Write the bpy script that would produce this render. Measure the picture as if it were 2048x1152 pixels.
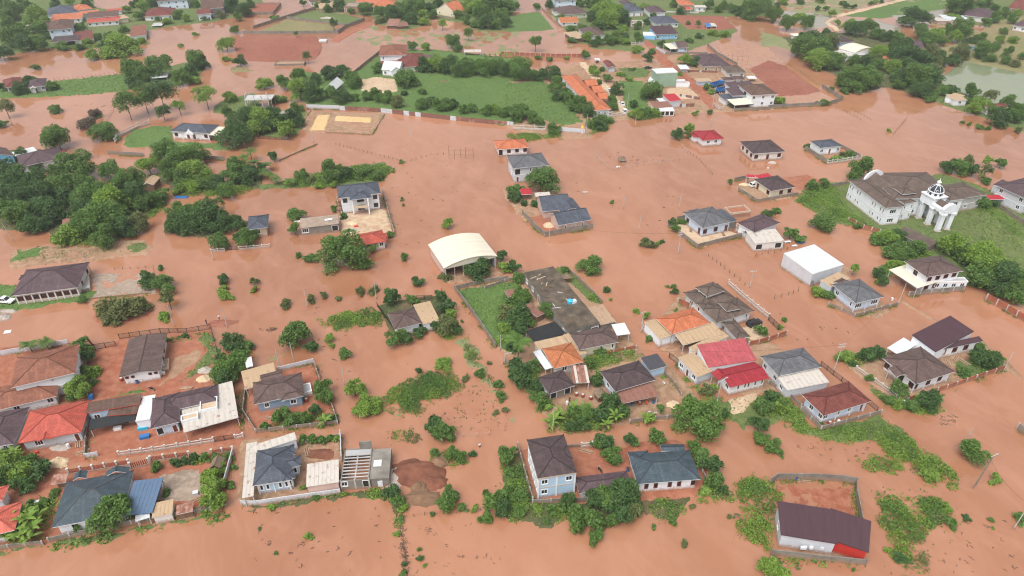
import bpy, bmesh, math, random
import numpy as np
from mathutils import Vector, Matrix
random.seed(7); np.random.seed(7)
S = bpy.context.scene
for o in list(bpy.data.objects): bpy.data.objects.remove(o)
rad = math.radians

# ------------------------------------------------------------------ camera
CAM_H, PITCH, FPX = 113.0, rad(34.3), 1384.0          # drone height (m), tilt below horizontal, focal length (px of a 2048 px frame)
cam_d = bpy.data.cameras.new('camera'); cam = bpy.data.objects.new('camera', cam_d); S.collection.objects.link(cam)
cam.location = (0, 0, CAM_H); cam.rotation_euler = (math.pi/2 - PITCH, 0, 0)
cam_d.sensor_width = 36; cam_d.lens = 36*FPX/2048; cam_d.clip_start = 1; cam_d.clip_end = 6000
S.camera = cam
# ------------------------------------------------------------------ world, sun, exposure (overcast daylight)
SUN_EL, SUN_AZ = rad(60), rad(212)                   # azimuth clockwise from +Y
W = bpy.data.worlds.new('World'); S.world = W; W.use_nodes = True
nt = W.node_tree; nt.nodes.clear()
sky = nt.nodes.new('ShaderNodeTexSky'); sky.sky_type = 'NISHITA'; sky.sun_disc = False
sky.sun_elevation = SUN_EL; sky.sun_rotation = SUN_AZ; sky.air_density = 1.0; sky.dust_density = 8.0; sky.ozone_density = 1.0
hs = nt.nodes.new('ShaderNodeHueSaturation'); hs.inputs['Saturation'].default_value = 0.18   # cloud veil: little blue left
bg = nt.nodes.new('ShaderNodeBackground'); bg.inputs['Strength'].default_value = 0.15
wo = nt.nodes.new('ShaderNodeOutputWorld')
nt.links.new(sky.outputs[0], hs.inputs['Color']); nt.links.new(hs.outputs[0], bg.inputs[0]); nt.links.new(bg.outputs[0], wo.inputs[0])
sl = bpy.data.lights.new('sun', 'SUN'); sl.energy = 0.55; sl.angle = rad(50); sl.color = (1.0, 0.965, 0.91)
so = bpy.data.objects.new('sun', sl); S.collection.objects.link(so)
sd = Vector((math.sin(SUN_AZ)*math.cos(SUN_EL), math.cos(SUN_AZ)*math.cos(SUN_EL), math.sin(SUN_EL)))
so.rotation_euler = sd.to_track_quat('Z', 'Y').to_euler(); so.location = (0, 0, 200)
S.view_settings.view_transform = 'Standard'; S.view_settings.look = 'None'; S.view_settings.gamma = 1
S.view_settings.exposure = 0.6
S.cycles.pixel_filter_type = 'BLACKMAN_HARRIS'; S.cycles.filter_width = 1.15

# ------------------------------------------------------------------ measuring from the photograph
FW = Vector((0, math.cos(PITCH), -math.sin(PITCH))); UP = Vector((0, math.sin(PITCH), math.cos(PITCH)))
TILE = [0, 0]
def tile(code):
    TILE[0] = 'abcd'.index(code[0])*288; TILE[1] = int(code[1])*512
def P(x, y):                                          # reading on a 4x enlargement of one tile -> photo pixel
    return (TILE[1] + x/4, TILE[0] + y/4)
def G(p, z=0.0):                                      # photo pixel -> point at height z in the place
    r = Vector(((p[0]-1024)/FPX, 0, 0)) + FW + UP*((576-p[1])/FPX)
    t = (z-CAM_H)/r.z
    return Vector((0, 0, CAM_H)) + r*t
def proj(w):
    d = w - Vector((0, 0, CAM_H)); k = FPX/d.dot(FW)
    return (1024 + d.x*k, 576 - d.dot(UP)*k)
def mpp(p, z=0.0):                                    # pixels per metre there
    return FPX/(G(p, z)-Vector((0, 0, CAM_H))).dot(FW)
def pts(s): return [P(*s[i:i+2]) for i in range(0, len(s), 2)]

# ------------------------------------------------------------------ materials
MATS = {}
def new_mat(name):
    m = bpy.data.materials.new(name); m.use_nodes = True; MATS[name] = m
    t = m.node_tree; b = t.nodes['Principled BSDF']
    return m, t, b
def nd(t, kind, **kw):
    n = t.nodes.new(kind)
    for k, v in kw.items():
        if k in n.inputs: n.inputs[k].default_value = v
        else: setattr(n, k, v)
    return n
def mixc(t, a, b, fac, blend='MIX'):
    n = t.nodes.new('ShaderNodeMix'); n.data_type = 'RGBA'; n.blend_type = blend
    for sock, v in ((n.inputs[6], a), (n.inputs[7], b), (n.inputs[0], fac)):
        if hasattr(v, 'links') or hasattr(v, 'is_linked'): t.links.new(v, sock)
        else: sock.default_value = (*v, 1) if isinstance(v, tuple) and len(v) == 3 else v
    return n.outputs[2]
def ramp(t, src, p0, p1):
    n = t.nodes.new('ShaderNodeMapRange'); n.inputs[1].default_value = p0; n.inputs[2].default_value = p1
    t.links.new(src, n.inputs[0]); return n.outputs[0]
def noise(t, coord, scale, detail=4, rough=.55):
    n = nd(t, 'ShaderNodeTexNoise', Scale=scale, Detail=detail, Roughness=rough)
    t.links.new(coord, n.inputs['Vector']); return n.outputs['Fac']
def bump(t, b, h, strength, dist):
    n = nd(t, 'ShaderNodeBump', Strength=strength, Distance=dist)
    t.links.new(h, n.inputs['Height']); t.links.new(n.outputs[0], b.inputs['Normal'])
def sc(c, k): return tuple(min(1, x*k) for x in c)
def plain(name, col, rough=.65, var=.25, scale=.7, metal=0, bmp=.0, mud=False, spec=.35):
    m, t, b = new_mat(name)
    geo = nd(t, 'ShaderNodeNewGeometry')
    f = ramp(t, noise(t, geo.outputs['Position'], scale), .3, .7)
    f2 = ramp(t, noise(t, geo.outputs['Position'], scale*7, 3), .35, .65)
    c = mixc(t, sc(col, 1-var), sc(col, 1+var*.6), f)
    c = mixc(t, c, sc(col, .75), mult(t, f2, .12 if mud else .35))
    if mud:                                           # tide mark left by the flood on the foot of the wall
        sep = nd(t, 'ShaderNodeSeparateXYZ'); t.links.new(geo.outputs['Position'], sep.inputs[0])
        add = nd(t, 'ShaderNodeMath', operation='ADD'); t.links.new(sep.outputs[2], add.inputs[0]); t.links.new(mult(t, f2, -.6), add.inputs[1])
        k = ramp(t, add.outputs[0], .75, .1)
        c = mixc(t, c, (.30, .16, .10), mult(t, k, .75))
    t.links.new(c, b.inputs['Base Color']); b.inputs['Roughness'].default_value = rough; b.inputs['Metallic'].default_value = metal
    b.inputs['Specular IOR Level'].default_value = spec
    if bmp: bump(t, b, f2, bmp, .05)
    return m
def mult(t, a, k):
    n = nd(t, 'ShaderNodeMath', operation='MULTIPLY'); t.links.new(a, n.inputs[0]); n.inputs[1].default_value = k
    return n.outputs[0]
def roof_tile(name, col, rough=.55, k=1.0, stain=.55):
    m, t, b = new_mat(name)
    uv = nd(t, 'ShaderNodeUVMap'); geo = nd(t, 'ShaderNodeNewGeometry')
    br = nd(t, 'ShaderNodeTexBrick', Scale=1.0); br.inputs['Brick Width'].default_value = .55; br.inputs['Row Height'].default_value = .36
    br.inputs['Mortar Size'].default_value = .028; br.inputs['Color1'].default_value = (*sc(col, 1.16), 1); br.inputs['Color2'].default_value = (*sc(col, .84), 1)
    br.inputs['Mortar'].default_value = (*sc(col, .5), 1); t.links.new(uv.outputs[0], br.inputs['Vector'])
    f = ramp(t, noise(t, geo.outputs['Position'], .45, 6, .65), .38, .68)
    c = mixc(t, br.outputs['Color'], sc(col, stain*.85), mult(t, f, .75))
    mp = nd(t, 'ShaderNodeMapping'); mp.inputs['Scale'].default_value = (1.6, .16, 1); t.links.new(uv.outputs[0], mp.inputs[0])
    g = ramp(t, noise(t, mp.outputs[0], 1.0, 4), .5, .75)
    c = mixc(t, c, sc(col, 1.8), mult(t, g, .4))
    t.links.new(c, b.inputs['Base Color']); b.inputs['Roughness'].default_value = rough; b.inputs['Specular IOR Level'].default_value = .15
    bump(t, b, br.outputs['Fac'], -.35, .04)
    return m
def roof_metal(name, col, rough=.6, rust=.0, spec=.2):
    m, t, b = new_mat(name)
    uv = nd(t, 'ShaderNodeUVMap'); geo = nd(t, 'ShaderNodeNewGeometry')
    wv = nd(t, 'ShaderNodeTexWave', Scale=1.3); wv.bands_direction = 'X'; t.links.new(uv.outputs[0], wv.inputs['Vector'])
    mp = nd(t, 'ShaderNodeMapping'); mp.inputs['Scale'].default_value = (1.5, .12, 1); t.links.new(uv.outputs[0], mp.inputs[0])
    g = ramp(t, noise(t, mp.outputs[0], 1.0, 5, .6), .35, .75)
    c = mixc(t, sc(col, 1.06), sc(col, .74), g)
    c = mixc(t, c, sc(col, .8), mult(t, wv.outputs['Fac'], .3))
    if rust:
        h = ramp(t, noise(t, geo.outputs['Position'], .9, 5, .65), .62-.3*rust, .75-.2*rust)
        c = mixc(t, c, (.17, .06, .03), mult(t, h, .9))
    t.links.new(c, b.inputs['Base Color']); b.inputs['Roughness'].default_value = rough; b.inputs['Specular IOR Level'].default_value = spec
    bump(t, b, wv.outputs['Fac'], .25, .03)
    return m
# walls and solids
for nm, c in dict(white=(.70,.72,.75), offwhite=(.62,.605,.575), cream=(.64,.57,.43), paleblue=(.50,.59,.71), blue=(.22,.33,.47), skyblue=(.20,.48,.74),
                  lightblue=(.38,.53,.67), bluegrey=(.22,.31,.42), grey=(.34,.34,.34), palegrey=(.50,.515,.55), pink=(.52,.38,.33), green=(.24,.34,.25), palegreen=(.55,.62,.48),
                  brickwall=(.33,.17,.12), redwall=(.42,.03,.02), tan=(.50,.40,.29), redmud=(.36,.12,.07)).items():
    plain(nm, c, .7, .10, .35, mud=True)
plain('concrete', (.20,.185,.16), .85, .35, .5, bmp=.3, mud=True); plain('oldconcrete', (.105,.082,.060), .95, .6, .45, bmp=.6)
plain('paleconcrete', (.42,.41,.40), .85, .3, .5, mud=True); plain('laterite', (.30,.095,.05), .85, .35, .6, mud=True)
plain('darkmetal', (.035,.03,.03), .5, .2); plain('wood', (.17,.10,.06), .8, .4, 2); plain('trunk', (.13,.10,.075), .9, .4, 3); plain('redslat', (.27,.055,.03), .7, .3, 2)
plain('whitetrim', (.70,.71,.72), .55, .06, .5); plain('fencewhite', (.48,.47,.45), .7, .2, .8, mud=True); plain('tantrim', (.50,.40,.31), .6, .15); plain('darktrim', (.06,.05,.05), .6, .2); plain('redtrim', (.55,.07,.04), .5, .1)
plain('frame_white', (.75,.75,.75), .4, .05); plain('frame_brown', (.14,.04,.025), .5, .2); plain('net', (.018,.02,.022), .8, .4, 1.2); plain('thatch', (.20,.145,.10), .95, .45, 3, bmp=.5)
plain('door', (.16,.045,.03), .5, .25); plain('galv', (.62,.64,.66), .35, .12, 1, metal=.3); plain('bluepaint', (.03,.14,.36), .4, .1); plain('plastic', (.05,.40,.60), .4, .1); plain('gold', (.75,.42,.06), .4, .1)
plain('tyre', (.02,.02,.02), .8, .1); plain('carwhite', (.75,.76,.77), .22, .03, spec=.6); plain('carblack', (.015,.016,.018), .2, .05, spec=.6); plain('lamp', (.8,.8,.75), .2, .02)
plain('dirtpile', (.18,.07,.042), .95, .4, .4, bmp=.5); plain('sandpile', (.55,.42,.27), .95, .2, .8, bmp=.4); plain('greypile', (.38,.33,.29), .95, .25, .6, bmp=.4); plain('brownpile', (.19,.11,.065), .95, .3, .5, bmp=.5)
plain('debris', (.085,.06,.045), .9, .5, 2); plain('rubbish', (.7,.7,.72), .6, .2, 2)
plain('skin', (.30,.17,.11), .6, .1); plain('shirt_white', (.7,.7,.7), .8, .1); plain('shirt_red', (.4,.05,.04), .8, .1); plain('trousers', (.03,.035,.06), .8, .1); plain('hair', (.01,.009,.008), .6, .1)
# roofs
for nm, c in dict(r_slate=(0.081,0.091,0.115), r_grey=(0.128,0.129,0.139), r_teal=(0.061,0.083,0.100), r_brown=(0.120,0.081,0.073), r_purple=(0.102,0.068,0.076), r_dkbrown=(0.081,0.057,0.059),
                  r_umber=(0.128,0.078,0.061), r_maroon=(.17,.055,.045), r_redbrown=(.24,.10,.065), r_taupe=(0.128,0.095,0.079)).items(): roof_tile(nm, c)
for nm, c in dict(r_red=(.40,.085,.06), r_orange=(.46,.15,.075), r_oldorange=(.40,.145,.065), r_crimson=(.29,.032,.042), r_salmon=(.50,.12,.085), r_pinkred=(.38,.085,.095)).items(): roof_tile(nm, c, .5, stain=.7)
for nm, c, ru in (('m_white', (.54,.56,.565), 0), ('m_pale', (.47,.43,.385), .15), ('m_cream', (.62,.57,.46), 0), ('m_tan', (.40,.285,.18), .15), ('m_blue', (.095,.15,.235), .08), ('m_purple', (.068,.036,.044), 0),
                  ('m_rust', (.34,.20,.16), .75), ('m_rustbrown', (.22,.11,.085), .35), ('m_crimson', (.36,.03,.04), 0), ('m_tin', (.50,.53,.56), .15), ('m_sand', (.36,.25,.17), .2), ('m_dark', (.06,.06,.07), .1)): roof_metal(nm, c, rust=ru)
m, t, b = new_mat('glass'); b.inputs['Base Color'].default_value = (.022, .026, .032, 1); b.inputs['Roughness'].default_value = .12; b.inputs['Specular IOR Level'].default_value = .6
m, t, b = new_mat('opening_shade_paint'); b.inputs['Base Color'].default_value = (.02, .017, .015, 1); b.inputs['Roughness'].default_value = .9  # near-black colour painted in for the shade inside open doorways and holes
# ground
def soil(name, c1, c2, c3, s=.25, rough=.9, wet=0):
    m, t, b = new_mat(name); geo = nd(t, 'ShaderNodeNewGeometry'); p = geo.outputs['Position']
    a = ramp(t, noise(t, p, s*.35, 6, .6), .35, .68); d = ramp(t, noise(t, p, s*2.2, 6, .65), .42, .62); e = noise(t, p, s*14, 3)
    a2 = ramp(t, noise(t, p, s*.07, 4, .6), .4, .65); c = mixc(t, c1, c2, a); c = mixc(t, c, c3, mult(t, a2, .55)); c = mixc(t, c, c3, mult(t, d, .75)); c = mixc(t, c, sc(c1, .55), mult(t, ramp(t, e, .5, .75), .45))
    t.links.new(c, b.inputs['Base Color']); b.inputs['Roughness'].default_value = rough; b.inputs['Specular IOR Level'].default_value = .25
    bump(t, b, e, .6, .12); return m
soil('red_soil', (.27,.085,.046), (.21,.075,.043), (.34,.15,.092)); soil('mixed_soil', (.28,.135,.085), (.17,.12,.065), (.36,.24,.155))
soil('pale_soil', (.44,.31,.20), (.33,.20,.125), (.52,.41,.29)); soil('sand', (.52,.34,.15), (.46,.30,.13), (.56,.41,.23), .5)
soil('grass', (.085,.135,.038), (.065,.11,.032), (.135,.150,.055), .3); soil('lawn', (.09,.155,.038), (.115,.175,.05), (.065,.115,.032), .3); soil('dry_grass', (.165,.17,.07), (.11,.14,.045), (.25,.18,.10), .3)
soil('wood_floor', (.07,.085,.035), (.16,.10,.06), (.05,.07,.025), .3); soil('red_field', (.22,.066,.04), (.17,.055,.036), (.28,.125,.085), .5); soil('mud', (.32,.17,.115), (.26,.13,.085), (.37,.23,.165), .2)
soil('grey_plot', (.25,.18,.135), (.18,.14,.11), (.36,.29,.23), .4); soil('wetgrass', (.14,.19,.065), (.10,.155,.045), (.24,.20,.12), .2)
# water: opaque silt below a clear surface; what it mirrors comes from the sky and the things around
def water(name, c1, c2, c3, rough):
    m, t, b = new_mat(name); geo = nd(t, 'ShaderNodeNewGeometry'); p = geo.outputs['Position']
    mp = nd(t, 'ShaderNodeMapping'); mp.inputs['Scale'].default_value = (1, .55, 1); mp.inputs['Rotation'].default_value = (0, 0, .5); t.links.new(p, mp.inputs[0])
    dn = nd(t, 'ShaderNodeTexNoise', Scale=.05, Detail=3.0); t.links.new(mp.outputs[0], dn.inputs['Vector'])
    w2 = nd(t, 'ShaderNodeVectorMath', operation='SCALE'); t.links.new(dn.outputs['Color'], w2.inputs[0]); w2.inputs['Scale'].default_value = 14
    w3 = nd(t, 'ShaderNodeVectorMath', operation='ADD'); t.links.new(mp.outputs[0], w3.inputs[0]); t.links.new(w2.outputs[0], w3.inputs[1])
    a = ramp(t, noise(t, w3.outputs[0], .010, 6, .6), .38, .66); d = ramp(t, noise(t, w3.outputs[0], .09, 7, .66), .42, .75)
    mp2 = nd(t, 'ShaderNodeMapping'); mp2.inputs['Scale'].default_value = (.05, .5, 1); mp2.inputs['Rotation'].default_value = (0, 0, -.45); t.links.new(w3.outputs[0], mp2.inputs[0])
    st_ = ramp(t, noise(t, mp2.outputs[0], .55, 5, .6), .5, .8)                # silt streaks drawn out by the current
    c = mixc(t, c1, c2, a); c = mixc(t, c, c3, mult(t, d, .4)); c = mixc(t, c, c3, mult(t, st_, .45))
    t.links.new(c, b.inputs['Base Color']); b.inputs['Roughness'].default_value = rough; b.inputs['IOR'].default_value = 1.6
    h = noise(t, p, .9, 5, .65); bump(t, b, h, .09, .06); return m
water('flood', (.350,.161,.090), (.250,.107,.057), (.420,.215,.138), .03); water('pond', (.20,.22,.13), (.17,.20,.12), (.24,.25,.16), .04); water('paddy', (.26,.22,.17), (.22,.20,.145), (.29,.25,.20), .03)
# foliage
def leaf_mat(name, c1, c2, c3):
    m, t, b = new_mat(name); oi = nd(t, 'ShaderNodeObjectInfo'); at = nd(t, 'ShaderNodeAttribute', attribute_name='shade')
    c = mixc(t, c1, c2, at.outputs['Fac']); c = mixc(t, c, c3, mult(t, oi.outputs['Random'], .7))
    t.links.new(c, b.inputs['Base Color']); b.inputs['Roughness'].default_value = .55; b.inputs['Specular IOR Level'].default_value = .25
    tr = nd(t, 'ShaderNodeBsdfTranslucent'); t.links.new(c, tr.inputs[0]); mx = nd(t, 'ShaderNodeMixShader'); mx.inputs[0].default_value = .38
    out = t.nodes['Material Output']; t.links.new(b.outputs[0], mx.inputs[1]); t.links.new(tr.outputs[0], mx.inputs[2]); t.links.new(mx.outputs[0], out.inputs[0]); return m
leaf_mat('leaf_mid', (0.093,0.174,0.038), (0.147,0.255,0.057), (0.114,0.194,0.054)); leaf_mat('leaf_dark', (0.061,0.125,0.036), (0.097,0.177,0.050), (0.077,0.143,0.050))
leaf_mat('leaf_light', (0.152,0.256,0.040), (0.243,0.365,0.065), (0.191,0.290,0.062)); leaf_mat('leaf_olive', (0.130,0.157,0.057), (0.189,0.209,0.078), (0.149,0.189,0.068)); leaf_mat('leaf_dry', (.14,.11,.08), (.20,.16,.11), (.16,.13,.10))
M = MATS

# ------------------------------------------------------------------ mesh helpers
COL = S.collection
class MB:
    def __init__(s, T=None): s.v = []; s.f = []; s.m = []; s.uv = []; s.T = T or Matrix()
    def face(s, ps, mi=0, uv=None):
        i = len(s.v); s.v += [tuple(s.T @ Vector(p)) for p in ps]; s.f.append(tuple(range(i, i+len(ps)))); s.m.append(mi)
        s.uv.append(uv or [(0, 0)]*len(ps))
    def box(s, x0, x1, y0, y1, z0, z1, mi=0):
        a = [(x0,y0,z0),(x1,y0,z0),(x1,y1,z0),(x0,y1,z0),(x0,y0,z1),(x1,y0,z1),(x1,y1,z1),(x0,y1,z1)]
        for q in ((0,3,2,1),(4,5,6,7),(0,1,5,4),(1,2,6,5),(2,3,7,6),(3,0,4,7)): 
            ps = [a[k] for k in q]; s.face(ps, mi, [((p[0]), p[1]+p[2]) for p in ps])
    def beam(s, p, q, w, h, mi=0):                     # bar from p to q
        p = Vector(p); q = Vector(q); d = (q-p).normalized(); n = Vector((-d.y, d.x, 0))
        n = n.normalized()*w/2 if n.length > 1e-4 else Vector((w/2, 0, 0)); u = d.cross(n).normalized()*h/2; u = -u if u.z < 0 else u
        c = [p-n-u, p+n-u, p+n+u, p-n+u]; e = [x+(q-p) for x in c]
        for k in range(4): s.face([c[k], c[(k+1)%4], e[(k+1)%4], e[k]], mi)
        s.face(c[::-1], mi); s.face(e, mi)
    def tube(s, p, q, r0, r1, n=8, mi=0, caps=True):
        p = Vector(p); q = Vector(q); d = (q-p).normalized(); a = d.orthogonal().normalized(); bb = d.cross(a)
        c0 = [p+(a*math.cos(k*2*math.pi/n)+bb*math.sin(k*2*math.pi/n))*r0 for k in range(n)]; c1 = [q+(a*math.cos(k*2*math.pi/n)+bb*math.sin(k*2*math.pi/n))*r1 for k in range(n)]
        for k in range(n): s.face([c0[k], c0[(k+1)%n], c1[(k+1)%n], c1[k]], mi)
        if caps: s.face(c0[::-1], mi); s.face(c1, mi)
    def lathe(s, prof, n=16, mi=0, c=(0,0), a0=0, a1=2*math.pi):
        for (r0, z0), (r1, z1) in zip(prof, prof[1:]):
            for k in range(n):
                t0 = a0+(a1-a0)*k/n; t1 = a0+(a1-a0)*(k+1)/n
                q = [(c[0]+r0*math.cos(t0), c[1]+r0*math.sin(t0), z0), (c[0]+r0*math.cos(t1), c[1]+r0*math.sin(t1), z0), (c[0]+r1*math.cos(t1), c[1]+r1*math.sin(t1), z1), (c[0]+r1*math.cos(t0), c[1]+r1*math.sin(t0), z1)]
                s.face(q, mi)
    def mesh(s, name, mats, smooth=False):
        me = bpy.data.meshes.new(name); me.from_pydata(s.v, [], s.f)
        for mm in mats: me.materials.append(M[mm] if isinstance(mm, str) else mm)
        me.polygons.foreach_set('material_index', s.m)
        ul = me.uv_layers.new(name='UVMap'); ul.data.foreach_set('uv', [c for fu in s.uv for q in fu for c in q])
        if smooth: me.polygons.foreach_set('use_smooth', [True]*len(s.f))
        me.update(); return me
    def build(s, name, mats, parent=None, smooth=False):
        return link(name, s.mesh(name, mats, smooth), parent)
def link(name, data, parent=None):
    o = bpy.data.objects.new(name, data); COL.objects.link(o)
    if parent: o.parent = parent
    return o
def tag(o, label=None, cat=None, group=None, kind=None):
    for k, v in (('label', label), ('category', cat), ('group', group), ('kind', kind)):
        if v: o[k] = v
    return o
def empty(name, loc, rz=0):
    o = link(name, None); o.location = loc; o.rotation_euler[2] = rz; o.empty_display_size = .5; return o
def mtx(loc, rz): return Matrix.Translation(loc) @ Matrix.Rotation(rz, 4, 'Z')

LAND = []       # landmarks for naming: (phrase, photo pixel)
AUTO = []       # objects whose label is completed from the nearest landmark: (object, words, position)
# ------------------------------------------------------------------ houses
WIN = {'w': (1.3, 1.35, .95), 't': (.65, 1.5, .85), 'W': (2.3, 1.5, .85), 'd': (1.0, 2.15, .05), 's': (.6, .5, 1.7), 'D': (2.6, 2.3, .05), 'h': (2.2, 1.9, .4)}
_wc = {}
def win_mesh(ch, frame):
    if (ch, frame) in _wc: return _wc[ch, frame]
    w, h, _ = WIN[ch]; mb = MB(); fw = .09
    if ch in 'wtWs':                                   # frame proud of the wall, with sill and mullions
        e = .1
        mb.box(-w/2-e, -w/2+fw, -.05, .10, -h/2-e, h/2+e); mb.box(w/2-fw, w/2+e, -.05, .10, -h/2-e, h/2+e)
        mb.box(-w/2+fw, w/2-fw, -.05, .10, h/2-fw, h/2+e); mb.box(-w/2+fw, w/2-fw, -.09, .10, -h/2-e, -h/2+fw)
        n = {'w': 1, 't': 0, 'W': 2, 's': 0}[ch]
        for k in range(n):
            x = -w/2 + w*(k+1)/(n+1); mb.box(x-.035, x+.035, -.03, .08, -h/2+fw, h/2-fw)
    else:
        mb.box(-w/2-.06, -w/2+fw, -.04, .10, -h/2, h/2+.06); mb.box(w/2-fw, w/2+.06, -.04, .10, -h/2, h/2+.06); mb.box(-w/2+fw, w/2-fw, -.04, .10, h/2-fw, h/2+.06)
    a = mb.mesh('frame', [frame])
    mb = MB(); mb.box(-w/2, w/2, .11, .15, -h/2, h/2); b = mb.mesh('pane', ['door' if ch == 'd' else ('opening_shade_paint' if ch in 'Dh' else 'glass')])
    _wc[ch, frame] = (a, b); return a, b
def put_window(root, mat_local, ch, frame):
    a, b = win_mesh(ch, frame); nm = {'d': 'door', 'D': 'doorway', 'h': 'opening'}.get(ch, 'window')
    o = link(nm, a, root); o.matrix_local = mat_local
    link({'d': 'door_leaf'}.get(ch, 'pane') if ch not in 'Dh' else 'painted_dark_panel', b, o)  # unglazed holes get a flat dark panel instead of a shaded interior
def facade(mb, root, T, L, z0, z1, spec, frame, storeys, floor=.35, hf=None):
    """one wall side in the plane y=0 of frame T, x from 0 to L; openings cut as real holes"""
    ops = []
    if spec:
        rows = spec.split('/'); sh = ((hf or z1)-floor)/max(storeys, len(rows))
        for r, row in enumerate(rows):
            n = len(row)
            for k, ch in enumerate(row):
                if ch == ' ': continue
                w, h, sill = WIN[ch]; w = min(w, L/n*.86); x = L*(k+.5)/n; zz = floor + r*sh + sill
                ops.append((x-WIN[ch][0]/2 if w == WIN[ch][0] else x-w/2, x+w/2, zz, min(zz+h, z1-.1), ch, x, zz+h/2))
    xs = sorted({0, L, *[o[0] for o in ops], *[o[1] for o in ops]}); zs = sorted({z0, z1, *[o[2] for o in ops], *[o[3] for o in ops]})
    T0 = mb.T; mb.T = T
    for xa, xb in zip(xs, xs[1:]):
        for za, zb in zip(zs, zs[1:]):
            cx, cz = (xa+xb)/2, (za+zb)/2
            if any(o[0] < cx < o[1] and o[2] < cz < o[3] for o in ops): continue
            mb.face([(xa,0,za),(xb,0,za),(xb,0,zb),(xa,0,zb)])
    for xa, xb, za, zb, ch, x, zc in ops:
        for q in ([(xa,0,za),(xa,.16,za),(xa,.16,zb),(xa,0,zb)], [(xb,0,za),(xb,0,zb),(xb,.16,zb),(xb,.16,za)], [(xa,0,zb),(xa,.16,zb),(xb,.16,zb),(xb,0,zb)], [(xa,0,za),(xb,0,za),(xb,.16,za),(xa,.16,za)]): mb.face(q)
        Mx = T @ Matrix.Translation((x, 0, zc))
        wd = WIN[ch][0]
        if xb-xa < wd-.01: Mx = Mx @ Matrix.Diagonal(((xb-xa)/wd, 1, 1, 1))
        put_window(root, Mx, ch, frame)
    mb.T = T0
def slope_face(mb, ps, mi=0):
    """roof face: ps[0]->ps[1] is the eave; UV in metres along and up the slope"""
    p = [Vector(q) for q in ps]; u = (p[1]-p[0]).normalized(); n = u.cross((p[2]-p[1]) if (p[2]-p[1]).length > 0 else p[-1]-p[0]).normalized(); v = n.cross(u)
    mb.face(ps, mi, [((q-p[0]).dot(u), (q-p[0]).dot(v)) for q in p])
def V(ax, ay, bx, by, cx, cy, h, kind='hip', roof='r_brown', wall='white', f='', l='', r='', b='', over=.7, pitch=23, rise=.6, trim='whitetrim', frame='frame_white', st=1, ridge='u', base=-.4, sheets=0, cap=None, walls=True, para=.5, t=.14, pil=0, hwall=None, posts=True):
    d = dict(locals()); d['A'] = P(ax, ay); d['B'] = P(bx, by); d['C'] = P(cx, cy); return d
def frame_of(v):
    h = v['h']; A, B, C = (G(v[k], h) for k in 'ABC')
    w = (B-A).xy.length; ang = math.atan2(B.y-A.y, B.x-A.x); n = Vector((-math.sin(ang), math.cos(ang))); cb = (C-B).xy
    d = cb.dot(n)
    sh = math.atan2(-cb.dot(Vector((math.cos(ang), math.sin(ang)))), d)
    if d < .5: print('BAD DEPTH', v['A'], d); d = max(abs(d), 1)
    if abs(sh) > rad(28): print('SHEAR %.0f' % math.degrees(sh), v['A'], round(w, 1), round(d, 1))
    k = max(-.5, min(.5, sh*.5)); mid = (A+B)/2
    ang += k; u = Vector((math.cos(ang), math.sin(ang), 0)); o = Vector((mid.x, mid.y, 0)) - u*w/2
    d = d/math.cos(k) if abs(sh) < 1.2 else d
    return mtx(o, ang), w, d
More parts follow.
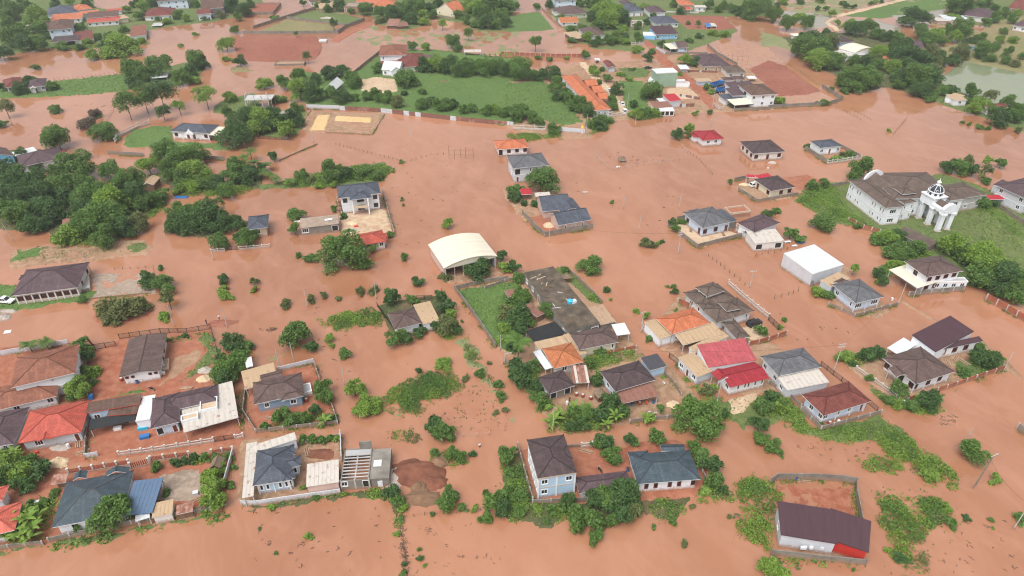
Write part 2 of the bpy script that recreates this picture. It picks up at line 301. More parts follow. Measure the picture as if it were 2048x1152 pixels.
def volume(root, inv, v):
    T, w, d = frame_of(v); T = inv @ T
    h, k, o, tt = v['h'], v['kind'], v['over'], v['t']
    near = mpp(v['A'], h)
    X0, X1, Y0, Y1 = 0, w, 0, d
    mb = MB(T); caps = []; z = h+tt; gab = None
    def edge(ps, mi=1):                                # fascia strip below the roof edge
        for p, q in zip(ps, ps[1:]+ps[:1]):
            mb.face([(p[0],p[1],p[2]-tt),(q[0],q[1],q[2]-tt),q,p], mi)
    c = [(X0,Y0,z),(X1,Y0,z),(X1,Y1,z),(X0,Y1,z)]
    if k == 'hip':
        tp = math.tan(rad(v['pitch'])); m = min(w, d)/2; rz = z+m*tp
        if w >= d: r0, r1 = (m, d/2, rz), (max(w-m, m+.05), d/2, rz)
        else: r0, r1 = (w/2, m, rz), (w/2, max(d-m, m+.05), rz)
        if w >= d:
            slope_face(mb, [c[0], c[1], r1, r0]); slope_face(mb, [c[1], c[2], r1]); slope_face(mb, [c[2], c[3], r0, r1]); slope_face(mb, [c[3], c[0], r0])
            caps = [(c[0], r0), (c[3], r0), (c[1], r1), (c[2], r1), (r0, r1)]
        else:
            slope_face(mb, [c[0], c[1], r0]); slope_face(mb, [c[1], c[2], r1, r0]); slope_face(mb, [c[2], c[3], r1]); slope_face(mb, [c[3], c[0], r0, r1])
            caps = [(c[0], r0), (c[1], r0), (c[2], r1), (c[3], r1), (r0, r1)]
        edge(c); mb.face([(x, y, h) for x, y, _ in c][::-1], 1)
    elif k == 'gable':
        tp = math.tan(rad(v['pitch']))
        if v['ridge'] == 'u':
            rz = z+d/2*tp; r0, r1 = (X0, d/2, rz), (X1, d/2, rz); slope_face(mb, [c[0], c[1], r1, r0]); slope_face(mb, [c[2], c[3], r0, r1])
            q = [c[0], c[1], r1, c[2], c[3], r0]; e = min(o, .5)
            gab = [[(e,Y0+e,h),(e,Y1-e,h),(e,d/2,rz-.25)], [(w-e,Y1-e,h),(w-e,Y0+e,h),(w-e,d/2,rz-.25)]]
        else:
            rz = z+w/2*tp; r0, r1 = (w/2, Y0, rz), (w/2, Y1, rz); slope_face(mb, [c[1], c[2], r1, r0]); slope_face(mb, [c[3], c[0], r0, r1])
            q = [c[0], r0, c[1], c[2], r1, c[3]]; e = min(o, .5)
            gab = [[(w-e,e,h),(e,e,h),(w/2,e,rz-.25)], [(e,d-e,h),(w-e,d-e,h),(w/2,d-e,rz-.25)]]
        caps = [(r0, r1)]; edge(q)
        lo = [(x, y, zz-tt) for x, y, zz in q]
        if v['ridge'] == 'u': mb.face([lo[0], lo[5], lo[2], lo[1]], 1); mb.face([lo[3], lo[2], lo[5], lo[4]], 1)
        else: mb.face([lo[0], lo[5], lo[4], lo[1]], 1); mb.face([lo[2], lo[1], lo[4], lo[3]], 1)
    elif k == 'shed':                                  # one plane, rising by v['rise'] towards the far side
        rs = v['rise']; c = [(X0,Y0,z),(X1,Y0,z),(X1,Y1,z+rs),(X0,Y1,z+rs)]
        if v['sheets']: pass
        else: slope_face(mb, c)
        edge(c); mb.face([(x, y, zz-tt) for x, y, zz in c][::-1], 1)
        if v['sheets']: slope_face(mb, [(x, y, zz-.03) for x, y, zz in c])
    elif k == 'flat':
        slope_face(mb, c); edge(c); mb.face([(x, y, h) for x, y, _ in c][::-1], 1)
    elif k == 'arc':                                   # barrel vault springing from the long sides, arching across A-B
        n = 14; rs = v['rise']; pr = []
        for i in range(n+1):
            s_ = i/n*2-1; R = ((w/2)**2+rs**2)/(2*rs); zz = math.sqrt(max(R*R-(s_*w/2)**2, 0))-(R-rs); pr.append((w*i/n, zz))
        for (xa, za), (xb, zb) in zip(pr, pr[1:]):
            slope_face(mb, [(xa,Y1,z+za),(xa,Y0,z+za),(xb,Y0,z+zb),(xb,Y1,z+zb)]); mb.face([(xa,Y0,z+za-tt),(xb,Y0,z+zb-tt),(xb,Y0,z+zb),(xa,Y0,z+za)], 1); mb.face([(xb,Y1,z+zb-tt),(xa,Y1,z+za-tt),(xa,Y1,z+za),(xb,Y1,z+zb)], 1)
            mb.face([(xa,Y0,z+za-tt),(xa,Y1,z+za-tt),(xb,Y1,z+zb-tt),(xb,Y0,z+zb-tt)], 1)
        mb.face([(X0,Y0,z-tt),(X0,Y0,z),(X0,Y1,z),(X0,Y1,z-tt)], 1); mb.face([(X1,Y0,z-tt),(X1,Y1,z-tt),(X1,Y1,z),(X1,Y0,z)], 1)
        tb = MB(T)                                      # tympanum hanging below the front arch
        for (xa, za), (xb, zb) in zip(pr, pr[1:]): tb.face([(xa,.25,h-.35),(xb,.25,h-.35),(xb,.25,h+zb),(xa,.25,h+za)])
        tb.build('front_panel', [v['roof']], root)
    ro = mb.build('roof', [v['roof'], v['trim']], root)
    if v['sheets'] and k == 'shed':                    # metal sheets laid side by side, a little uneven
        n = v['sheets']; rs = v['rise']
        for i in range(n):
            sb = MB(T); xa, xb = w*i/n+.015, w*(i+1)/n-.015; dz = random.uniform(.01, .05); e = random.uniform(0, .08)
            q = [(xa,Y0-e,z+dz),(xb,Y0-e,z+dz+.01),(xb,Y1,z+rs+dz),(xa,Y1,z+rs+dz)]; slope_face(sb, q)
            for p_, q_ in zip(q, q[1:]+q[:1]): sb.face([(p_[0],p_[1],p_[2]-.04),(q_[0],q_[1],q_[2]-.04),q_,p_])
            mm = v['roof'] if v['roof'] != 'm_patch' else random.choice(['m_rust', 'm_pale', 'm_rustbrown', 'm_rust'])
            sb.build('roof_sheet', [mm], ro)
    if caps:
        cb = MB(T)
        for p, q in caps: cb.beam(Vector(p)+Vector((0,0,.02)), Vector(q)+Vector((0,0,.01)), .24, .07)
        cb.build('ridge_capping', [v['cap'] or v['roof']], ro)
    if k == 'flat' and v['para']:
        pb = MB(T); e = .22; a = z+v['para']
        for bx in ((X0,X1,Y0,e),(X0,X1,Y1-e,Y1),(X0,e,e,Y1-e),(X1-e,X1,e,Y1-e)): pb.box(*bx, z+.003, a)
        pb.build('parapet', [v['trim']], root)
    if gab and v['walls']:
        for g in gab:
            gb = MB(T); gb.face(g); gb.build('gable_wall', [v['wall']], root)
    i0, i1, j0, j1 = o, w-o, o, d-o
    if v['walls'] and i1-i0 > .4 and j1-j0 > .4:
        wb = MB(); zt = h+.04; fr = v['frame']; rs = v['rise'] if k == 'shed' else 0
        R = lambda x, y, a: T @ mtx((x, y, 0), a)
        facade(wb, root, R(i0, j0, 0), i1-i0, v['base'], zt, v['f'], fr, v['st'], hf=v['hwall'] or h)
        facade(wb, root, R(i1, j0, math.pi/2), j1-j0, v['base'], zt, v['r'], fr, v['st'], hf=v['hwall'] or h)
        facade(wb, root, R(i1, j1, math.pi), i1-i0, v['base'], zt+rs*.9, v['b'], fr, v['st'], hf=v['hwall'] or h)
        facade(wb, root, R(i0, j1, -math.pi/2), j1-j0, v['base'], zt, v['l'], fr, v['st'], hf=v['hwall'] or h)
        if rs:
            wb.T = T
            for x in (i0, i1): wb.face([(x,j0,zt),(x,j1,zt),(x,j1,zt+rs*.9)])
        wb.build('wall', [v['wall']], root)
        pb = MB(T); e = .06                             # plinth course
        for bx in ((i0-e,i1+e,j0-e,j0-.004),(i0-e,i1+e,j1+.004,j1+e),(i0-e,i0-.004,j0-.003,j1+.003),(i1+.004,i1+e,j0-.003,j1+.003)): pb.box(*bx, v['base'], .3)
        pb.build('plinth', ['paleconcrete'], root)
        if v['st'] > 1:                                 # string course between the floors
            pb = MB(T); zz = .35+(h-.35)/v['st']
            for bx in ((i0-e,i1+e,j0-e,j0-.004),(i0-e,i0-.004,j0-.003,j1+.003),(i1+.004,i1+e,j0-.003,j1+.003)): pb.box(*bx, zz-.12, zz+.1)
            pb.build('string_course', [v['trim'] if v['trim'] != 'darktrim' else 'whitetrim'], root)
        for q in range(v['pil']):
            x = i0+(i1-i0)*q/(max(v['pil']-1, 1)); pb = MB(T); pb.box(x-.14, x+.14, j0-.12, j0-.005, v['base'], h-.03); pb.build('pilaster', ['whitetrim'], root)
    elif not v['walls'] and v['posts']:
        for x in (.25, w-.25):
            for y, dz in ((.25, 0), (d-.25, v['rise'] if k == 'shed' else 0)):
                pb = MB(T); pb.box(x-.07, x+.07, y-.07, y+.07, v['base'], h+dz-.02); pb.build('post', ['galv'], root)
    return T, w, d
def house(name, label, cat, *vols, lm=None, group=None):
    T, w, d = frame_of(vols[0]); c = T @ Vector((w/2, d/2, 0)); ang = T.to_euler().z
    root = empty(name, c, ang); tag(root, label, cat, group); inv = mtx(c, ang).inverted()
    root['_n'] = 0; del root['_n']
    for v in vols: volume(root, inv, v)
    if lm: LAND.append((lm, proj(c)))
    return root, inv
def kids_box(root, inv, name, px, w, d, z0, z1, mat, rz=0):
    p = G(px, z0); mb = MB(inv @ mtx((p.x, p.y, 0), rz)); mb.box(-w/2, w/2, -d/2, d/2, z0, z1); return mb.build(name, [mat], root)

# ------------------------------------------------------------------ fences and walls
_fm = {}; WEEDY = []
def fmesh(key, fn, mats):
    if key not in _fm: mb = MB(); fn(mb); _fm[key] = mb.mesh(key, mats)
    return _fm[key]
def fence(label, pp, style, h=1.5, z=0, step=None, name=None, cat=None, auto=None, group=None):
    pp = [G(p, z) for p in pp]
    st = {'conc': 2.6, 'laterite': 3.0, 'white': 2.6, 'rail': 2.6, 'stake': 2.2, 'wire': 2.6, 'tin': 1.0, 'picket': 2.4, 'plain': 3.2, 'pale': 2.8}[style]
    st = step or st
    root = empty(name or {'stake': 'stake_fence', 'wire': 'post_and_wire_fence', 'rail': 'metal_railing', 'tin': 'tin_sheet_fence', 'picket': 'slatted_fence'}.get(style, 'boundary_wall'), pp[0])
    nm = cat or ('fence' if style in ('stake', 'wire', 'rail', 'tin', 'picket') else 'wall')
    tag(root, label, nm, group)
    if not label: AUTO.append((root, auto or {'conc': 'grey concrete panel wall', 'stake': 'row of thin wooden stakes', 'wire': 'row of pale fence posts'}.get(style, style+' fence'), sum(pp, Vector())/len(pp)))
    pm = {'conc': 'concrete', 'laterite': 'paleconcrete', 'white': 'fencewhite', 'rail': 'darkmetal', 'stake': 'wood', 'wire': 'paleconcrete', 'tin': 'wood', 'picket': 'fencewhite', 'plain': 'paleconcrete', 'pale': 'palegrey'}[style]
    bm_ = {'conc': 'concrete', 'laterite': 'laterite', 'white': 'fencewhite', 'tin': 'm_rust', 'plain': 'concrete', 'pale': 'palegrey'}.get(style)
    pw = {'conc': .12, 'laterite': .15, 'white': .12, 'rail': .05, 'stake': .05, 'wire': .06, 'tin': .03, 'picket': .15, 'plain': .12, 'pale': .1}[style]
    def post(mb):
        mb.box(-pw, pw, -pw, pw, -.5, 1)
        if style in ('white', 'picket'): mb.box(-pw-.07, pw+.07, -pw-.07, pw+.07, 1.003, 1.09)
    def panel(mb):
        if style == 'white':
            mb.box(0, 1, -.09, .09, -.4, .52); mb.box(0, 1, -.07, .07, .86, .97)
        elif style == 'picket':
            mb.box(0, 1, -.08, .08, -.4, .28)
            for i in range(9): x = (i+.5)/9; mb.box(x-.032, x+.032, -.03, .03, .283, .96, 1)
        elif style == 'rail':
            mb.box(0, 1, -.025, .025, .1, .15); mb.box(0, 1, -.025, .025, .9, .96)
            for i in range(14): x = (i+.5)/14; mb.box(x-.008, x+.008, -.012, .012, .153, .897)
        elif style in ('stake', 'wire'):
            for k in (.35, .75): mb.box(0, 1, -.008, .008, k, k+.012)
        elif style == 'tin': mb.box(0, 1, -.02, .02, -.2, 1)
        else:
            mb.box(0, 1, -.055, .055, -.4, .96); mb.box(0, 1, -.075, .075, .963, 1.0)
    pmesh = fmesh('post_'+style, post, [pm])
    lm_ = fmesh('panel_'+style, panel, [bm_ or pm] if style != 'picket' else ['fencewhite', 'redslat'])
    bn = {'rail': 'railing_panel', 'stake': 'wire', 'wire': 'wire', 'tin': 'tin_sheet', 'picket': 'slat_bay', 'white': 'balustrade_bay'}.get(style, 'wall_panel')
    o0 = pp[0]
    if style in ('conc', 'plain', 'laterite', 'pale') and pp[0].y < 330: WEEDY.append([p.copy() for p in pp])
    for a, b in zip(pp, pp[1:]):
        L = (b-a).length; n = max(1, round(L/st)); ang = math.atan2(b.y-a.y, b.x-a.x); dr = (b-a)/n
        for i in range(n+1):
            if i == n and b is not pp[-1]: continue
            q = a+dr*i; hh = h*(random.uniform(.75, 1.2) if style == 'stake' else random.uniform(.99, 1.03))
            o = link('post' if style != 'stake' else 'stake', pmesh, root); o.location = q-o0; o.rotation_euler = (random.gauss(0, .06), random.gauss(0, .06), ang) if style in ('stake',) else (0, 0, ang); o.scale = (1, 1, hh*1.03)
            if i < n:
                o = link(bn, lm_, root); o.location = q-o0+Vector((0, 0, random.uniform(-.015, .015))); o.rotation_euler[2] = ang; o.scale = (dr.length*.995, 1, h)
                if style == 'tin': o.data = fmesh('tin%d' % (k_ := random.choice([0, 0, 0, 1, 2])) if 1 else '', panel, [['m_rustbrown', 'm_rust', 'm_tin'][k_]])
    return root

# ------------------------------------------------------------------ terrain patches
def nz(x, y, s, seed):
    r = np.random.RandomState(seed); a = 0
    for k in range(6):
        th = r.uniform(0, 6.28); f = s*r.uniform(.5, 2.2); a = a + np.sin((x*np.cos(th)+y*np.sin(th))*f*6.28 + r.uniform(0, 6.28) + 1.3*np.sin((x*np.sin(th)-y*np.cos(th))*f*4+r.uniform(0, 6)))
    return a/6
def sdist(X, Y, poly):
    d = np.full(X.shape, 1e9); ins = np.zeros(X.shape, bool); n = len(poly)
    for i in range(n):
        ax, ay = poly[i]; bx, by = poly[(i+1) % n]; ex, ey = bx-ax, by-ay
        t = np.clip(((X-ax)*ex+(Y-ay)*ey)/(ex*ex+ey*ey+1e-9), 0, 1); d = np.minimum(d, (X-ax-t*ex)**2+(Y-ay-t*ey)**2)
        c = ((ay > Y) != (by > Y)) & (X < ex*(Y-ay)/(ey if abs(ey) > 1e-9 else 1e-9)+ax); ins ^= c
    return np.where(ins, 1, -1)*np.sqrt(d)
SEED = [1]
PATCHES = []
def patch(words, s, mat, z=.3, edge=2.0, amp=.12, ns=.06, name='ground', wob=1.0):
    SEED[0] += 1; q = [G(p) for p in pts(s)]; poly = [(p.x, p.y) for p in q]
    xs = [p[0] for p in poly]; ys = [p[1] for p in poly]; m = 3
    x0, x1, y0, y1 = min(xs)-m, max(xs)+m, min(ys)-m, max(ys)+m
    st = max(.55, math.sqrt((x1-x0)*(y1-y0)/16000), (y0+y1)/2/420)
    nx, ny = int((x1-x0)/st)+2, int((y1-y0)/st)+2
    X, Y = np.meshgrid(x0+np.arange(nx)*st, y0+np.arange(ny)*st)
    wob = wob*(1.6 if 'grass' in mat or mat in ('lawn', 'wood_floor', 'mud') else 1) if wob >= 1 else wob
    Xw = X+wob*(nz(X, Y, .09, SEED[0]+50)+.6*nz(X, Y, .33, SEED[0]+51)); Yw = Y+wob*(nz(X, Y, .09, SEED[0]+90)+.6*nz(X, Y, .33, SEED[0]+91))
    d = sdist(Xw, Yw, poly); k = np.clip(d/edge, -1, 1); Z = np.where(k > 0, z*(1-(1-np.clip(k, 0, 1))**2), k*.6)
    Z = Z + amp*(nz(X, Y, ns, SEED[0])*.6+nz(X, Y, ns*4, SEED[0]+7)*.4)*np.clip(k+.6, 0, 1)
    idx = np.arange(nx*ny).reshape(ny, nx); qd = np.stack([idx[:-1, :-1], idx[:-1, 1:], idx[1:, 1:], idx[1:, :-1]], -1).reshape(-1, 4)
    zf = Z.reshape(-1); keep = (zf[qd].max(1) > -.1) & (k.reshape(-1)[qd].max(1) > -.9); qd = qd[keep]
    if not len(qd): return
    us, inv = np.unique(qd, return_inverse=True); co = np.stack([X.reshape(-1)[us], Y.reshape(-1)[us], zf[us]], -1)
    me = bpy.data.meshes.new(name); me.from_pydata(co.tolist(), [], inv.reshape(-1, 4).tolist()); me.materials.append(M[mat]); me.polygons.foreach_set('use_smooth', [True]*len(qd)); me.update()
    o = link(name, me); o['kind'] = 'structure'; o['category'] = name.split('_')[-1]
    c = Vector((float(np.mean(xs)), float(np.mean(ys)), 0)); AUTO.append((o, words, c))
    if mat in ('grass', 'lawn', 'wood_floor', 'dry_grass', 'wetgrass') and c.y < 410:      # grass blades standing on it, thinner where it is drowned
        dn = {'grass': 3.0, 'lawn': 2.2, 'wood_floor': 2.0, 'dry_grass': 1.2, 'wetgrass': .8}[mat]*(1 if c.y < 240 else .5); rs = np.random.RandomState(SEED[0]); gx = np.array(np.nonzero((Z > .03) & (k > -.2))).T
        n = int(min(len(gx)*st*st*dn, 7000))
        if n > 20:
            pk = gx[rs.randint(len(gx), size=n)]; jx = rs.uniform(-.5, .5, (n, 2))*st; C = np.stack([X[pk[:, 0], pk[:, 1]]+jx[:, 0], Y[pk[:, 0], pk[:, 1]]+jx[:, 1], Z[pk[:, 0], pk[:, 1]]+.06], -1)
            kk = nz(C[:, 0], C[:, 1], .1, SEED[0]+5)+.7*nz(C[:, 0], C[:, 1], .35, SEED[0]+6)+rs.normal(scale=.3, size=n); C = C[kk > -.2]; n = len(C); a = rs.uniform(0, 6.28, n); hh = .36*rs.uniform(.5, 1.4, (n, 1))
            U = np.stack([np.cos(a)*.5, np.sin(a)*.5, np.full(n, .75)], -1)*hh*.8; Vv = np.stack([-np.sin(a), np.cos(a), np.zeros(n)], -1)*hh*.5; ms = {'lawn': ('leaf_light', 'leaf_mid'), 'dry_grass': ('leaf_olive', 'leaf_dry'), 'wetgrass': ('leaf_olive', 'leaf_mid')}.get(mat, ('leaf_mid', 'leaf_light', 'leaf_olive'))
            g = link('grass', quads_mesh('grass', C, U, Vv, rs.uniform(0, 1, n), ms, rs.choice(len(ms), n)), o); g['kind'] = 'stuff'
    return o

# ------------------------------------------------------------------ vegetation
def quads_mesh(name, C, U, Vv, shade, mats, midx=None):
    n = len(C); co = np.stack([C-U, C-Vv*.9+U*.1, C+U, C+Vv*.9+U*.1], 1).reshape(-1, 3)
    me = bpy.data.meshes.new(name); me.vertices.add(4*n); me.vertices.foreach_set('co', co.astype(np.float32).ravel())
    me.loops.add(4*n); me.loops.foreach_set('vertex_index', np.arange(4*n, dtype=np.int32)); me.polygons.add(n); me.polygons.foreach_set('loop_start', np.arange(0, 4*n, 4, dtype=np.int32))
    for mm in mats: me.materials.append(M[mm])
    if midx is not None: me.polygons.foreach_set('material_index', midx.astype(np.int32))
    at = me.attributes.new('shade', 'FLOAT', 'FACE'); at.data.foreach_set('value', shade.astype(np.float32)); me.update(calc_edges=True); return me
def unit(a): return a/(np.linalg.norm(a, axis=-1, keepdims=True)+1e-9)
def leaves(C, Nrm, size, rs, tilt=.75):
    n = len(C); N = unit(Nrm*(1-tilt)+unit(rs.normal(size=(n, 3)))*tilt+np.array([0, 0, .35])); a = unit(np.cross(N, rs.normal(size=(n, 3)))); b = np.cross(N, a)
    s = size*rs.uniform(.6, 1.35, (n, 1)); return a*s*.72, b*s*.5
def crown(seed, n, ls, K, flat=1.0, gap=.0, mats=('leaf_mid',), low=-.55):
    rs = np.random.RandomState(seed); cs = unit(rs.normal(size=(K, 3))); cs[:, 2] = np.where(cs[:, 2] < low, -cs[:, 2], cs[:, 2]); cs *= rs.uniform(.42, .82, (K, 1)); rr = rs.uniform(.22, .44, K)
    cs[0] = (rs.uniform(-.12, .12), rs.uniform(-.12, .12), .05); rr[0] = .5; tone = rs.uniform(0, 1, K)
    k = rs.choice(K, n, p=rr**2/np.sum(rr**2)); d = unit(rs.normal(size=(n, 3))); d[:, 2] = np.where(d[:, 2] < -.35, -d[:, 2], d[:, 2])
    C = cs[k]+d*rr[k][:, None]*(1-rs.uniform(0, 1, (n, 1))**2.2*.55); C += rs.normal(scale=.025, size=C.shape)
    C[:, 2] *= flat; U, Vv = leaves(C, d, ls, rs)
    return quads_mesh('crown', C, U, Vv, np.clip(tone[k]*.6+rs.uniform(0, .5, n), 0, 1), mats)
def trunk_mesh(seed, limbs=4):
    r = random.Random(seed); mb = MB(); p = Vector((0, 0, -.12)); 
    q = Vector((r.uniform(-.06, .06), r.uniform(-.06, .06), .55)); mb.tube(p, q, .085, .06, 7)
    for k in range(limbs):
        a = k*6.28/limbs+r.uniform(-.5, .5); e = q+Vector((math.cos(a)*.3, math.sin(a)*.3, r.uniform(.28, .45))); m_ = (q+e)/2+Vector((0, 0, -.05)); mb.tube(q, m_, .045, .035, 5); mb.tube(m_, e, .035, .015, 5)
    mb.tube(q, q+Vector((0, 0, .45)), .05, .02, 5)
    return mb.mesh('trunk', ['trunk'], True)
TRUNKS = [trunk_mesh(k, 3+k % 3) for k in range(5)]
CR = {}
def crown_proto(mat, cls, sparse, var):
    key = (mat, cls, sparse, var)
    if key not in CR:
        n, ls, K = {0: (420, .27, 7), 1: (1300, .155, 12), 2: (3200, .10, 18), 3: (6200, .072, 26)}[cls]
        if sparse: n = int(n*.6); 
        CR[key] = crown(hash(key[1:]) % 9999+len(CR)*13, n, ls, K+(2 if sparse else 0), 1.0, mats=(mat,))
    return CR[key]
VEG = {'r': ('broadleaf_tree', 'tree'), 's': ('open_tree', 'tree'), 'b': ('bush', 'bush'), 'B': ('broadleaf_tree', 'tree')}
VN = [0]
TREES = []
def tree(x, y, r, kind='r', mat=None): TREES.append((P(x, y), r/4, kind, mat))
def plant(px, rp, kind, mat, joined=None):
    VN[0] += 1; rn = random.Random(VN[0]*31+int(px[0])); z = 0
    for _ in range(4):
        R = rp/mpp(px, z); z = R*{'r': .78, 's': 1.5, 'b': .45, 'B': .58}[kind]
    p = G(px, z); cls = 0 if R < 1.3 else 1 if R < 2.6 else 2 if R < 4.4 else 3
    mat = mat or rn.choices(['leaf_mid', 'leaf_dark', 'leaf_light', 'leaf_olive'], {'r': [5, 4, 1.2, .5], 'B': [3, 5, 0, 0], 's': [4, 2, 2, 2], 'b': [4, 1, 4, .6]}[kind])[0]
    if joined is not None:
        joined.append((crown_proto(mat, cls, kind == 's', rn.randrange(3)), Matrix.Translation((p.x, p.y, z-.1*R)) @ Matrix.Rotation(rn.uniform(0, 6.28), 4, 'Z') @ Matrix.Diagonal((R*1.12, R*1.12, R*1.1, 1)), mat)); joined.append((TRUNKS[rn.randrange(5)], Matrix.Translation((p.x, p.y, 0)) @ Matrix.Diagonal((R*.7, R*.7, z*1.1, 1)), 'trunk')); return
    nm, cat = VEG[kind]; root = empty(nm, (p.x, p.y, 0), rn.uniform(0, 6.28))
    tag(root, None, cat, {'b': 'bushes standing in the flood and the yards'}.get(kind, 'broadleaf trees around the flooded houses'))
    c = link('foliage' if kind == 'b' else 'crown', crown_proto(mat, cls, kind == 's', rn.randrange(3)), root)
    k = rn.uniform(1.16, 1.3)*(1.12 if kind == 'b' else 1); vs = {'r': rn.uniform(.85, 1.1), 's': rn.uniform(.8, 1.05), 'b': .8, 'B': .85}[kind]
    c.location = (0, 0, z-.1*R); av = .28 if kind == 'b' else .12; c.scale = (R*k*rn.uniform(1-av, 1+av), R*k*rn.uniform(1-av, 1+av), R*k*vs); c.rotation_euler[2] = rn.uniform(0, 6.28)
    tk = link('trunk' if kind != 'b' else 'stem', TRUNKS[rn.randrange(5)], root); tk.scale = (R*.8 if kind == 'b' else R*1.0, R*.8 if kind == 'b' else R*1.0, max(z*1.15, .5))
    if kind in 'rsB': tk.scale = (min(R, 3.2)*.75, min(R, 3.2)*.75, z*1.1)
    col = {'leaf_mid': 'green', 'leaf_dark': 'dark green', 'leaf_light': 'bright green', 'leaf_olive': 'olive green', 'leaf_dry': 'dry brown'}[mat]
    szw = 'small' if R < 1.6 else 'mid-sized' if R < 3 else 'large'
    AUTO.append((root, f'{szw} {col} ' + {'r': 'leafy tree', 'B': 'round-crowned tree', 's': 'open-crowned tree', 'b': 'bush'}[kind], Vector((p.x, p.y, 0)), rp))
    return root
def plant_all():
    woody = sorted((t for t in TREES if t[2] != 'b'), key=lambda t: -t[1]); far = []
    for t in woody[:300]: plant(*t)
    for t in TREES:
        if t[2] == 'b': plant(*t)
    for t in woody[300:]: plant(*t, joined=far)
    names = sorted({f[2] for f in far}); vs, fs, mi, sh, n0 = [], [], [], [], 0
    for me, Mx, mn in far:
        a = np.empty(len(me.vertices)*3, np.float32); me.vertices.foreach_get('co', a); a = a.reshape(-1, 3) @ np.array(Mx.to_3x3()).T + np.array(Mx.translation); vs.append(a)
        fs += [tuple(i+n0 for i in f.vertices) for f in me.polygons]; k = len(me.polygons); mi += [names.index(mn)]*k
        if 'shade' in me.attributes: q = np.empty(k, np.float32); me.attributes['shade'].data.foreach_get('value', q)
        else: q = np.zeros(k, np.float32)
        sh.append(q); n0 += len(a)
    me = bpy.data.meshes.new('far_trees'); me.from_pydata(np.concatenate(vs).tolist(), [], fs); [me.materials.append(M[n]) for n in names]; me.polygons.foreach_set('material_index', mi)
    at = me.attributes.new('shade', 'FLOAT', 'FACE'); at.data.foreach_set('value', np.concatenate(sh)); me.update(); tag(link('far_trees', me), 'small far trees filling the gaps between the larger ones', 'trees', None, 'stuff')
def T_(s, kind='r', mat=None):
    for it in s.split():
        a = it.split(','); tree(float(a[0]), float(a[1]), float(a[2]), a[3] if len(a) > 3 else kind, mat)
def frond_mesh(name, n, L, wid, droop, seed, seg=6, palm=False):
    rs = random.Random(seed); mb = MB(); sh = []
    for k in range(n):
        a = k*2.4+rs.uniform(-.3, .3); up = rs.uniform(.25, 1.05); l = L*rs.uniform(.75, 1.1); prev = None; d = Vector((math.cos(a), math.sin(a), 0)); sd_ = Vector((-math.sin(a), math.cos(a), 0)); p = Vector((0, 0, 0)); s0 = rs.random()
        for i in range(seg+1):
            t_ = i/seg; el = up-droop*t_*t_; w = wid*math.sin(math.pi*min(.97, .12+.86*t_))**.8
            cur = (p.copy(), w)
            if prev:
                (pa, wa), (pb, wb) = prev, cur
                if palm:
                    for s_ in (-1, 1):
                        for j in range(4):
                            q = pa.lerp(pb, j/4+.05); tip = q+d*.16+sd_*s_*wa+Vector((0, 0, -.25*wa)); mb.face([q, q+d*.13, tip]); sh.append(s0)
                    mb.face([pa-sd_*.04, pb-sd_*.03, pb+sd_*.03, pa+sd_*.04]); sh.append(s0)
                else:
                    for s_ in (-1, 1): mb.face([pa, pb, pb+sd_*s_*wb+Vector((0, 0, -.25*wb)), pa+sd_*s_*wa+Vector((0, 0, -.25*wa))]); sh.append(s0)
            prev = cur; p = p + (d*math.cos(el)+Vector((0, 0, math.sin(el))))*l/seg
    me = mb.mesh(name, ['leaf_light' if not palm else 'leaf_mid']); at = me.attributes.new('shade', 'FLOAT', 'FACE'); at.data.foreach_set('value', sh); return me
BAN = [frond_mesh('leaf_crown', 9, 2.6, .38, 1.5, k) for k in range(3)]; PALM = [frond_mesh('frond_crown', 16, 3.2, .75, 1.7, k+9, 8, True) for k in range(2)]
mb = MB(); mb.tube((0, 0, -.3), (0, 0, 1), .16, .11, 8); STEM = mb.mesh('stem', ['trunk'], True)
def frondy(x, y, kind, sc_=1.0, h=None):
    px = P(x, y); h = h or (2.0 if kind == 'banana' else 4.0); p = G(px, h*sc_); root = empty('banana_plant' if kind == 'banana' else 'coconut_palm', (p.x, p.y, 0), random.uniform(0, 6.28))
    tag(root, None, 'banana plant' if kind == 'banana' else 'palm', 'banana plants' if kind == 'banana' else 'coconut palms')
    c = link('leaf_crown', random.choice(BAN if kind == 'banana' else PALM), root); c.location = (0, 0, h*sc_); c.scale = (sc_,)*3; s = link('stem', STEM, root); s.scale = (1, 1, h*sc_)
    AUTO.append((root, 'broad-leaved banana plant' if kind == 'banana' else 'feathery coconut palm', Vector((p.x, p.y, 0)), 5))
def in_poly(poly, n, rs):
    a = np.array(poly); lo, hi = a.min(0), a.max(0); out = []
    while len(out) < n:
        c = rs.uniform(lo, hi, (n*3, 2)); out += [p for p, k in zip(c, sdist(c[:, 0], c[:, 1], poly) > 0) if k]
    return np.array(out[:n])
def area(poly): 
    n = len(poly); return abs(sum(poly[i][0]*poly[(i+1) % n][1]-poly[(i+1) % n][0]*poly[i][1] for i in range(n)))/2
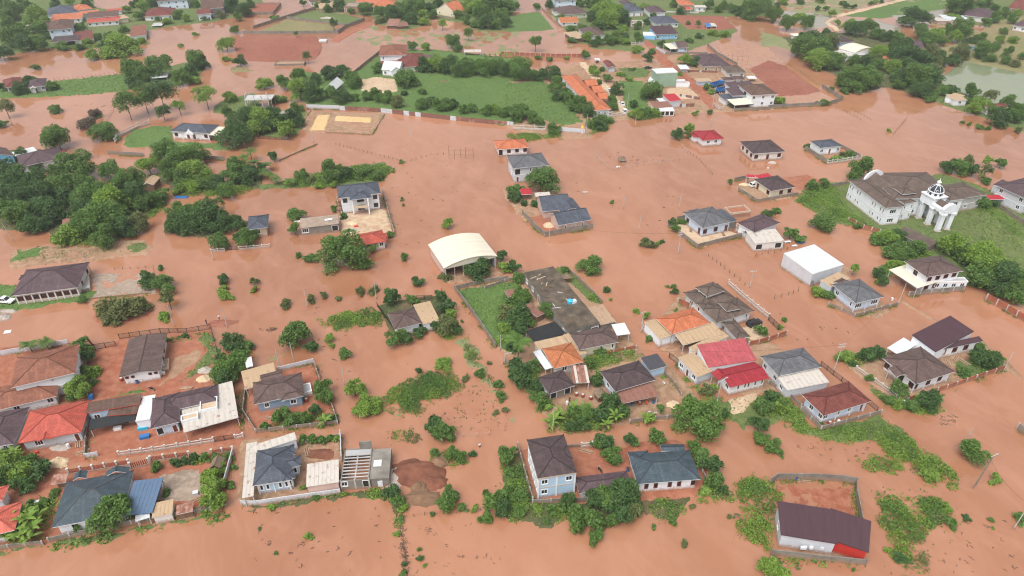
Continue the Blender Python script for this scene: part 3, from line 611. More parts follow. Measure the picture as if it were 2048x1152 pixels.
def scrub(words, s, h=1.6, dens=16, mats=('leaf_mid', 'leaf_light', 'leaf_dark'), ls=.27, name='scrub', edge=1.6, w=(4, 7, 1)):
    """rank growth: overlapping hummocks of leaves, thick inside and breaking up into single sprigs at the edge"""
    SEED[0] += 1; rs = np.random.RandomState(SEED[0]); poly = [(p.x, p.y) for p in (G(q, h*.4) for q in pts(s))]
    ar = area(poly); nh = int(np.clip(ar/1.5, 8, 1600)); hc = in_poly(poly, nh, rs); hc = hc+rs.normal(scale=.8, size=hc.shape)
    hd = sdist(hc[:, 0], hc[:, 1], poly); hr = rs.uniform(.8, 1.9, nh)*np.clip(.65+hd*.18, .45, 1.15); hz = h*rs.uniform(.45, 1.15, nh)*np.clip(.45+hd*.3, .3, 1); tone = np.clip((nz(hc[:, 0], hc[:, 1], .07, SEED[0])*1.4+1)/2+rs.normal(scale=.16, size=nh), 0, .999)
    n = int(min(ar*dens*3.6, 50000)); k = rs.choice(nh, n, p=hr**2/np.sum(hr**2)); d = unit(rs.normal(size=(n, 3))); d[:, 2] = np.abs(d[:, 2])*.9+.1
    C = np.stack([hc[k, 0]+d[:, 0]*hr[k], hc[k, 1]+d[:, 1]*hr[k], d[:, 2]*hz[k]*(1-rs.uniform(0, 1, n)**2*.5)], -1)+rs.normal(scale=.1, size=(n, 3)); C[:, 2] = np.maximum(C[:, 2], .04)
    x, y = C[:, 0], C[:, 1]; dd = sdist(x, y, poly); gap = nz(x, y, .22, SEED[0]+5); keep = (dd+1.2*gap > -.5) | (rs.uniform(size=n) < .15); C = C[keep]; k = k[keep]; m = len(C); U, Vv = leaves(C, d[keep], ls, rs, .7)
    pr = np.array(w[:len(mats)], float); pr /= pr.sum(); mi = np.searchsorted(np.cumsum(pr), np.clip(tone[k]+rs.normal(scale=.07, size=m), 0, .999))
    o = link(name, quads_mesh(name, C, U, Vv, np.clip(rs.uniform(0, .7, m)+tone[k]*.3, 0, 1), mats, np.minimum(mi, len(mats)-1))); tag(o, None, name.replace('_', ' '), None, 'stuff'); AUTO.append((o, words, Vector((float(C[:, 0].mean()), float(C[:, 1].mean()), 0)))); return o
def tufts(words, s, dens=2.5, hgt=.4, mats=('leaf_light', 'leaf_mid', 'leaf_olive'), name='grass', z=.25, maxn=14000):
    SEED[0] += 1; rs = np.random.RandomState(SEED[0]); poly = [(p.x, p.y) for p in (G(q) for q in pts(s))]; n = int(min(area(poly)*dens, maxn)); c = in_poly(poly, n, rs)
    k = nz(c[:, 0], c[:, 1], .08, SEED[0])+.8*nz(c[:, 0], c[:, 1], .3, SEED[0]+2)+rs.normal(scale=.25, size=n); c = c[k > -.15]; m = len(c)
    C = np.concatenate([c, np.full((m, 1), z)+rs.uniform(0, .12, (m, 1))], 1); a = rs.uniform(0, 6.28, m); hh = hgt*rs.uniform(.5, 1.3, (m, 1))
    U = np.stack([np.cos(a)*.5, np.sin(a)*.5, np.full(m, .75)], -1)*hh*.8; Vv = np.stack([-np.sin(a), np.cos(a), np.zeros(m)], -1)*hh*.45
    o = link(name, quads_mesh(name, C, U, Vv, rs.uniform(0, 1, m), mats, rs.choice(len(mats), m))); tag(o, None, name.replace('_', ' '), None, 'stuff'); AUTO.append((o, words, Vector((float(c[:, 0].mean()), float(c[:, 1].mean()), 0)))); return o
def weeds_along(pp):
    SEED[0] += 1; rs = np.random.RandomState(SEED[0]); Cs = []
    for a, b in zip(pp, pp[1:]):
        L = (b-a).length; n = int(L*34); t_ = rs.uniform(0, 1, n); nn = np.array([-(b-a).y/L, (b-a).x/L]); off = np.where(rs.uniform(size=n) < .72, -1, 1)*rs.gamma(1.6, .28, n); off = np.where(np.abs(off) < .14, np.sign(off)*.14, off)
        c = np.stack([a.x+(b.x-a.x)*t_+nn[0]*off, a.y+(b.y-a.y)*t_+nn[1]*off], -1); k = nz(c[:, 0], c[:, 1], .09, SEED[0])+.6*nz(c[:, 0], c[:, 1], .3, SEED[0]+1)+rs.normal(scale=.15, size=n); c = c[k > .12]
        Cs.append(np.concatenate([c, rs.uniform(.04, .45, (len(c), 1))], 1))
    C = np.concatenate(Cs); m = len(C)
    if m < 12: return
    U, Vv = leaves(C, np.tile([0, 0, 1.], (m, 1)), .26, rs, .8); ms = ('leaf_mid', 'leaf_light', 'leaf_olive'); o = link('weeds', quads_mesh('weeds', C, U, Vv, rs.uniform(0, 1, m), ms, rs.choice(3, m, p=[.5, .3, .2]))); tag(o, None, 'weeds', None, 'stuff'); AUTO.append((o, 'weeds at the foot of the wall', Vector(C.mean(0).tolist())))
def litter(words, s, n, name='floating_debris', mat='debris', size=.5):
    size *= .75; SEED[0] += 1; r = random.Random(SEED[0]); rs = np.random.RandomState(SEED[0]); poly = [(p.x, p.y) for p in (G(q) for q in pts(s))]; c = in_poly(poly, n, rs); mb = MB()
    for x, y in c:
        l = size*r.uniform(.4, 2.2); a = r.uniform(0, 6.28)
        for k in range(r.randint(1, 4)):
            a2 = a+r.uniform(-.9, .9); q = Vector((x+r.uniform(-.3, .3), y+r.uniform(-.3, .3), r.uniform(.0, .04))); e = q+Vector((math.cos(a2), math.sin(a2), r.uniform(0, .12)))*l; mb.beam(q, e, r.uniform(.03, .09), .05)
    o = mb.build(name, [mat]); tag(o, None, name.replace('_', ' '), None, 'stuff'); AUTO.append((o, words, Vector((float(c[:, 0].mean()), float(c[:, 1].mean()), 0)))); return o
def heap(x, y, rx, ry, h, mat, words, name='soil_mound', rz=0):
    SEED[0] += 1; c = G(P(x, y)); k = mpp(P(x, y)); RX, RY = rx/4/k, ry/4/k*1.35; n = 36; rs_ = SEED[0]; mb = MB()
    g = np.linspace(-1.25, 1.25, n); X, Y = np.meshgrid(g, g); R = np.sqrt(X**2+Y**2)*(1+.22*nz(X, Y, .35, rs_)+.12*nz(X, Y, 1.1, rs_+4)); Z = h*np.clip(1-R, -.4, 1)**1 ; Z = np.where(R < 1, h*(1-R)**.75, -(R-1)*h*2) + h*(.2*nz(X, Y, .8, rs_+1)+.12*nz(X, Y, 2.4, rs_+2))*(R < 1.1)
    v = [(X[i, j]*RX, Y[i, j]*RY, Z[i, j]) for i in range(n) for j in range(n)]; f = [(i*n+j, i*n+j+1, (i+1)*n+j+1, (i+1)*n+j) for i in range(n-1) for j in range(n-1) if max(Z[i:i+2, j:j+2].ravel()) > -.25]
    me = bpy.data.meshes.new(name); me.from_pydata(v, [], f); me.materials.append(M[mat]); me.polygons.foreach_set('use_smooth', [True]*len(f)); me.validate(); me.update()
    o = link(name, me); o.location = (c.x, c.y, .12); o.rotation_euler[2] = rz; tag(o, None, 'mound', 'mounds of soil and sand'); AUTO.append((o, words, Vector((c.x, c.y, 0)))); return o

# ------------------------------------------------------------------ vehicles, poles, people, small things
def extr(mb, prof, y0, y1, mi=0, top_in=0):
    zs = [p[1] for p in prof]; zm = max(zs)
    def pt(p, y): return (p[0], y*(1-top_in*(p[1]-min(zs))/(zm-min(zs)+1e-6)), p[1])
    n = len(prof)
    for i in range(n):
        a, b_ = prof[i], prof[(i+1) % n]; mb.face([pt(a, y0), pt(b_, y0), pt(b_, y1), pt(a, y1)], mi)
    mb.face([pt(p, y0) for p in prof][::-1], mi); mb.face([pt(p, y1) for p in prof], mi)
def vehicle(x, y, x2, y2, kind, paint, label, cat):
    p = G(P(x, y), .5); q = G(P(x2, y2), .5); ang = math.atan2(q.y-p.y, q.x-p.x); root = empty({'suv': 'parked_car', 'pickup': 'pickup_truck', 'truck': 'cargo_truck', 'car': 'parked_car'}[kind], (p.x, p.y, .28), ang); tag(root, label, cat)
    L, w = {'suv': (4.5, 1.85), 'pickup': (5.2, 1.85), 'truck': (8.5, 2.4), 'car': (4.4, 1.75)}[kind]; hw = w/2
    mb = MB()
    if kind == 'truck':
        mb.box(-4.2, 2.2, -1.2, 1.2, .95, 1.1); bd = mb.build('chassis', ['darkmetal'], root)
        mb = MB(); extr(mb, [(2.35,.7),(4.2,.7),(4.25,1.6),(3.95,2.6),(2.35,2.65)], -1.15, 1.15, 0, .06); mb.build('cab', [paint], root)
        mb = MB(); mb.box(4.0, 4.22, -1.0, 1.0, 1.75, 2.35); mb.build('windscreen', ['glass'], root)
        mb = MB(); [mb.box(*b) for b in ((-4.2,2.2,-1.2,-1.12,1.103,2.5),(-4.2,2.2,1.12,1.2,1.103,2.5),(-4.2,-4.12,-1.12,1.12,1.103,2.5),(2.12,2.2,-1.12,1.12,1.103,2.7))]; mb.build('cargo_bed', [paint], root); ws = [(-3.2,.5),(-1.9,.5),(3.2,.5)]; wr = .5
    else:
        if kind == 'pickup':
            extr(mb, [(-2.55,.45),(2.4,.4),(2.58,.6),(2.55,.85),(1.1,1.02),(-2.55,1.0)], -hw, hw, 0, .05); cab = [(-.75,1.0),(1.15,1.0),(.45,1.68),(-.6,1.7)]
        elif kind == 'suv': extr(mb, [(-2.2,.4),(2.1,.38),(2.28,.6),(2.2,.92),(1.05,1.06),(-2.2,1.05)], -hw, hw, 0, .05); cab = [(-2.12,1.04),(1.1,1.04),(.35,1.7),(-1.85,1.72)]
        else: extr(mb, [(-2.15,.35),(2.05,.33),(2.2,.55),(2.1,.78),(.95,.93),(-2.1,.95)], -hw, hw, 0, .05); cab = [(-1.75,.92),(1.05,.92),(.25,1.42),(-1.05,1.44)]
        bd = mb.build('body', [paint], root)
        mb = MB(); extr(mb, cab, -hw*.93, hw*.93, 0, .16); mb.build('windows', ['glass'], root)
        mb = MB(); a, b_, c_, d_ = cab; zt = c_[1]
        mb.box(d_[0]-.03, c_[0]+.03, -hw*.80, hw*.80, zt-.03, zt+.045); rf = mb.build('cabin_roof', [paint], root)
        mb = MB()
        for s_ in (-1, 1):
            for pa, pb in ((a, d_), (b_, c_), (((a[0]+b_[0])/2-.1, a[1]), ((d_[0]+c_[0])/2-.05, c_[1]))): mb.beam((pa[0], s_*hw*.935, pa[1]), (pb[0], s_*hw*.795, pb[1]), .09, .09)
        mb.build('pillars', [paint], root)
        if kind == 'pickup': mb = MB(); mb.box(-2.45, -.85, -hw*.82, hw*.82, .985, 1.012); mb.build('cargo_bed', ['darkmetal'], root)
        ws = [(-L*.3, .34), (L*.31, .34)]; wr = .34
        for s_ in (-1, 1):
            mb = MB(); mb.box(L/2-.16, L/2-.02 if kind != 'pickup' else L/2-.06, s_*hw*.82-.17, s_*hw*.82+.17, .66, .82); mb.build('headlight', ['lamp'], root)
    for wx, wz in ws:
        for s_ in (-1, 1):
            mb = MB(); mb.tube((wx, s_*(hw-.2), wz), (wx, s_*(hw+.02), wz), wr, wr, 12); wh = mb.build('wheel', ['tyre'], root)
            mb = MB(); mb.tube((wx, s_*(hw+.021), wz), (wx, s_*(hw+.04), wz), wr*.55, wr*.5, 10); mb.build('rim', ['galv'], wh)
    return root
def pole(x, y, h, label=None, arms=1, lamp=False, lean=.01, mat='paleconcrete', r=.12):
    p = G(P(x, y)); root = empty('utility_pole' if arms else 'street_lamp' if lamp else 'slender_pole', p, random.uniform(0, .6)); tag(root, label, 'pole')
    mb = MB(); mb.tube((0, 0, -.5), (h*lean, 0, h), r, r*.6, 8); mb.build('shaft', [mat], root)
    for k in range(arms):
        z = h-.35-.8*k; mb = MB(); mb.box(-.9, .9, -.05, .05, z-.06, z+.06); ar = mb.build('crossarm', ['paleconcrete'], root)
        for xx in (-.8, -.3, .3, .8): mb = MB(); mb.tube((xx, 0, z+.073), (xx, 0, z+.27), .05, .04, 6); mb.build('insulator', ['whitetrim'], ar)
    if lamp:
        mb = MB(); mb.beam((0, 0, h-.1), (1.3, 0, h+.25), .07, .07); ar = mb.build('lamp_arm', ['galv'], root); mb = MB(); mb.box(1.1, 1.75, -.14, .14, h+.17, h+.30); mb.build('lamp_head', ['grey'], root)
    if not label: AUTO.append((root, 'pale concrete utility pole with crossarm' if arms else 'slender bare pole', p))
    return root
def cable(a, b, za, zb, label, sag=1.2):
    p = G(P(*a)); q = G(P(*b)); p.z = za; q.z = zb; mb = MB(); pr = None
    for k in range(17):
        t_ = k/16; c = p.lerp(q, t_); c.z -= sag*4*t_*(1-t_)
        if pr: mb.tube(pr, c, .018, .018, 4, caps=False)
        pr = c
    o = mb.build('power_cable', ['darkmetal']); tag(o, label, 'cable')
def person(x, y, shirt, label, z=0., pose='stand', rz=0, sink=0.):
    p = G(P(x, y), z); root = empty('person', (p.x, p.y, z-sink), rz); tag(root, label, 'person')
    if pose == 'stand': J = dict(hip=(0,0,.92), chest=(0,.02,1.3), neck=(0,.02,1.5), head=(0,-.01,1.66), lk=(.1,-.03,.5), lf=(.11,.02,.06), lt=(.11,-.14,.04), rk=(-.1,-.1,.5), rf=(-.11,.06,.06), rt=(-.11,-.1,.04), ls=(.19,.02,1.42), le=(.27,.02,1.14), lh=(.26,-.12,.92), rs=(-.19,.02,1.42), re=(-.28,.03,1.14), rh=(-.25,-.16,.95))
    else: J = dict(hip=(0,.1,.36), chest=(0,-.1,.72), neck=(0,-.16,.9), head=(0,-.2,1.05), lk=(.17,-.3,.5), lf=(.14,-.05,.06), lt=(.15,-.22,.04), rk=(-.17,-.3,.5), rf=(-.14,-.05,.06), rt=(-.15,-.22,.04), ls=(.19,-.12,.83), le=(.25,-.3,.6), lh=(.1,-.48,.5), rs=(-.19,-.12,.83), re=(-.25,-.3,.6), rh=(-.1,-.48,.5))
    R = dict(hip=.15, chest=.17, neck=.065, head=.11, lk=.075, lf=.05, lt=.04, rk=.075, rf=.05, rt=.04, ls=.075, le=.05, lh=.04, rs=.075, re=.05, rh=.04)
    ks = list(J); E = [('hip','chest'),('chest','neck'),('neck','head'),('hip','lk'),('lk','lf'),('lf','lt'),('hip','rk'),('rk','rf'),('rf','rt'),('chest','ls'),('ls','le'),('le','lh'),('chest','rs'),('rs','re'),('re','rh')]
    me = bpy.data.meshes.new('body'); me.from_pydata([J[k] for k in ks], [(ks.index(a), ks.index(b_)) for a, b_ in E], []); o = link('body', me)
    md = o.modifiers.new('skin', 'SKIN'); o.modifiers.new('sub', 'SUBSURF').levels = 1
    sv = me.skin_vertices[0].data
    for i, k in enumerate(ks): sv[i].radius = (R[k], R[k]*(.8 if k in ('hip', 'chest') else 1)); sv[i].use_root = (k == 'hip')
    dg = bpy.context.evaluated_depsgraph_get(); em = bpy.data.meshes.new_from_object(o.evaluated_get(dg)); bpy.data.objects.remove(o)
    em.materials.clear(); [em.materials.append(M[k]) for k in ('skin', shirt, 'trousers', 'hair')]; hd = Vector(J['head'])
    for f in em.polygons:
        c = f.center; f.use_smooth = True; hp = J['hip'][2]
        legz = c.z < hp+.06 and not (abs(c.x) > .2 and pose == 'stand')
        if (c-hd).length < .2 and c.z > J['neck'][2]+.04: f.material_index = 3 if (c.z > hd.z+.02 or c.y > hd.y+.04) else 0
        elif pose == 'stand': f.material_index = 2 if legz and c.z > .1 else (0 if c.z < .1 or (abs(c.x) > .23 and c.z < 1.15) else 1)
        else: f.material_index = 2 if c.z < .5 and c.y > -.38 else (0 if c.y < -.36 else 1)
    link('body', em, root); return root
# ================================================================== the setting
def sheet(name, mat, z, x0, x1, y0, y1, n=1):
    mb = MB(); mb.face([(x0,y0,z),(x1,y0,z),(x1,y1,z),(x0,y1,z)]); o = mb.build(name, [mat]); o['kind'] = 'structure'; return o
tag(sheet('ground', 'red_soil', -1.5, -2000, 2000, -600, 3000), 'drowned red ground below the flood water', 'ground')
tag(sheet('flood_water', 'flood', 0, -1990, 1990, -590, 2990), 'muddy brown flood water covering the whole settlement', 'water')

tile('a0')
patch('green land with houses', (-60,-60, 740,-60, 760,60, 1000,95, 1100,-20, 2100,-60, 2100,110, 1800,150, 1700,175, 1400,205, 1190,240, 1180,335, 820,345, 600,365, 380,385, 60,440, -100,490), 'grass', .4, 3, .15, name='grass_bank')
patch('strip of green grass', (390,655, 1000,590, 1070,630, 1060,720, 780,750, 560,765, 380,775, -60,790, -60,690, 200,640), 'lawn', .35, 1.5, .08, name='grass_bank')
patch('mown green lawn', (1000,1110, 1080,1040, 1230,1005, 1380,1010, 1380,1130, 1700,1152, 1800,1120, 1820,1200, 1300,1175, 1010,1180), 'lawn', .35, 1, .06, name='grass_bank')
patch('scrubby bank', (1690,850, 1800,800, 1900,770, 2048,740, 2100,900, 1850,920, 1720,900), 'grass', .3, 2, .15, name='grass_bank')
patch('small muddy islet', (1820,550, 1900,530, 2030,565, 1990,575, 1860,580), 'dry_grass', .2, 1.5, .08, name='grass_bank')
patch('tree-covered bank', (1190,560, 1480,500, 1640,520, 1600,650, 1350,700, 1180,690, 1080,690, 1060,640), 'grass', .2, 2, .2, name='grass_bank')
tile('a1')
patch('bare red soil field', (-190,330, -110,290, 0,282, 480,290, 530,370, 520,430, 470,475, 370,495, -140,492), 'red_field', .28, 1.2, .06, name='soil_field')
patch('walled grassy plot', (30,245, 250,155, 580,195, 650,240, 300,258), 'dry_grass', .3, 1.5, .08, name='grass_field')
patch('walled green plot', (260,140, 480,80, 600,90, 870,150, 720,205, 500,185), 'grass', .3, 1.5, .08, name='grass_field')
patch('red earth bank', (590,325, 680,265, 900,175, 960,190, 860,235, 730,290, 665,345), 'red_soil', .3, 1.2, .06, name='soil_bank')
patch('half drowned paddy', (680,310, 720,240, 860,200, 1000,215, 1500,280, 1700,230, 2100,170, 2100,440, 1500,390, 1000,375, 700,345), 'wetgrass', -.01, 2, .09, .05, name='grass_field')
patch('green yard', (300,570, 700,600, 780,600, 1040,400, 1450,400, 2100,470, 2100,1020, 1500,945, 1000,880, 420,840, 280,760), 'lawn', .45, 2, .1, name='grass_field')
patch('sandy clearing', (830,640, 960,615, 1130,640, 1150,740, 1000,765, 830,735), 'pale_soil', .55, 1.5, .1, name='soil_yard')
patch('bare building plot', (420,890, 1010,905, 1030,935, 940,1065, 600,1060, 400,1060, 340,1010), 'mixed_soil', .3, 1.5, .07, name='soil_yard')
patch('ochre sand bed, squarer', (490,925, 600,920, 555,1050, 425,1048), 'sand', .5, .6, .03, name='sand_bed', wob=.3)
patch('ochre sand bed, longer', (640,930, 935,945, 925,988, 620,975), 'sand', .5, .6, .03, name='sand_bed', wob=.3)
patch('overgrown bank', (-60,900, 60,870, 380,880, 400,930, 320,1080, 160,1100, -60,1070), 'grass', .3, 2, .15, name='grass_bank')
patch('wooded top bank', (360,-40, 2100,-40, 2100,20, 2000,250, 1780,250, 1650,180, 1380,150, 1330,210, 1180,250, 960,190, 940,130, 720,110, 480,70), 'grass', .35, 2.5, .15, name='grass_bank')
tile('a2')
patch('red soil neighbourhood', (520,505, 830,500, 1080,480, 1200,520, 1280,420, 1500,435, 1560,540, 1720,520, 1920,560, 2048,690, 2100,880, 1700,895, 1300,915, 1180,940, 900,955, 720,1005, 600,1110, 420,1115, 380,1060, 300,1100, 150,1070, -60,1010, -60,640, 300,560), 'mixed_soil', .42, 2, .1, name='soil_yard')
patch('wide green meadow', (-60,680, 250,640, 400,780, 530,900, 570,990, 400,1020, 200,960, -60,930), 'lawn', .62, 2, .06, name='grass_field')
patch('green yard', (840,650, 1060,650, 1110,880, 1000,920, 900,880, 870,740), 'lawn', .6, 1.5, .06, name='grass_field'); patch('small green yard', (840,552, 1060,540, 1115,575, 1095,635, 900,635), 'grass', .6, 1.5, .06, name='grass_field')
patch('green field', (-60,150, 60,110, 220,95, 340,235, 200,250, -60,255), 'lawn', .2, 3, .12, name='grass_field'); patch('half drowned paddy', (-60,260, 340,240, 560,400, 300,430, -60,420), 'wetgrass', -.03, 2, .09, .05, name='grass_field')
patch('land under the far houses', (260,-60, 2100,-60, 2100,130, 1720,130, 1690,140, 1810,250, 1620,330, 1420,400, 1290,420, 1060,330, 950,370, 760,370, 520,345, 400,215, 310,110), 'grass', .35, 2, .12, name='grass_field')
patch('bare red field', (1250,125, 1690,130, 1800,235, 1640,250, 1400,235, 1330,180), 'red_field', .6, 1.2, .06, name='soil_field'); patch('red dirt road', (1045,330, 1100,330, 1250,480, 1400,590, 1630,800, 1640,880, 1560,880, 1480,760, 1200,520), 'red_soil', .62, .8, .04, name='dirt_road')
patch('sandy lane', (525,505, 600,500, 640,580, 780,690, 900,850, 930,930, 870,930, 770,760, 620,620), 'pale_soil', .62, .8, .04, name='dirt_road'); patch('weedy verge', (600,370, 1050,370, 1060,395, 960,410, 640,390), 'grass', .2, 1.2, .12, name='grass_bank')
patch('sand in front of the green block', (1225,715, 1400,700, 1500,770, 1520,800, 1350,800, 1240,790), 'pale_soil', .62, 1.2, .05, name='soil_yard')
tile('a3')
patch('red building plot', (-180,570, 0,485, 130,525, 260,620, 430,735, 300,755, 90,772, 0,700), 'red_field', .35, 1.2, .06, name='soil_field'); patch('muddy building site', (-420,370, -150,330, 0,380, 120,500, 0,480, -200,560, -260,520), 'mud', .14, 3, .1, name='soil_field')
patch('green paddy', (90,40, 700,-60, 1110,-60, 760,60, 540,115, 430,150, 240,110), 'wetgrass', .02, 2, .11, .04, name='rice_paddy'); patch('bright green paddy', (600,130, 850,60, 1150,-60, 1460,-60, 1430,70, 1180,110, 900,150), 'lawn', .05, 2, .13, .05, name='rice_paddy')
patch('earth road between paddies', (450,180, 545,122, 790,62, 1110,-20, 1150,-10, 820,75, 560,140, 490,180, 590,240, 560,255), 'pale_soil', .5, .9, .03, name='dirt_road'); patch('grassy field edge', (-60,250, 130,300, 250,365, 190,400, 60,370, -60,375), 'wetgrass', .15, 2, .08, name='grass_field')
patch('wooded land', (110,300, 480,255, 900,280, 1300,330, 1440,420, 1410,560, 1390,690, 1290,810, 1120,745, 980,705, 900,700, 760,745, 560,700, 540,590, 430,565, 300,455, 220,400), 'wood_floor', .35, 2, .15, name='woodland_floor')
patch('brownish farmland', (1280,190, 1440,180, 1700,255, 1780,200, 2100,60, 2100,600, 1820,540, 1560,490, 1300,430, 1300,390, 1440,370, 1650,270), 'dry_grass', .35, 2, .12, name='grass_field')
patch('green farmland', (1440,90, 1460,-60, 2100,-60, 2100,90, 1780,210, 1560,190, 1370,190), 'grass', .35, 2, .12, name='grass_field')
o = patch('greenish fish pond', (1390,610, 1560,492, 1720,505, 2060,590, 2300,700, 2200,880, 1900,870, 1700,800, 1560,770, 1380,700), 'pond', .05, .5, .0, name='pond_water', wob=.6)
for nm_, s_ in (('grey flooded paddy', (120,80, 420,110, 560,160, 420,230, 300,215, 90,120)), ('pale flooded paddy', (600,150, 860,160, 1080,215, 1060,270, 900,245, 700,190)), ('silvery flooded paddy', (950,110, 1180,120, 1440,60, 1400,170, 1240,190, 1050,170))): patch(nm_, s_, 'paddy', .03, .5, .0, name='paddy_water', wob=.6)
patch('wooded bank', (1280,800, 1330,730, 1400,700, 1700,790, 1900,860, 2160,840, 2160,1060, 2000,1050, 1800,965, 1600,900, 1420,845), 'grass', .4, 2, .15, name='grass_bank')
patch('walled wet yard', (20,850, 580,825, 440,740, 320,755, 90,775), 'mud', .12, 1, .1, name='soil_yard')
tile('b0')
patch('floor of the dense wood', (-60,320, 250,280, 700,380, 900,340, 1000,240, 1250,400, 1340,470, 1160,560, 1180,650, 1060,720, 960,760, 800,840, 680,800, 420,790, 400,700, -60,670), 'wood_floor', .3, 2, .15, name='woodland_floor')
patch('red and grassy bank', (80,970, 120,850, 350,820, 700,830, 960,765, 1150,775, 1240,830, 1180,885, 940,915, 720,945, 560,950, 350,965, 110,1010), 'mixed_soil', .3, 1.5, .1, name='soil_bank')
patch('green turf', (90,960, 130,850, 390,830, 360,890, 190,940), 'lawn', .36, 1.5, .08, name='grass_bank'); patch('green turf', (1020,880, 1040,800, 1160,790, 1170,850, 1090,875), 'grass', .42, 1.2, .08, name='grass_bank')
patch('wooded islet floor', (1310,650, 1400,490, 1800,500, 1860,640, 1750,740, 1450,755), 'wood_floor', .3, 2, .15, name='woodland_floor')
patch('wooded bank', (1150,260, 1340,230, 1640,220, 1750,320, 2100,170, 2100,350, 1800,390, 1500,400, 1380,400, 1330,330), 'wood_floor', .35, 1.5, .15, name='woodland_floor')
patch('house plot', (-60,60, 250,40, 520,60, 520,140, 200,260, -60,250), 'wood_floor', .3, 2, .15, name='woodland_floor'); patch('grey building plot', (740,1020, 960,1040, 1160,1030, 1230,1050, 1245,1150, 1240,1200, 900,1215, 720,1230), 'grey_plot', .02, 1.2, .15, .1, name='soil_yard')
patch('grass strip', (-60,1130, 120,1120, 130,1205, 620,1160, 760,1180, 700,1260, 560,1275, 300,1310, 130,1340, -60,1335), 'lawn', .22, 1.3, .07, name='grass_bank')
tile('b1')
patch('green hedge bank', (-60,340, 200,300, 430,255, 740,180, 1030,150, 1085,195, 1010,300, 650,345, 300,350, 40,362), 'grass', .3, 1.5, .15, name='grass_bank')
patch('stony yard', (670,565, 1000,520, 1040,530, 1105,730, 960,760, 760,750, 690,725), 'pale_soil', .35, .8, .1, .12, name='soil_yard', wob=.4); patch('muddy concrete apron', (1400,1040, 1900,1010, 1990,1020, 1950,1060, 1560,1125), 'mixed_soil', .25, 1, .06, name='soil_yard')
tile('b2')
patch('green and red plot', (-60,330, 60,400, 200,380, 390,400, 400,430, 250,590, 130,620, 40,560, -20,470, -60,440), 'mixed_soil', .3, 1.5, .1, name='soil_yard'); patch('walled red yard', (110,590, 260,560, 420,560, 640,660, 280,730, 195,670), 'red_soil', .3, .8, .06, name='soil_yard', wob=.3)
patch('pale walled yard', (1255,650, 1430,600, 1800,715, 1830,745, 1500,830, 1330,725), 'pale_soil', .2, .8, .12, name='soil_yard', wob=.3); patch('sandy yard', (1790,335, 1960,310, 2270,400, 2260,430, 1960,470, 1810,380), 'mixed_soil', .3, .8, .08, name='soil_yard', wob=.3)
tile('b3')
patch('overgrown green grounds', (225,450, 300,370, 450,310, 620,300, 760,300, 1400,240, 1700,330, 1860,420, 2200,520, 2200,1300, 1900,1180, 1600,1130, 1100,1010, 900,1060, 860,1010, 1080,920, 820,770, 830,690, 640,650, 540,625, 380,560), 'grass', .32, 1.8, .14, name='grass_field')
patch('green yard', (480,120, 590,80, 730,95, 700,120, 480,160, 300,40, 340,20), 'grass', .2, .8, .08, name='grass_field', wob=.3); patch('red soil lot', (120,270, 310,240, 420,300, 230,370), 'red_soil', .2, 1.2, .08, name='soil_yard')
patch('muddy yard', (600,960, 700,1000, 640,1060, 1000,1350, 900,1390, 700,1380, 350,1150, 500,1060), 'mixed_soil', .1, 1, .12, name='soil_yard')
tile('c0')
patch('red soil yards', (-80,480, 560,440, 700,420, 770,500, 960,410, 1290,360, 1690,320, 1760,590, 1830,800, 1960,1140, 1950,1240, 1500,1290, 900,1370, 600,1400, 420,1490, 500,1600, 60,1620, -80,1620), 'red_soil', .25, 1.2, .08, name='soil_yard', wob=.5)
patch('green grass verge', (1560,370, 1690,345, 1760,580, 1700,620, 1420,780, 1460,730, 1590,600, 1640,500), 'grass', .4, 1, .08, name='grass_bank'); patch('green weeds', (1000,830, 1130,800, 1170,850, 860,890), 'lawn', .4, .8, .08, name='grass_bank')
patch('pale gravel drive', (1370,560, 1600,480, 1640,520, 1580,600, 1400,740, 1250,800, 1180,830, 1330,700), 'mixed_soil', .36, 1.2, .05, name='soil_yard'); patch('red mud mound islet', (1640,300, 1690,260, 1800,250, 1910,265, 1890,295, 1780,320, 1680,325), 'red_field', .5, 1.5, .06, name='soil_bank')
patch('red soil islet', (740,130, 900,90, 1200,90, 1230,170, 1200,230, 1000,290, 860,310, 790,325, 760,240), 'red_soil', .25, 1.2, .08, name='soil_bank'); patch('sandy heap ground', (-60,160, 130,170, 80,260, -60,270), 'grey_plot', .3, 1, .1, name='soil_bank')
tile('d0')
patch('red soil yards behind the front wall', (-80,250, 400,330, 1000,290, 1500,205, 1870,160, 1880,200, 1800,450, 1790,640, 1500,690, 1060,745, 400,885, -80,950), 'red_soil', .25, 1, .08, name='soil_yard', wob=.4); patch('puddled bare yard', (1250,330, 1640,280, 1620,560, 1400,600, 1240,560), 'grey_plot', .32, 1.5, .06, name='soil_yard')
patch('weedy shore', (390,900, 620,840, 960,800, 1080,745, 1700,650, 1790,640, 1790,690, 1500,720, 1060,780, 960,850, 640,900, 420,930), 'grass', .22, .8, .12, name='grass_bank')
patch('weedy shore', (-80,960, 350,910, 360,935, 30,990, -80,1000), 'grass', .22, .8, .12, name='grass_bank')
tile('c1')
patch('walled plot', (975,140, 1100,110, 1400,60, 1480,60, 1620,270, 1640,370, 1400,350, 1070,350), 'wood_floor', .2, 1, .1, name='soil_yard', wob=.5); patch('walled wet garden', (-100,700, 170,640, 460,600, 520,740, 650,1050, 650,1090, 0,1155, -60,1100), 'red_soil', .22, 1, .08, name='soil_yard', wob=.4)
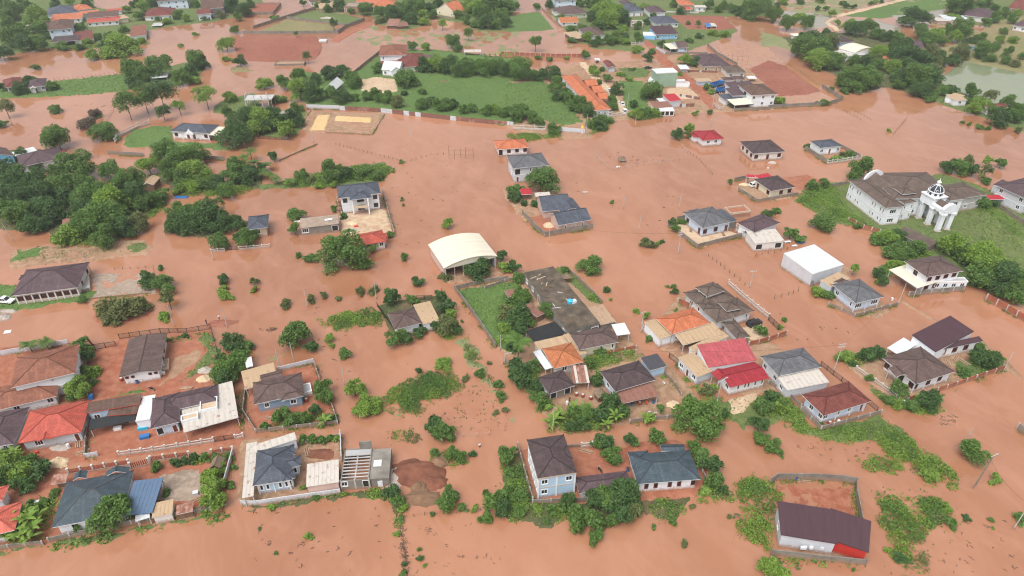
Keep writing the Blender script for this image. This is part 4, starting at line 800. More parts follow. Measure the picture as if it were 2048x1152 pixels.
patch('muddy shoal with weeds', (1000,1010, 1300,960, 1420,900, 1700,780, 1950,760, 2048,900, 2048,1080, 1700,1060, 1450,1010, 1100,1040), 'wetgrass', -.06, 4, .07, .12, name='mud_shoal'); patch('muddy shoal', (0,480, 150,470, 230,560, 150,590, 0,590), 'wetgrass', -.02, 1.5, .1, .15, name='mud_shoal')
patch('weedy shoal', (1620,400, 1700,410, 1800,560, 1840,700, 1990,860, 1940,880, 1760,700, 1650,520), 'wetgrass', .07, 1.5, .12, .1, name='mud_shoal')
tile('c2')
patch('compound ground', (-440,10, 60,-130, 290,-170, 460,-60, 700,130, 840,270, 990,460, 1080,560, 1230,600, 1300,660, 1480,860, 1500,960, 1330,1060, 960,1070, 900,1100, 340,1140, 240,1000, 0,700, -20,560, -130,470), 'mixed_soil', .25, 1, .09, name='soil_yard', wob=.4)
patch('green compound lawn', (-440,15, -200,-20, 60,-60, 120,80, 200,250, 130,330, 20,560, -120,470), 'lawn', .42, 1, .1, name='grass_field', wob=.4); patch('green verge beside the flooded lane', (1310,620, 1480,780, 1560,830, 1700,1000, 1760,1050, 1830,1130, 1900,1120, 2048,1000, 2048,850, 1900,880, 1720,890, 1480,760), 'grass', .3, .8, .08, name='grass_bank')
patch('pale dusty lot', (1700,900, 1950,830, 1990,900, 1860,1010, 1760,1040), 'pale_soil', .4, 1.2, .07, name='soil_yard'); patch('paved compound of the row', (1030,330, 1180,240, 1340,50, 1500,100, 1900,400, 2048,470, 2200,500, 2200,800, 1900,860, 1480,770, 1330,610, 1180,480), 'mixed_soil', .22, .8, .07, name='soil_yard', wob=.4)
patch('sandy drive', (1780,330, 1990,260, 2040,400, 1900,420), 'pale_soil', .36, .8, .05, name='soil_yard'); patch('reddish yard behind the wall', (1880,480, 2048,430, 2160,460, 2048,540, 1950,560), 'mixed_soil', .3, .8, .05, name='soil_yard')
tile('c3')
patch('walled garden', (570,540, 760,500, 950,480, 1250,560, 1700,400, 1890,560, 1890,640, 1480,790, 1130,880, 1080,930, 770,740, 640,640), 'mixed_soil', .2, .8, .08, name='soil_yard', wob=.4); patch('grassy shore', (770,750, 950,860, 1080,940, 1150,880, 1400,850, 1390,960, 1300,1010, 1180,990, 960,930), 'grass', .2, 1, .12, name='grass_bank')
patch('narrow earth bank', (1070,90, 1250,200, 1400,290, 1380,300, 1230,215, 1060,110), 'mixed_soil', .18, .5, .05, name='soil_bank', wob=.3); patch('narrow earth bank', (1880,560, 2060,730, 2050,745, 1890,650), 'mixed_soil', .2, .6, .05, name='soil_bank', wob=.3)
patch('weedy ground', (-60,880, 150,850, 240,950, 300,1060, 420,1150, 700,1060, 900,1010, 1060,1130, 1000,1200, 700,1230, 420,1220, 280,1170, 200,1090, 60,1060, -60,1110), 'grass', .25, 1, .12, name='grass_bank'); patch('weed bank', (1620,440, 1880,560, 1880,650, 1600,740, 1480,700, 1500,640, 1620,520), 'grass', .3, .8, .1, name='grass_bank')
tile('d1')
patch('walled plot with rubble', (-130,60, 330,30, 670,40, 690,200, 680,470, 0,580, -150,560), 'mixed_soil', .22, .6, .08, name='soil_yard', wob=.3); patch('weedy shore', (-100,600, 150,570, 420,520, 700,480, 960,450, 1150,520, 1190,600, 1180,720, 1140,720, 1080,580, 960,510, 700,520, 400,560, 150,620), 'wood_floor', .15, .9, .13, name='mud_shoal')
tile('d2')
patch('red yard', (430,120, 600,110, 900,120, 1100,60, 1300,60, 1420,130, 1560,400, 1480,530, 1060,560, 200,560, 60,140), 'red_soil', .25, .8, .08, name='soil_yard', wob=.4); patch('overgrown shore', (-60,170, 40,150, 170,540, 600,560, 1060,530, 1480,520, 1640,430, 1760,430, 1700,520, 1400,560, 1380,640, 1250,690, 1090,660, 900,720, 700,800, 480,700, 300,740, 60,720, -60,660), 'wood_floor', .2, 1, .13, name='grass_bank')
tile('d3')
patch('muddy walled yard', (60,420, 690,450, 690,560, 730,700, 540,640, 60,640), 'red_soil', .03, 2, .14, .12, name='mud_shoal', wob=.4); patch('wall footing', (20,960, 400,1000, 780,1060, 770,1000, 110,930), 'mixed_soil', .15, .6, .06, name='soil_bank', wob=.2)

# ---- damp air
m_, t_, b_ = new_mat('haze'); t_.nodes.remove(b_); vp = t_.nodes.new('ShaderNodeVolumePrincipled'); vp.inputs['Density'].default_value = .00018; vp.inputs['Color'].default_value = (.93,.95,1,1); vp.inputs['Anisotropy'].default_value = .2
t_.links.new(vp.outputs[0], t_.nodes['Material Output'].inputs['Volume']); mb = MB(); mb.box(-2050, 2050, -650, 3050, -2.6, CAM_H+4); tag(mb.build('haze', ['haze']), 'thin damp haze over the flooded settlement', 'haze', None, 'stuff')

tile('d1'); patch('narrow weedy earth bund', (1148,720, 1172,716, 1196,900, 1204,1060, 1212,1180, 1190,1180, 1182,1060, 1172,900), 'wood_floor', .08, .35, .08, .3, name='soil_bank', wob=.35)
tile('c2'); patch('grass strip behind the flat roof', (330,-150, 400,-170, 520,-80, 720,120, 640,150, 560,60), 'grass', .3, .6, .1, name='grass_bank', wob=.3)
# ================================================================== buildings
# ---- front left
tile('d0')
r, inv = house('bungalow', 'large dark teal hip roof house with blue metal carport by the front wall', 'house',
  V(418,755, 985,672, 1035,325, 3.4, 'hip', 'r_teal', 'white', f=' w  w ', l=' w w ', pitch=24, cap='r_grey'),
  V(585,390, 690,375, 700,318, 3.5, 'gable', 'r_teal', 'white', ridge='v', pitch=27, walls=False, posts=False), V(840,360, 1030,330, 1040,285, 3.5, 'gable', 'r_teal', 'white', ridge='v', pitch=24, walls=False, posts=False),
  V(985,655, 1212,665, 1240,392, 2.8, 'shed', 'm_blue', walls=False, rise=.35, sheets=7, trim='bluepaint'), lm='teal-roofed house')
house('garden_shed', 'small lean-to shed with tan corrugated roof and white front edge', 'shed', V(1215,688, 1380,660, 1385,552, 2.3, 'shed', 'm_tan', 'offwhite', rise=.3, sheets=5, over=.25), lm='tan corrugated shed')
house('awning', 'small white metal awning beside the blue carport', 'awning', V(1085,712, 1200,692, 1190,652, 2.1, 'shed', 'm_white', walls=False, rise=.15, sheets=3))
house('rusty_shed', 'low rusty sheet shed at the end of the garden wall', 'shed', V(1408,662, 1545,640, 1545,572, 1.9, 'shed', 'm_patch' if 0 else 'm_rust', 'wood', rise=.25, sheets=4, over=.2), lm='low rusty shed')
house('house', 'salmon red roofed house cut off by the left edge', 'house', V(-250,880, 120,790, 175,562, 3.2, 'hip', 'r_salmon', 'white', f=' w w', pitch=22), V(-200,580, 20,560, 50,440, 3.4, 'hip', 'r_salmon', 'white', pitch=22), lm='salmon roof')
tile('c0')
house('house', 'house with bright red tile roof and unfinished grey front', 'house', V(148,1232, 650,1168, 690,918, 3.3, 'hip', 'r_red', 'palegrey', f=' W   d', pitch=22, trim='redtrim', cap='r_red'), V(300,1228, 420,1212, 430,1140, 3.35, 'gable', 'r_red', 'palegrey', ridge='v', pitch=20, walls=False, posts=False, trim='redtrim'), lm='bright red roof')
house('two_storey_house', 'big white house with two tiers of red-brown roof', 'house', V(85,795, 605,690, 605,462, 6.0, 'hip', 'r_redbrown', 'white', f='   /  s ', r='w/w', pitch=20, st=2, trim='whitetrim'),
  V(-140,1000, 455,880, 462,700, 3.1, 'hip', 'r_redbrown', 'white', f='  w  w', pitch=17), lm='red-brown tiered roof')
house('house', 'dark purple roofed house at the left edge beside the red roof', 'house', V(-190,1290, 105,1262, 175,972, 3.2, 'hip', 'r_purple', 'white', f=' w  w ', pitch=20))
house('bungalow', 'plain brown shingle roofed bungalow in a red soil yard', 'house', V(958,702, 1278,672, 1265,382, 3.3, 'gable', 'r_brown', 'white', f='ss  ss', r='  dw ', ridge='v', pitch=9, frame='frame_brown', trim='darktrim', cap='r_brown'), V(1262,668, 1352,655, 1335,580, .55, 'flat', 'tan', 'tan', over=.02, para=.35, trim='tantrim'), lm='brown shingle bungalow')
house('house', 'low house with brown roof edged in red and a dark shade net', 'house', V(690,1000, 1117,938, 1130,862, 3.7, 'shed', 'r_umber', 'lightblue', f='w   ', rise=.4, trim='redtrim', over=.4), V(850,1035, 1092,1000, 1165,880, 3.2, 'shed', 'r_umber', 'grey', rise=.3, trim='redtrim', over=.4, f=' D '),
  V(1087,1065, 1200,1060, 1196,872, 3.0, 'shed', 'm_white', 'white', rise=.3, sheets=3, over=.15), V(715,1130, 1090,1065, 1090,1000, 2.5, 'shed', 'net', walls=False, rise=.6, t=.05, trim='net'), lm='red-edged brown roof')
r, inv = house('house', 'dark brown hip roofed house with pale metal terrace roof and sandy roof decks', 'house', V(1206,1122, 1437,1082, 1400,850, 3.5, 'hip', 'r_purple', 'paleblue', f='h d', l='w w', pitch=22), V(1300,1000, 1745,905, 1742,775, 3.5, 'hip', 'r_purple', 'white', pitch=20),
  V(1470,1145, 1910,1052, 1815,782, 2.7, 'shed', 'm_pale', walls=False, rise=.5, sheets=9), V(1600,990, 1740,965, 1735,880, 3.4, 'flat', 'pale_soil', 'white', over=.02, para=.35, base=2.7), V(1450,1078, 1588,1045, 1585,1000, 3.3, 'flat', 'pale_soil', 'white', over=.02, para=.35, base=2.7), lm='house with roof decks')
tile('b0')
house('long_house', 'long white house with purple-brown hip roof, pickup parked alongside', 'house', V(95,1210, 620,1160, 682,958, 3.5, 'hip', 'r_purple', 'offwhite', f='wwwwwwww', r=' d w', pitch=21, frame='frame_brown', pil=9), V(150,1090, 250,1080, 260,1040, 3.3, 'hip', 'r_purple', 'offwhite', pitch=18), V(610,1170, 720,1150, 680,1060, 1.0, 'flat', 'paleconcrete', 'paleconcrete', over=.02, para=0), lm='long white house')
# ---- centre left
tile('c1')
house('bungalow', 'brown hip roof house with tan corrugated extension among bushes', 'house', V(1108,330, 1332,288, 1247,165, 3.2, 'hip', 'r_brown', 'white', f='', l=' w ', pitch=21), V(1332,292, 1472,264, 1380,124, 2.8, 'shed', 'm_tan', 'white', rise=.5, sheets=6, over=.3), lm='tan and brown house')
house('blue_bungalow', 'blue bungalow with white window trim and weathered brown hip roof', 'house', V(-15,928, 390,855, 350,688, 3.4, 'hip', 'r_brown', 'bluegrey', f=' w  s w ', pitch=21, pil=0), V(200,905, 385,868, 370,800, 3.45, 'hip', 'r_brown', 'bluegrey', f='w', pitch=18), V(45,765, 220,728, 195,662, 3.2, 'gable', 'r_brown', 'white', pitch=16), V(-85,818, 180,735, 150,606, 2.7, 'shed', 'm_tan', walls=False, rise=.5, sheets=6), V(380,850, 450,835, 430,768, 1.2, 'flat', 'paleconcrete', 'white', over=.02, para=.3), lm='blue bungalow')
tile('d1')
house('blue_house', 'pale blue house with white trim, slate hip roof and corner bay', 'house', V(-25,432, 285,388, 300,112, 3.6, 'hip', 'r_slate', 'lightblue', f='tt tt', pitch=22, pil=3), V(215,400, 318,368, 305,300, 3.6, 'hip', 'r_slate', 'lightblue', f='t', r='t', pitch=22), V(190,305, 362,272, 355,192, 3.6, 'hip', 'r_slate', 'lightblue', f=' t', r='w', pitch=20), V(240,200, 320,178, 300,100, 3.6, 'hip', 'r_slate', 'white', pitch=20),
  V(-110,530, -18,515, -10,90, 2.9, 'shed', 'm_pale', walls=False, rise=.2, sheets=3), V(-15,138, 330,95, 290,48, 3.2, 'shed', 'm_pale', 'white', rise=.3, sheets=7, over=.2), lm='pale blue house')
house('metal_roof_shed', 'shed with pale ribbed metal roof beside the pale blue house', 'shed', V(402,440, 664,406, 660,242, 3.2, 'shed', 'm_pale', 'pink', rise=.6, sheets=8, over=.2), lm='ribbed metal shed')
# unfinished concrete house
q = G(P(690,470)); e = G(P(915,455)); ang = math.atan2(e.y-q.y, e.x-q.x); root = empty('unfinished_house', q, ang); tag(root, 'unfinished grey block house without roof, bare concrete beams on top', 'house'); LAND.append(('unfinished beam house', P(800,330)))
w_, d_ = (e-q).xy.length, 8.5
def shell(spec, x0, y0, a, L, h, mat='concrete'):
    wb = MB(); facade(wb, root, mtx((x0, y0, 0), a), L, -.4, h, spec, 'frame_white', 1); 
    wb.T = mtx((x0, y0, 0), a); wb.face([(L,.22,-.4),(0,.22,-.4),(0,.22,h),(L,.22,h)]); wb.face([(0,0,h),(L,0,h),(L,.22,h),(0,.22,h)]); wb.face([(0,.22,-.4),(0,0,-.4),(0,0,h),(0,.22,h)]); wb.face([(L,0,-.4),(L,.22,-.4),(L,.22,h),(L,0,h)]); wb.build('wall', [mat], root)
shell('w  h', 0, 0, 0, w_, 2.9); shell('', w_, 0, math.pi/2, d_, 2.9); shell('', 0, d_, -math.pi/2, d_, 2.9); shell('h', w_, d_, math.pi, w_*.45, 5.0); shell('', w_*.55, d_, math.pi, w_*.55, 2.9)
for k in range(7): mb = MB(); mb.box(.22, w_-.22, .8+k*.85, 1.0+k*.85, 2.72, 2.9); mb.build('beam', ['paleconcrete'], root)
mb = MB(); mb.box(w_/2-.12, w_/2+.12, .22, 6.6, 2.45, 2.715); mb.build('girder', ['paleconcrete'], root); mb = MB(); mb.box(.23, w_-.23, 6.7, d_-.23, 2.6, 2.8); mb.build('slab', ['grey'], root); mb = MB(); mb.box(w_+.003, w_+4.0, .3, d_-.2, -.4, 2.6); mb.build('annex', ['concrete'], root)
for x in (0, w_/2, w_): mb = MB(); mb.box(x-.14, x+.14, -.06, -.004, -.4, 3.25); mb.build('column', ['paleconcrete'], root)
mb = MB(); mb.box(w_+.6, w_+2.2, 3.5, 5.2, 2.61, 2.66); mb.build('sheeting', ['rubbish'], root); mb = MB(); mb.box(w_+1.6, w_+2.6, .22, .296, .2, 1.9); mb.build('door', ['rubbish'], root)
tile('d2')
house('two_storey_house', 'pale blue two-storey house with parapeted dark brown roof', 'house', V(205,378, 520,336, 405,32, 6.2, 'hip', 'r_dkbrown', 'lightblue', f='w  /w w', l='wwwww/wwwww', r='w w/w w', pitch=14, st=2, over=.25, trim='tantrim', t=.35, pil=3), V(400,240, 488,225, 440,115, 6.2, 'hip', 'r_dkbrown', 'lightblue', pitch=12, over=.2, trim='tantrim', t=.35), lm='blue two-storey house')
house('low_annex', 'low purple-brown hip roof between the blue and the teal roofed houses', 'house', V(540,502, 962,432, 922,305, 2.8, 'hip', 'r_purple', 'offwhite', f=' w  ', pitch=18), lm='low purple roof')
house('bungalow', 'white bungalow with wide teal-grey hip roof and narrow brown windows', 'house', V(1004,420, 1512,382, 1416,146, 3.4, 'hip', 'r_teal', 'white', f=' t t  t t  W', pitch=22, frame='frame_brown', cap='r_slate'), V(965,300, 1130,285, 1090,150, 3.4, 'hip', 'r_teal', 'white', pitch=18), V(1195,160, 1385,150, 1372,96, 3.3, 'gable', 'r_teal', 'white', pitch=20), lm='teal-grey bungalow')
tile('d3')
r, inv = house('house', 'purple metal roofed house with grey and red walls behind a panel wall', 'house', V(108,852, 548,872, 540,625, 3.7, 'shed', 'm_purple', 'palegrey', f='', l=' w ', rise=.9, over=.3, t=.2, trim='m_purple'), V(470,838, 803,985, 768,740, 3.62, 'shed', 'm_purple', 'redwall', rise=.9, over=.25, t=.2, trim='m_purple'), lm='purple roof house')
for x_ in (280, 340, 435, 495): kids_box(r, inv, 'wall_unit', P(x_, 935), 1.1 if x_ in (280, 435) else .6, .35, 1.2, 1.9, 'white')
# ---- centre right block
tile('c2')
r, inv = house('flat_roofed_building', 'long flat-roofed old concrete building strewn with roof debris', 'building', V(440,342, 706,286, 292,-160, 3.6, 'flat', 'oldconcrete', 'concrete', f=' d W', l='wwd w w', over=.15, para=0, trim='concrete'), V(707,300, 832,270, 722,140, 2.5, 'shed', 'm_sand', 'concrete', rise=.3, sheets=4, over=.2), lm='long flat-roofed building')
p0 = G(P(465,120), 3.75); mb = MB(inv @ mtx((p0.x, p0.y, 3.75), .5)); mb.lathe([(0,0),(.75,0),(.85,.9),(.3,1.15),(0,1.2)], 14); mb.build('water_tank', ['plastic'], r, True)
p0 = G(P(492,118), 3.75); mb = MB(inv @ mtx((p0.x, p0.y, 3.75), .5)); mb.box(-.7,.7,-.5,.5,0,.8); mb.build('white_box', ['rubbish'], r)
rnd = random.Random(4)
for k in range(26):
    p0 = G(P(*(lambda a, b_: (95+190*a+320*b_+40*a*b_, -120-40*a+440*b_))(rnd.uniform(.15,.9), rnd.uniform(.05,.95))), 3.76); mb = MB(inv @ mtx((p0.x, p0.y, 3.76), rnd.uniform(0, 3))); mb.box(-rnd.uniform(.3,1.4), rnd.uniform(.3,1.4), -.09, .09, 0, .1); mb.build('loose_plank', [rnd.choice(['wood', 'tan', 'oldconcrete', 'galv'])], r)
house('bungalow', 'cream house with dark brown hip roof and white metal carport', 'house', V(542,505, 857,428, 778,298, 3.3, 'hip', 'r_brown', 'cream', f='   t t', l=' w ', pitch=21), V(838,382, 947,370, 895,290, 2.8, 'shed', 'm_white', walls=False, rise=.3, sheets=4), V(545,540, 600,522, 460,366, 2.5, 'shed', 'm_tan', 'cream', rise=.2, over=.1), lm='cream brown-roofed house')
house('bungalow', 'weathered orange hip roof house with white strip of roof', 'house', V(330,640, 582,602, 452,450, 3.2, 'hip', 'r_oldorange', 'offwhite', f=' w d', pitch=21), V(205,490, 455,455, 405,400, 2.8, 'shed', 'm_tan', 'offwhite', rise=.3, over=.2), V(265,656, 326,640, 222,505, 2.7, 'shed', 'm_white', walls=False, rise=.2, sheets=2), lm='weathered orange roof')
r, inv = house('farmhouse', 'dark brown hip roof house patched with rusty metal sheets', 'house', V(306,862, 498,772, 420,635, 3.2, 'hip', 'r_dkbrown', 'concrete', f='h h', l='w', pitch=22), V(490,764, 622,760, 590,630, 2.7, 'shed', 'm_patch' if 0 else 'm_rust', walls=False, rise=.4, sheets=6), lm='rust-patched house')
for c_ in r.children:
    for k_, s_ in enumerate(g for g in c_.children if g.name.startswith('roof_sheet')): s_.data.materials[0] = M[['m_rustbrown', 'm_pale', 'm_rust', 'm_rustbrown', 'm_rust', 'm_pale'][k_ % 6]]
house('farmhouse', 'pale blue house with dark brown hip roof and brown lean-to porch', 'house', V(820,822, 1158,748, 1000,598, 3.8, 'hip', 'r_dkbrown', 'paleblue', f=' d w', l=' w w', pitch=22), V(1100,665, 1238,628, 1160,536, 3.0, 'shed', 'm_dark', 'lightblue', rise=.4, over=.3), V(886,930, 1172,862, 1110,766, 2.6, 'shed', 'm_rustbrown', walls=False, rise=.5, sheets=7), lm='brown lean-to house')
house('thatched_hut', 'little thatched hut beside the brown lean-to house', 'hut', V(690,890, 770,865, 725,810, 1.7, 'gable', 'thatch', 'wood', pitch=33, over=.3, trim='thatch', ridge='v'), lm='thatched hut')
house('shade_canopy', 'black shade net canopy next to the flat-roofed building', 'canopy', V(185,440, 428,362, 340,272, 2.4, 'shed', 'net', walls=False, rise=.1, t=.04, trim='net'), lm='black shade net')
house('small_shed', 'small reddish-brown roofed shed hidden between trees', 'shed', V(207,240, 252,200, 165,98, 2.3, 'shed', 'm_rustbrown', 'wood', rise=.2, over=.2))
house('small_shed', 'small reddish shed standing on the green compound lawn', 'shed', V(-30,80, 52,55, 30,8, 1.9, 'shed', 'm_rustbrown', 'wood', rise=.3, over=.2))
house('house', 'house with orange hip roof flanked by tan metal roofs', 'house', V(1275,370, 1592,286, 1446,165, 3.9, 'hip', 'r_orange', 'white', f='w w', pitch=21), V(1186,420, 1276,378, 1180,240, 2.9, 'shed', 'm_tan', 'white', rise=.5, sheets=5, over=.2), V(1370,462, 1692,372, 1602,286, 3.0, 'shed', 'm_tan', walls=False, rise=.6, sheets=9), V(1440,502, 1762,408, 1692,374, 2.7, 'shed', 'm_tan', 'white', rise=.2, sheets=9, over=.2), lm='orange roof house')
house('villa', 'large brown villa with stacked hip roofs and an upper pavilion roof', 'house', V(1512,168, 1800,92, 1640,-32, 3.4, 'hip', 'r_taupe', 'offwhite', pitch=19, l=' w w', trim='tantrim'), V(1632,275, 1946,192, 1800,85, 3.4, 'hip', 'r_taupe', 'white', f='  t t', l='', pitch=19, trim='tantrim'), V(1555,68, 1712,30, 1600,-40, 5.4, 'hip', 'r_taupe', 'offwhite', pitch=22, base=3), V(1718,192, 1834,168, 1765,98, 4.8, 'hip', 'r_taupe', 'white', pitch=24, base=3), V(1535,190, 1640,160, 1590,100, 3.6, 'hip', 'r_taupe', 'white', pitch=19), lm='brown villa')
house('garage', 'small brown hip roofed garage beside the dark car', 'garage', V(1792,408, 1912,398, 1755,266, 2.6, 'hip', 'r_taupe', 'white', pitch=17), lm='small brown garage')
house('house', 'house with speckled pink-red roof and crimson front roof', 'house', V(1590,662, 1936,556, 1862,410, 3.9, 'shed', 'r_pinkred', 'white', rise=1.6, over=.3, trim='redtrim'), V(1748,806, 2050,716, 1940,582, 3.3, 'gable', 'r_crimson', 'white', f='  t tt t t', l=' w', pitch=16, ridge='u', trim='redtrim', cap='r_crimson'), V(1490,722, 1602,662, 1462,512, 2.9, 'shed', 'm_tan', 'palegrey', rise=.5, sheets=5, over=.2, l='wdw'), V(1660,745, 1745,700, 1690,640, 3.2, 'gable', 'r_crimson', 'white', walls=False, ridge='v', pitch=22, trim='redtrim'), V(1520,550, 1615,525, 1600,480, 3.0, 'flat', 'oldconcrete', 'redmud', para=.3, over=.05, trim='redtrim'), lm='crimson roof house')
tile('c3')
house('house', 'white house with grey hip roof and cream metal porch roof', 'house', V(95,722, 422,622, 287,462, 3.9, 'hip', 'r_grey', 'white', l='w w', pitch=20), V(160,832, 482,748, 392,642, 2.9, 'shed', 'm_pale', 'palegrey', rise=.5, sheets=9, over=.2, l=' w '), lm='grey hip roof house')
house('bungalow', 'pale blue bungalow with dark red hip roof at the flooded lane', 'house', V(430,1012, 842,922, 640,765, 3.4, 'hip', 'r_maroon', 'paleblue', f='w w w d', l=' w w', pitch=20, frame='frame_white', pil=4), lm='dark red hip roof')
house('long_house', 'long white house with purple metal roof in two steps and dark windows', 'house', V(1306,492, 1682,372, 1458,270, 4.2, 'shed', 'm_purple', 'white', rise=.8, over=.25, t=.2, trim='r_purple'), V(1330,532, 1692,406, 1660,378, 3.2, 'shed', 'm_purple', 'white', f='w w w w d', rise=.4, over=.25, frame='frame_brown', trim='r_purple'), V(1020,522, 1212,478, 1082,430, 2.7, 'shed', 'm_white', walls=False, rise=.2, sheets=5), lm='stepped purple roof')
house('bungalow', 'white bungalow with grey-brown hip roof inside a cream fence', 'house', V(1176,768, 1502,676, 1216,478, 3.5, 'hip', 'r_brown', 'white', f='t w w ', l='w  D w', pitch=20, frame='frame_brown', pil=4), V(1030,724, 1125,698, 1080,620, 3.4, 'gable', 'r_brown', 'white', ridge='v', pitch=20, walls=False), lm='grey-brown bungalow')
# ---- middle band
tile('b1')
r, inv = house('two_storey_house', 'white two-storey house with slate hip roof and central balcony', 'house', V(660,436, 1000,398, 968,300, 6.4, 'hip', 'r_slate', 'white', f='  h w/w h w', r='w/w', pitch=21, st=2, over=.8, frame='darktrim'), V(752,450, 922,434, 905,370, 6.4, 'hip', 'r_slate', 'white', walls=False, pitch=18, posts=False), lm='white balcony house')
for x_ in (788, 912): kids_box(r, inv, 'column', P(x_, 578), .38, .38, -.3, 6.35, 'white')
a_ = G(P(788,578)); b_ = G(P(912,574)); mb = MB(inv @ mtx(((a_.x+b_.x)/2, (a_.y+b_.y)/2, 0), math.atan2(b_.y-a_.y, b_.x-a_.x))); L_ = (b_-a_).length; mb.box(-L_/2+.2, L_/2-.2, -.15, 1.7, 3.05, 3.25); mb.box(-L_/2+.2, L_/2-.2, -.15, 0, 3.253, 4.0); mb.build('balcony', ['tan'], r); kids_box(r, inv, 'porch_slab', P(845,565), 5, 2.4, -.3, .45, 'pink')
house('unfinished_house', 'unfinished grey shed with flat concrete roof and open window holes', 'shed', V(354,680, 664,640, 662,562, 3.0, 'flat', 'grey_plot', 'concrete', f='W   h', over=.25, para=0, trim='concrete'), lm='flat concrete shed')
house('bungalow', 'house with bright red hip roof behind the big round tree', 'house', V(742,822, 1052,788, 985,702, 3.1, 'hip', 'r_red', 'offwhite', f='  w w', pitch=20, trim='redtrim'), V(960,760, 1055,750, 1040,715, 3.1, 'hip', 'r_red', 'white', pitch=18, trim='redtrim'), lm='red hip roof')
# barrel-roofed warehouse
r, inv = house('warehouse', 'open-fronted warehouse with big cream barrel-vaulted metal roof', 'warehouse', V(1500,992, 1936,905, 1772,728, 4.4, 'arc', 'm_cream', walls=False, rise=1.6, trim='m_cream', posts=False), lm='barrel-roofed warehouse')
T_w, w_, d_ = frame_of(V(1500,992, 1936,905, 1772,728, 4.4)); T_w = inv @ T_w
for nm_, bx, mt in (('side_wall', (.5,.7,1.5,d_-.5,-.4,4.35), 'pink'), ('side_wall', (w_-.7,w_-.5,.8,d_-.5,-.4,4.35), 'palegrey'), ('back_wall', (.703,w_-.703,d_-.72,d_-.5,-.4,4.35), 'palegrey'), ('floor', (.7,w_-.7,.3,d_-.72,-.4,.12), 'mixed_soil'), ('lintel', (.5,w_-.5,.3,.5,3.9,4.3), 'galv')): mb = MB(T_w); mb.box(*bx); mb.build(nm_, [mt], r)
for x_ in (.6, w_*.36, w_*.7, w_-.6): mb = MB(T_w); mb.tube((x_,.4,-.4), (x_,.4,3.9), .12, .12, 8); mb.build('column', ['galv'], r)
house('bungalow', 'tan bungalow with slate hip roof behind clipped trees and white fence', 'house', V(-72,688, 96,672, 94,566, 3.4, 'hip', 'r_slate', 'tan', f=' w ', pitch=20), lm='slate-roofed tan house')
tile('b2')
house('two_storey_house', 'narrow two-storey pale house with grey hip roof beside a dense tree', 'house', V(5,192, 302,178, 212,78, 6.2, 'hip', 'r_grey', 'palegrey', f='d t  /D t w', l='w/w', r='w/w', pitch=19, st=2), lm='pale two-storey house')
house('bungalow', 'white bungalow with orange hip roof at the water edge', 'house', V(-118,48, 138,30, 100,-42, 3.1, 'hip', 'r_orange', 'white', f='D w w w', pitch=20, frame='frame_brown'), lm='orange roof by trees')
house('house', 'brick house with L-shaped slate gable roofs inside a concrete wall', 'house', V(372,655, 636,608, 545,515, 3.5, 'gable', 'r_slate', 'pink', f=' t t t ', pitch=27, ridge='u', cap='r_slate'), V(245,545, 480,520, 410,402, 3.5, 'gable', 'r_slate', 'pink', f='  h ', pitch=27, ridge='u'), V(400,560, 560,530, 500,430, 3.5, 'gable', 'r_slate', 'pink', pitch=22, ridge='v'), lm='slate gable house')
r, inv = house('bungalow', 'pale blue bungalow with grey hip roof and dark red windows', 'house', V(1520,672, 1772,627, 1592,508, 3.8, 'hip', 'r_grey', 'paleblue', f='w w d', l='w d', pitch=19, frame='frame_brown'), V(1445,560, 1520,545, 1480,520, 3.7, 'hip', 'r_grey', 'paleblue', pitch=15), lm='pale blue bungalow')
house('house', 'white-walled house with purple hip roof and cream metal front roof', 'house', V(1925,702, 2160,642, 1995,572, 4.0, 'hip', 'r_purple', 'white', l=' w ', pitch=18), V(1955,812, 2168,768, 2118,680, 3.0, 'shed', 'm_pale', 'offwhite', f='h h', rise=.7, sheets=6, over=.2), V(1742,632, 1800,612, 1690,515, 3.2, 'shed', 'r_slate', 'concrete', rise=.2, over=.2), lm='purple and cream house')
house('roofless_house', 'roofless red mud-filled walls of a house being built', 'house', V(1760,575, 1900,540, 1860,490, 1.6, 'flat', 'red_soil', 'brickwall', over=.05, para=.6, trim='tantrim'), lm='roofless red walls')
tile('b3')
r, inv = house('bungalow', 'cream bungalow with dark hip roof and crimson metal carport', 'house', V(20,378, 222,348, 70,256, 3.4, 'hip', 'r_dkbrown', 'cream', f='  w w', l='d w', pitch=20, frame='frame_brown'), V(-58,292, 40,268, -5,238, 3.0, 'shed', 'm_crimson', walls=False, rise=.3), V(-160,280, -40,262, -20,240, 3.0, 'shed', 'm_crimson', walls=False, rise=.2), lm='crimson carport house')
TILE[0] = 0; TILE[1] = 0
def F_(*a): return [c*4 for c in a]
house('bungalow', 'dark grey hip roofed bungalow standing alone in open water', 'house', V(*F_(1506,308, 1571,304, 1540,280), 3.5, 'hip', 'r_dkbrown', 'offwhite', f='w d w', l='www', pitch=20, frame='frame_brown'), lm='lone dark-roofed bungalow')
house('bungalow', 'small white house with crimson roof next to a tree clump', 'house', V(*F_(1404,280, 1449,278, 1425,261), 3.2, 'hip', 'r_crimson', 'white', f=' w w ', pitch=18, trim='redtrim'), V(*F_(1388,275, 1412,272, 1400,262), 2.8, 'shed', 'r_crimson', 'white', rise=.3, trim='redtrim'), lm='crimson roof by clump')
house('bungalow', 'white bungalow with slate roof in a long walled plot', 'house', V(*F_(1641,297, 1684,292, 1664,278), 3.4, 'hip', 'r_slate', 'white', f='w d w', l='', pitch=17, over=.4), lm='walled slate bungalow')
tile('b3')
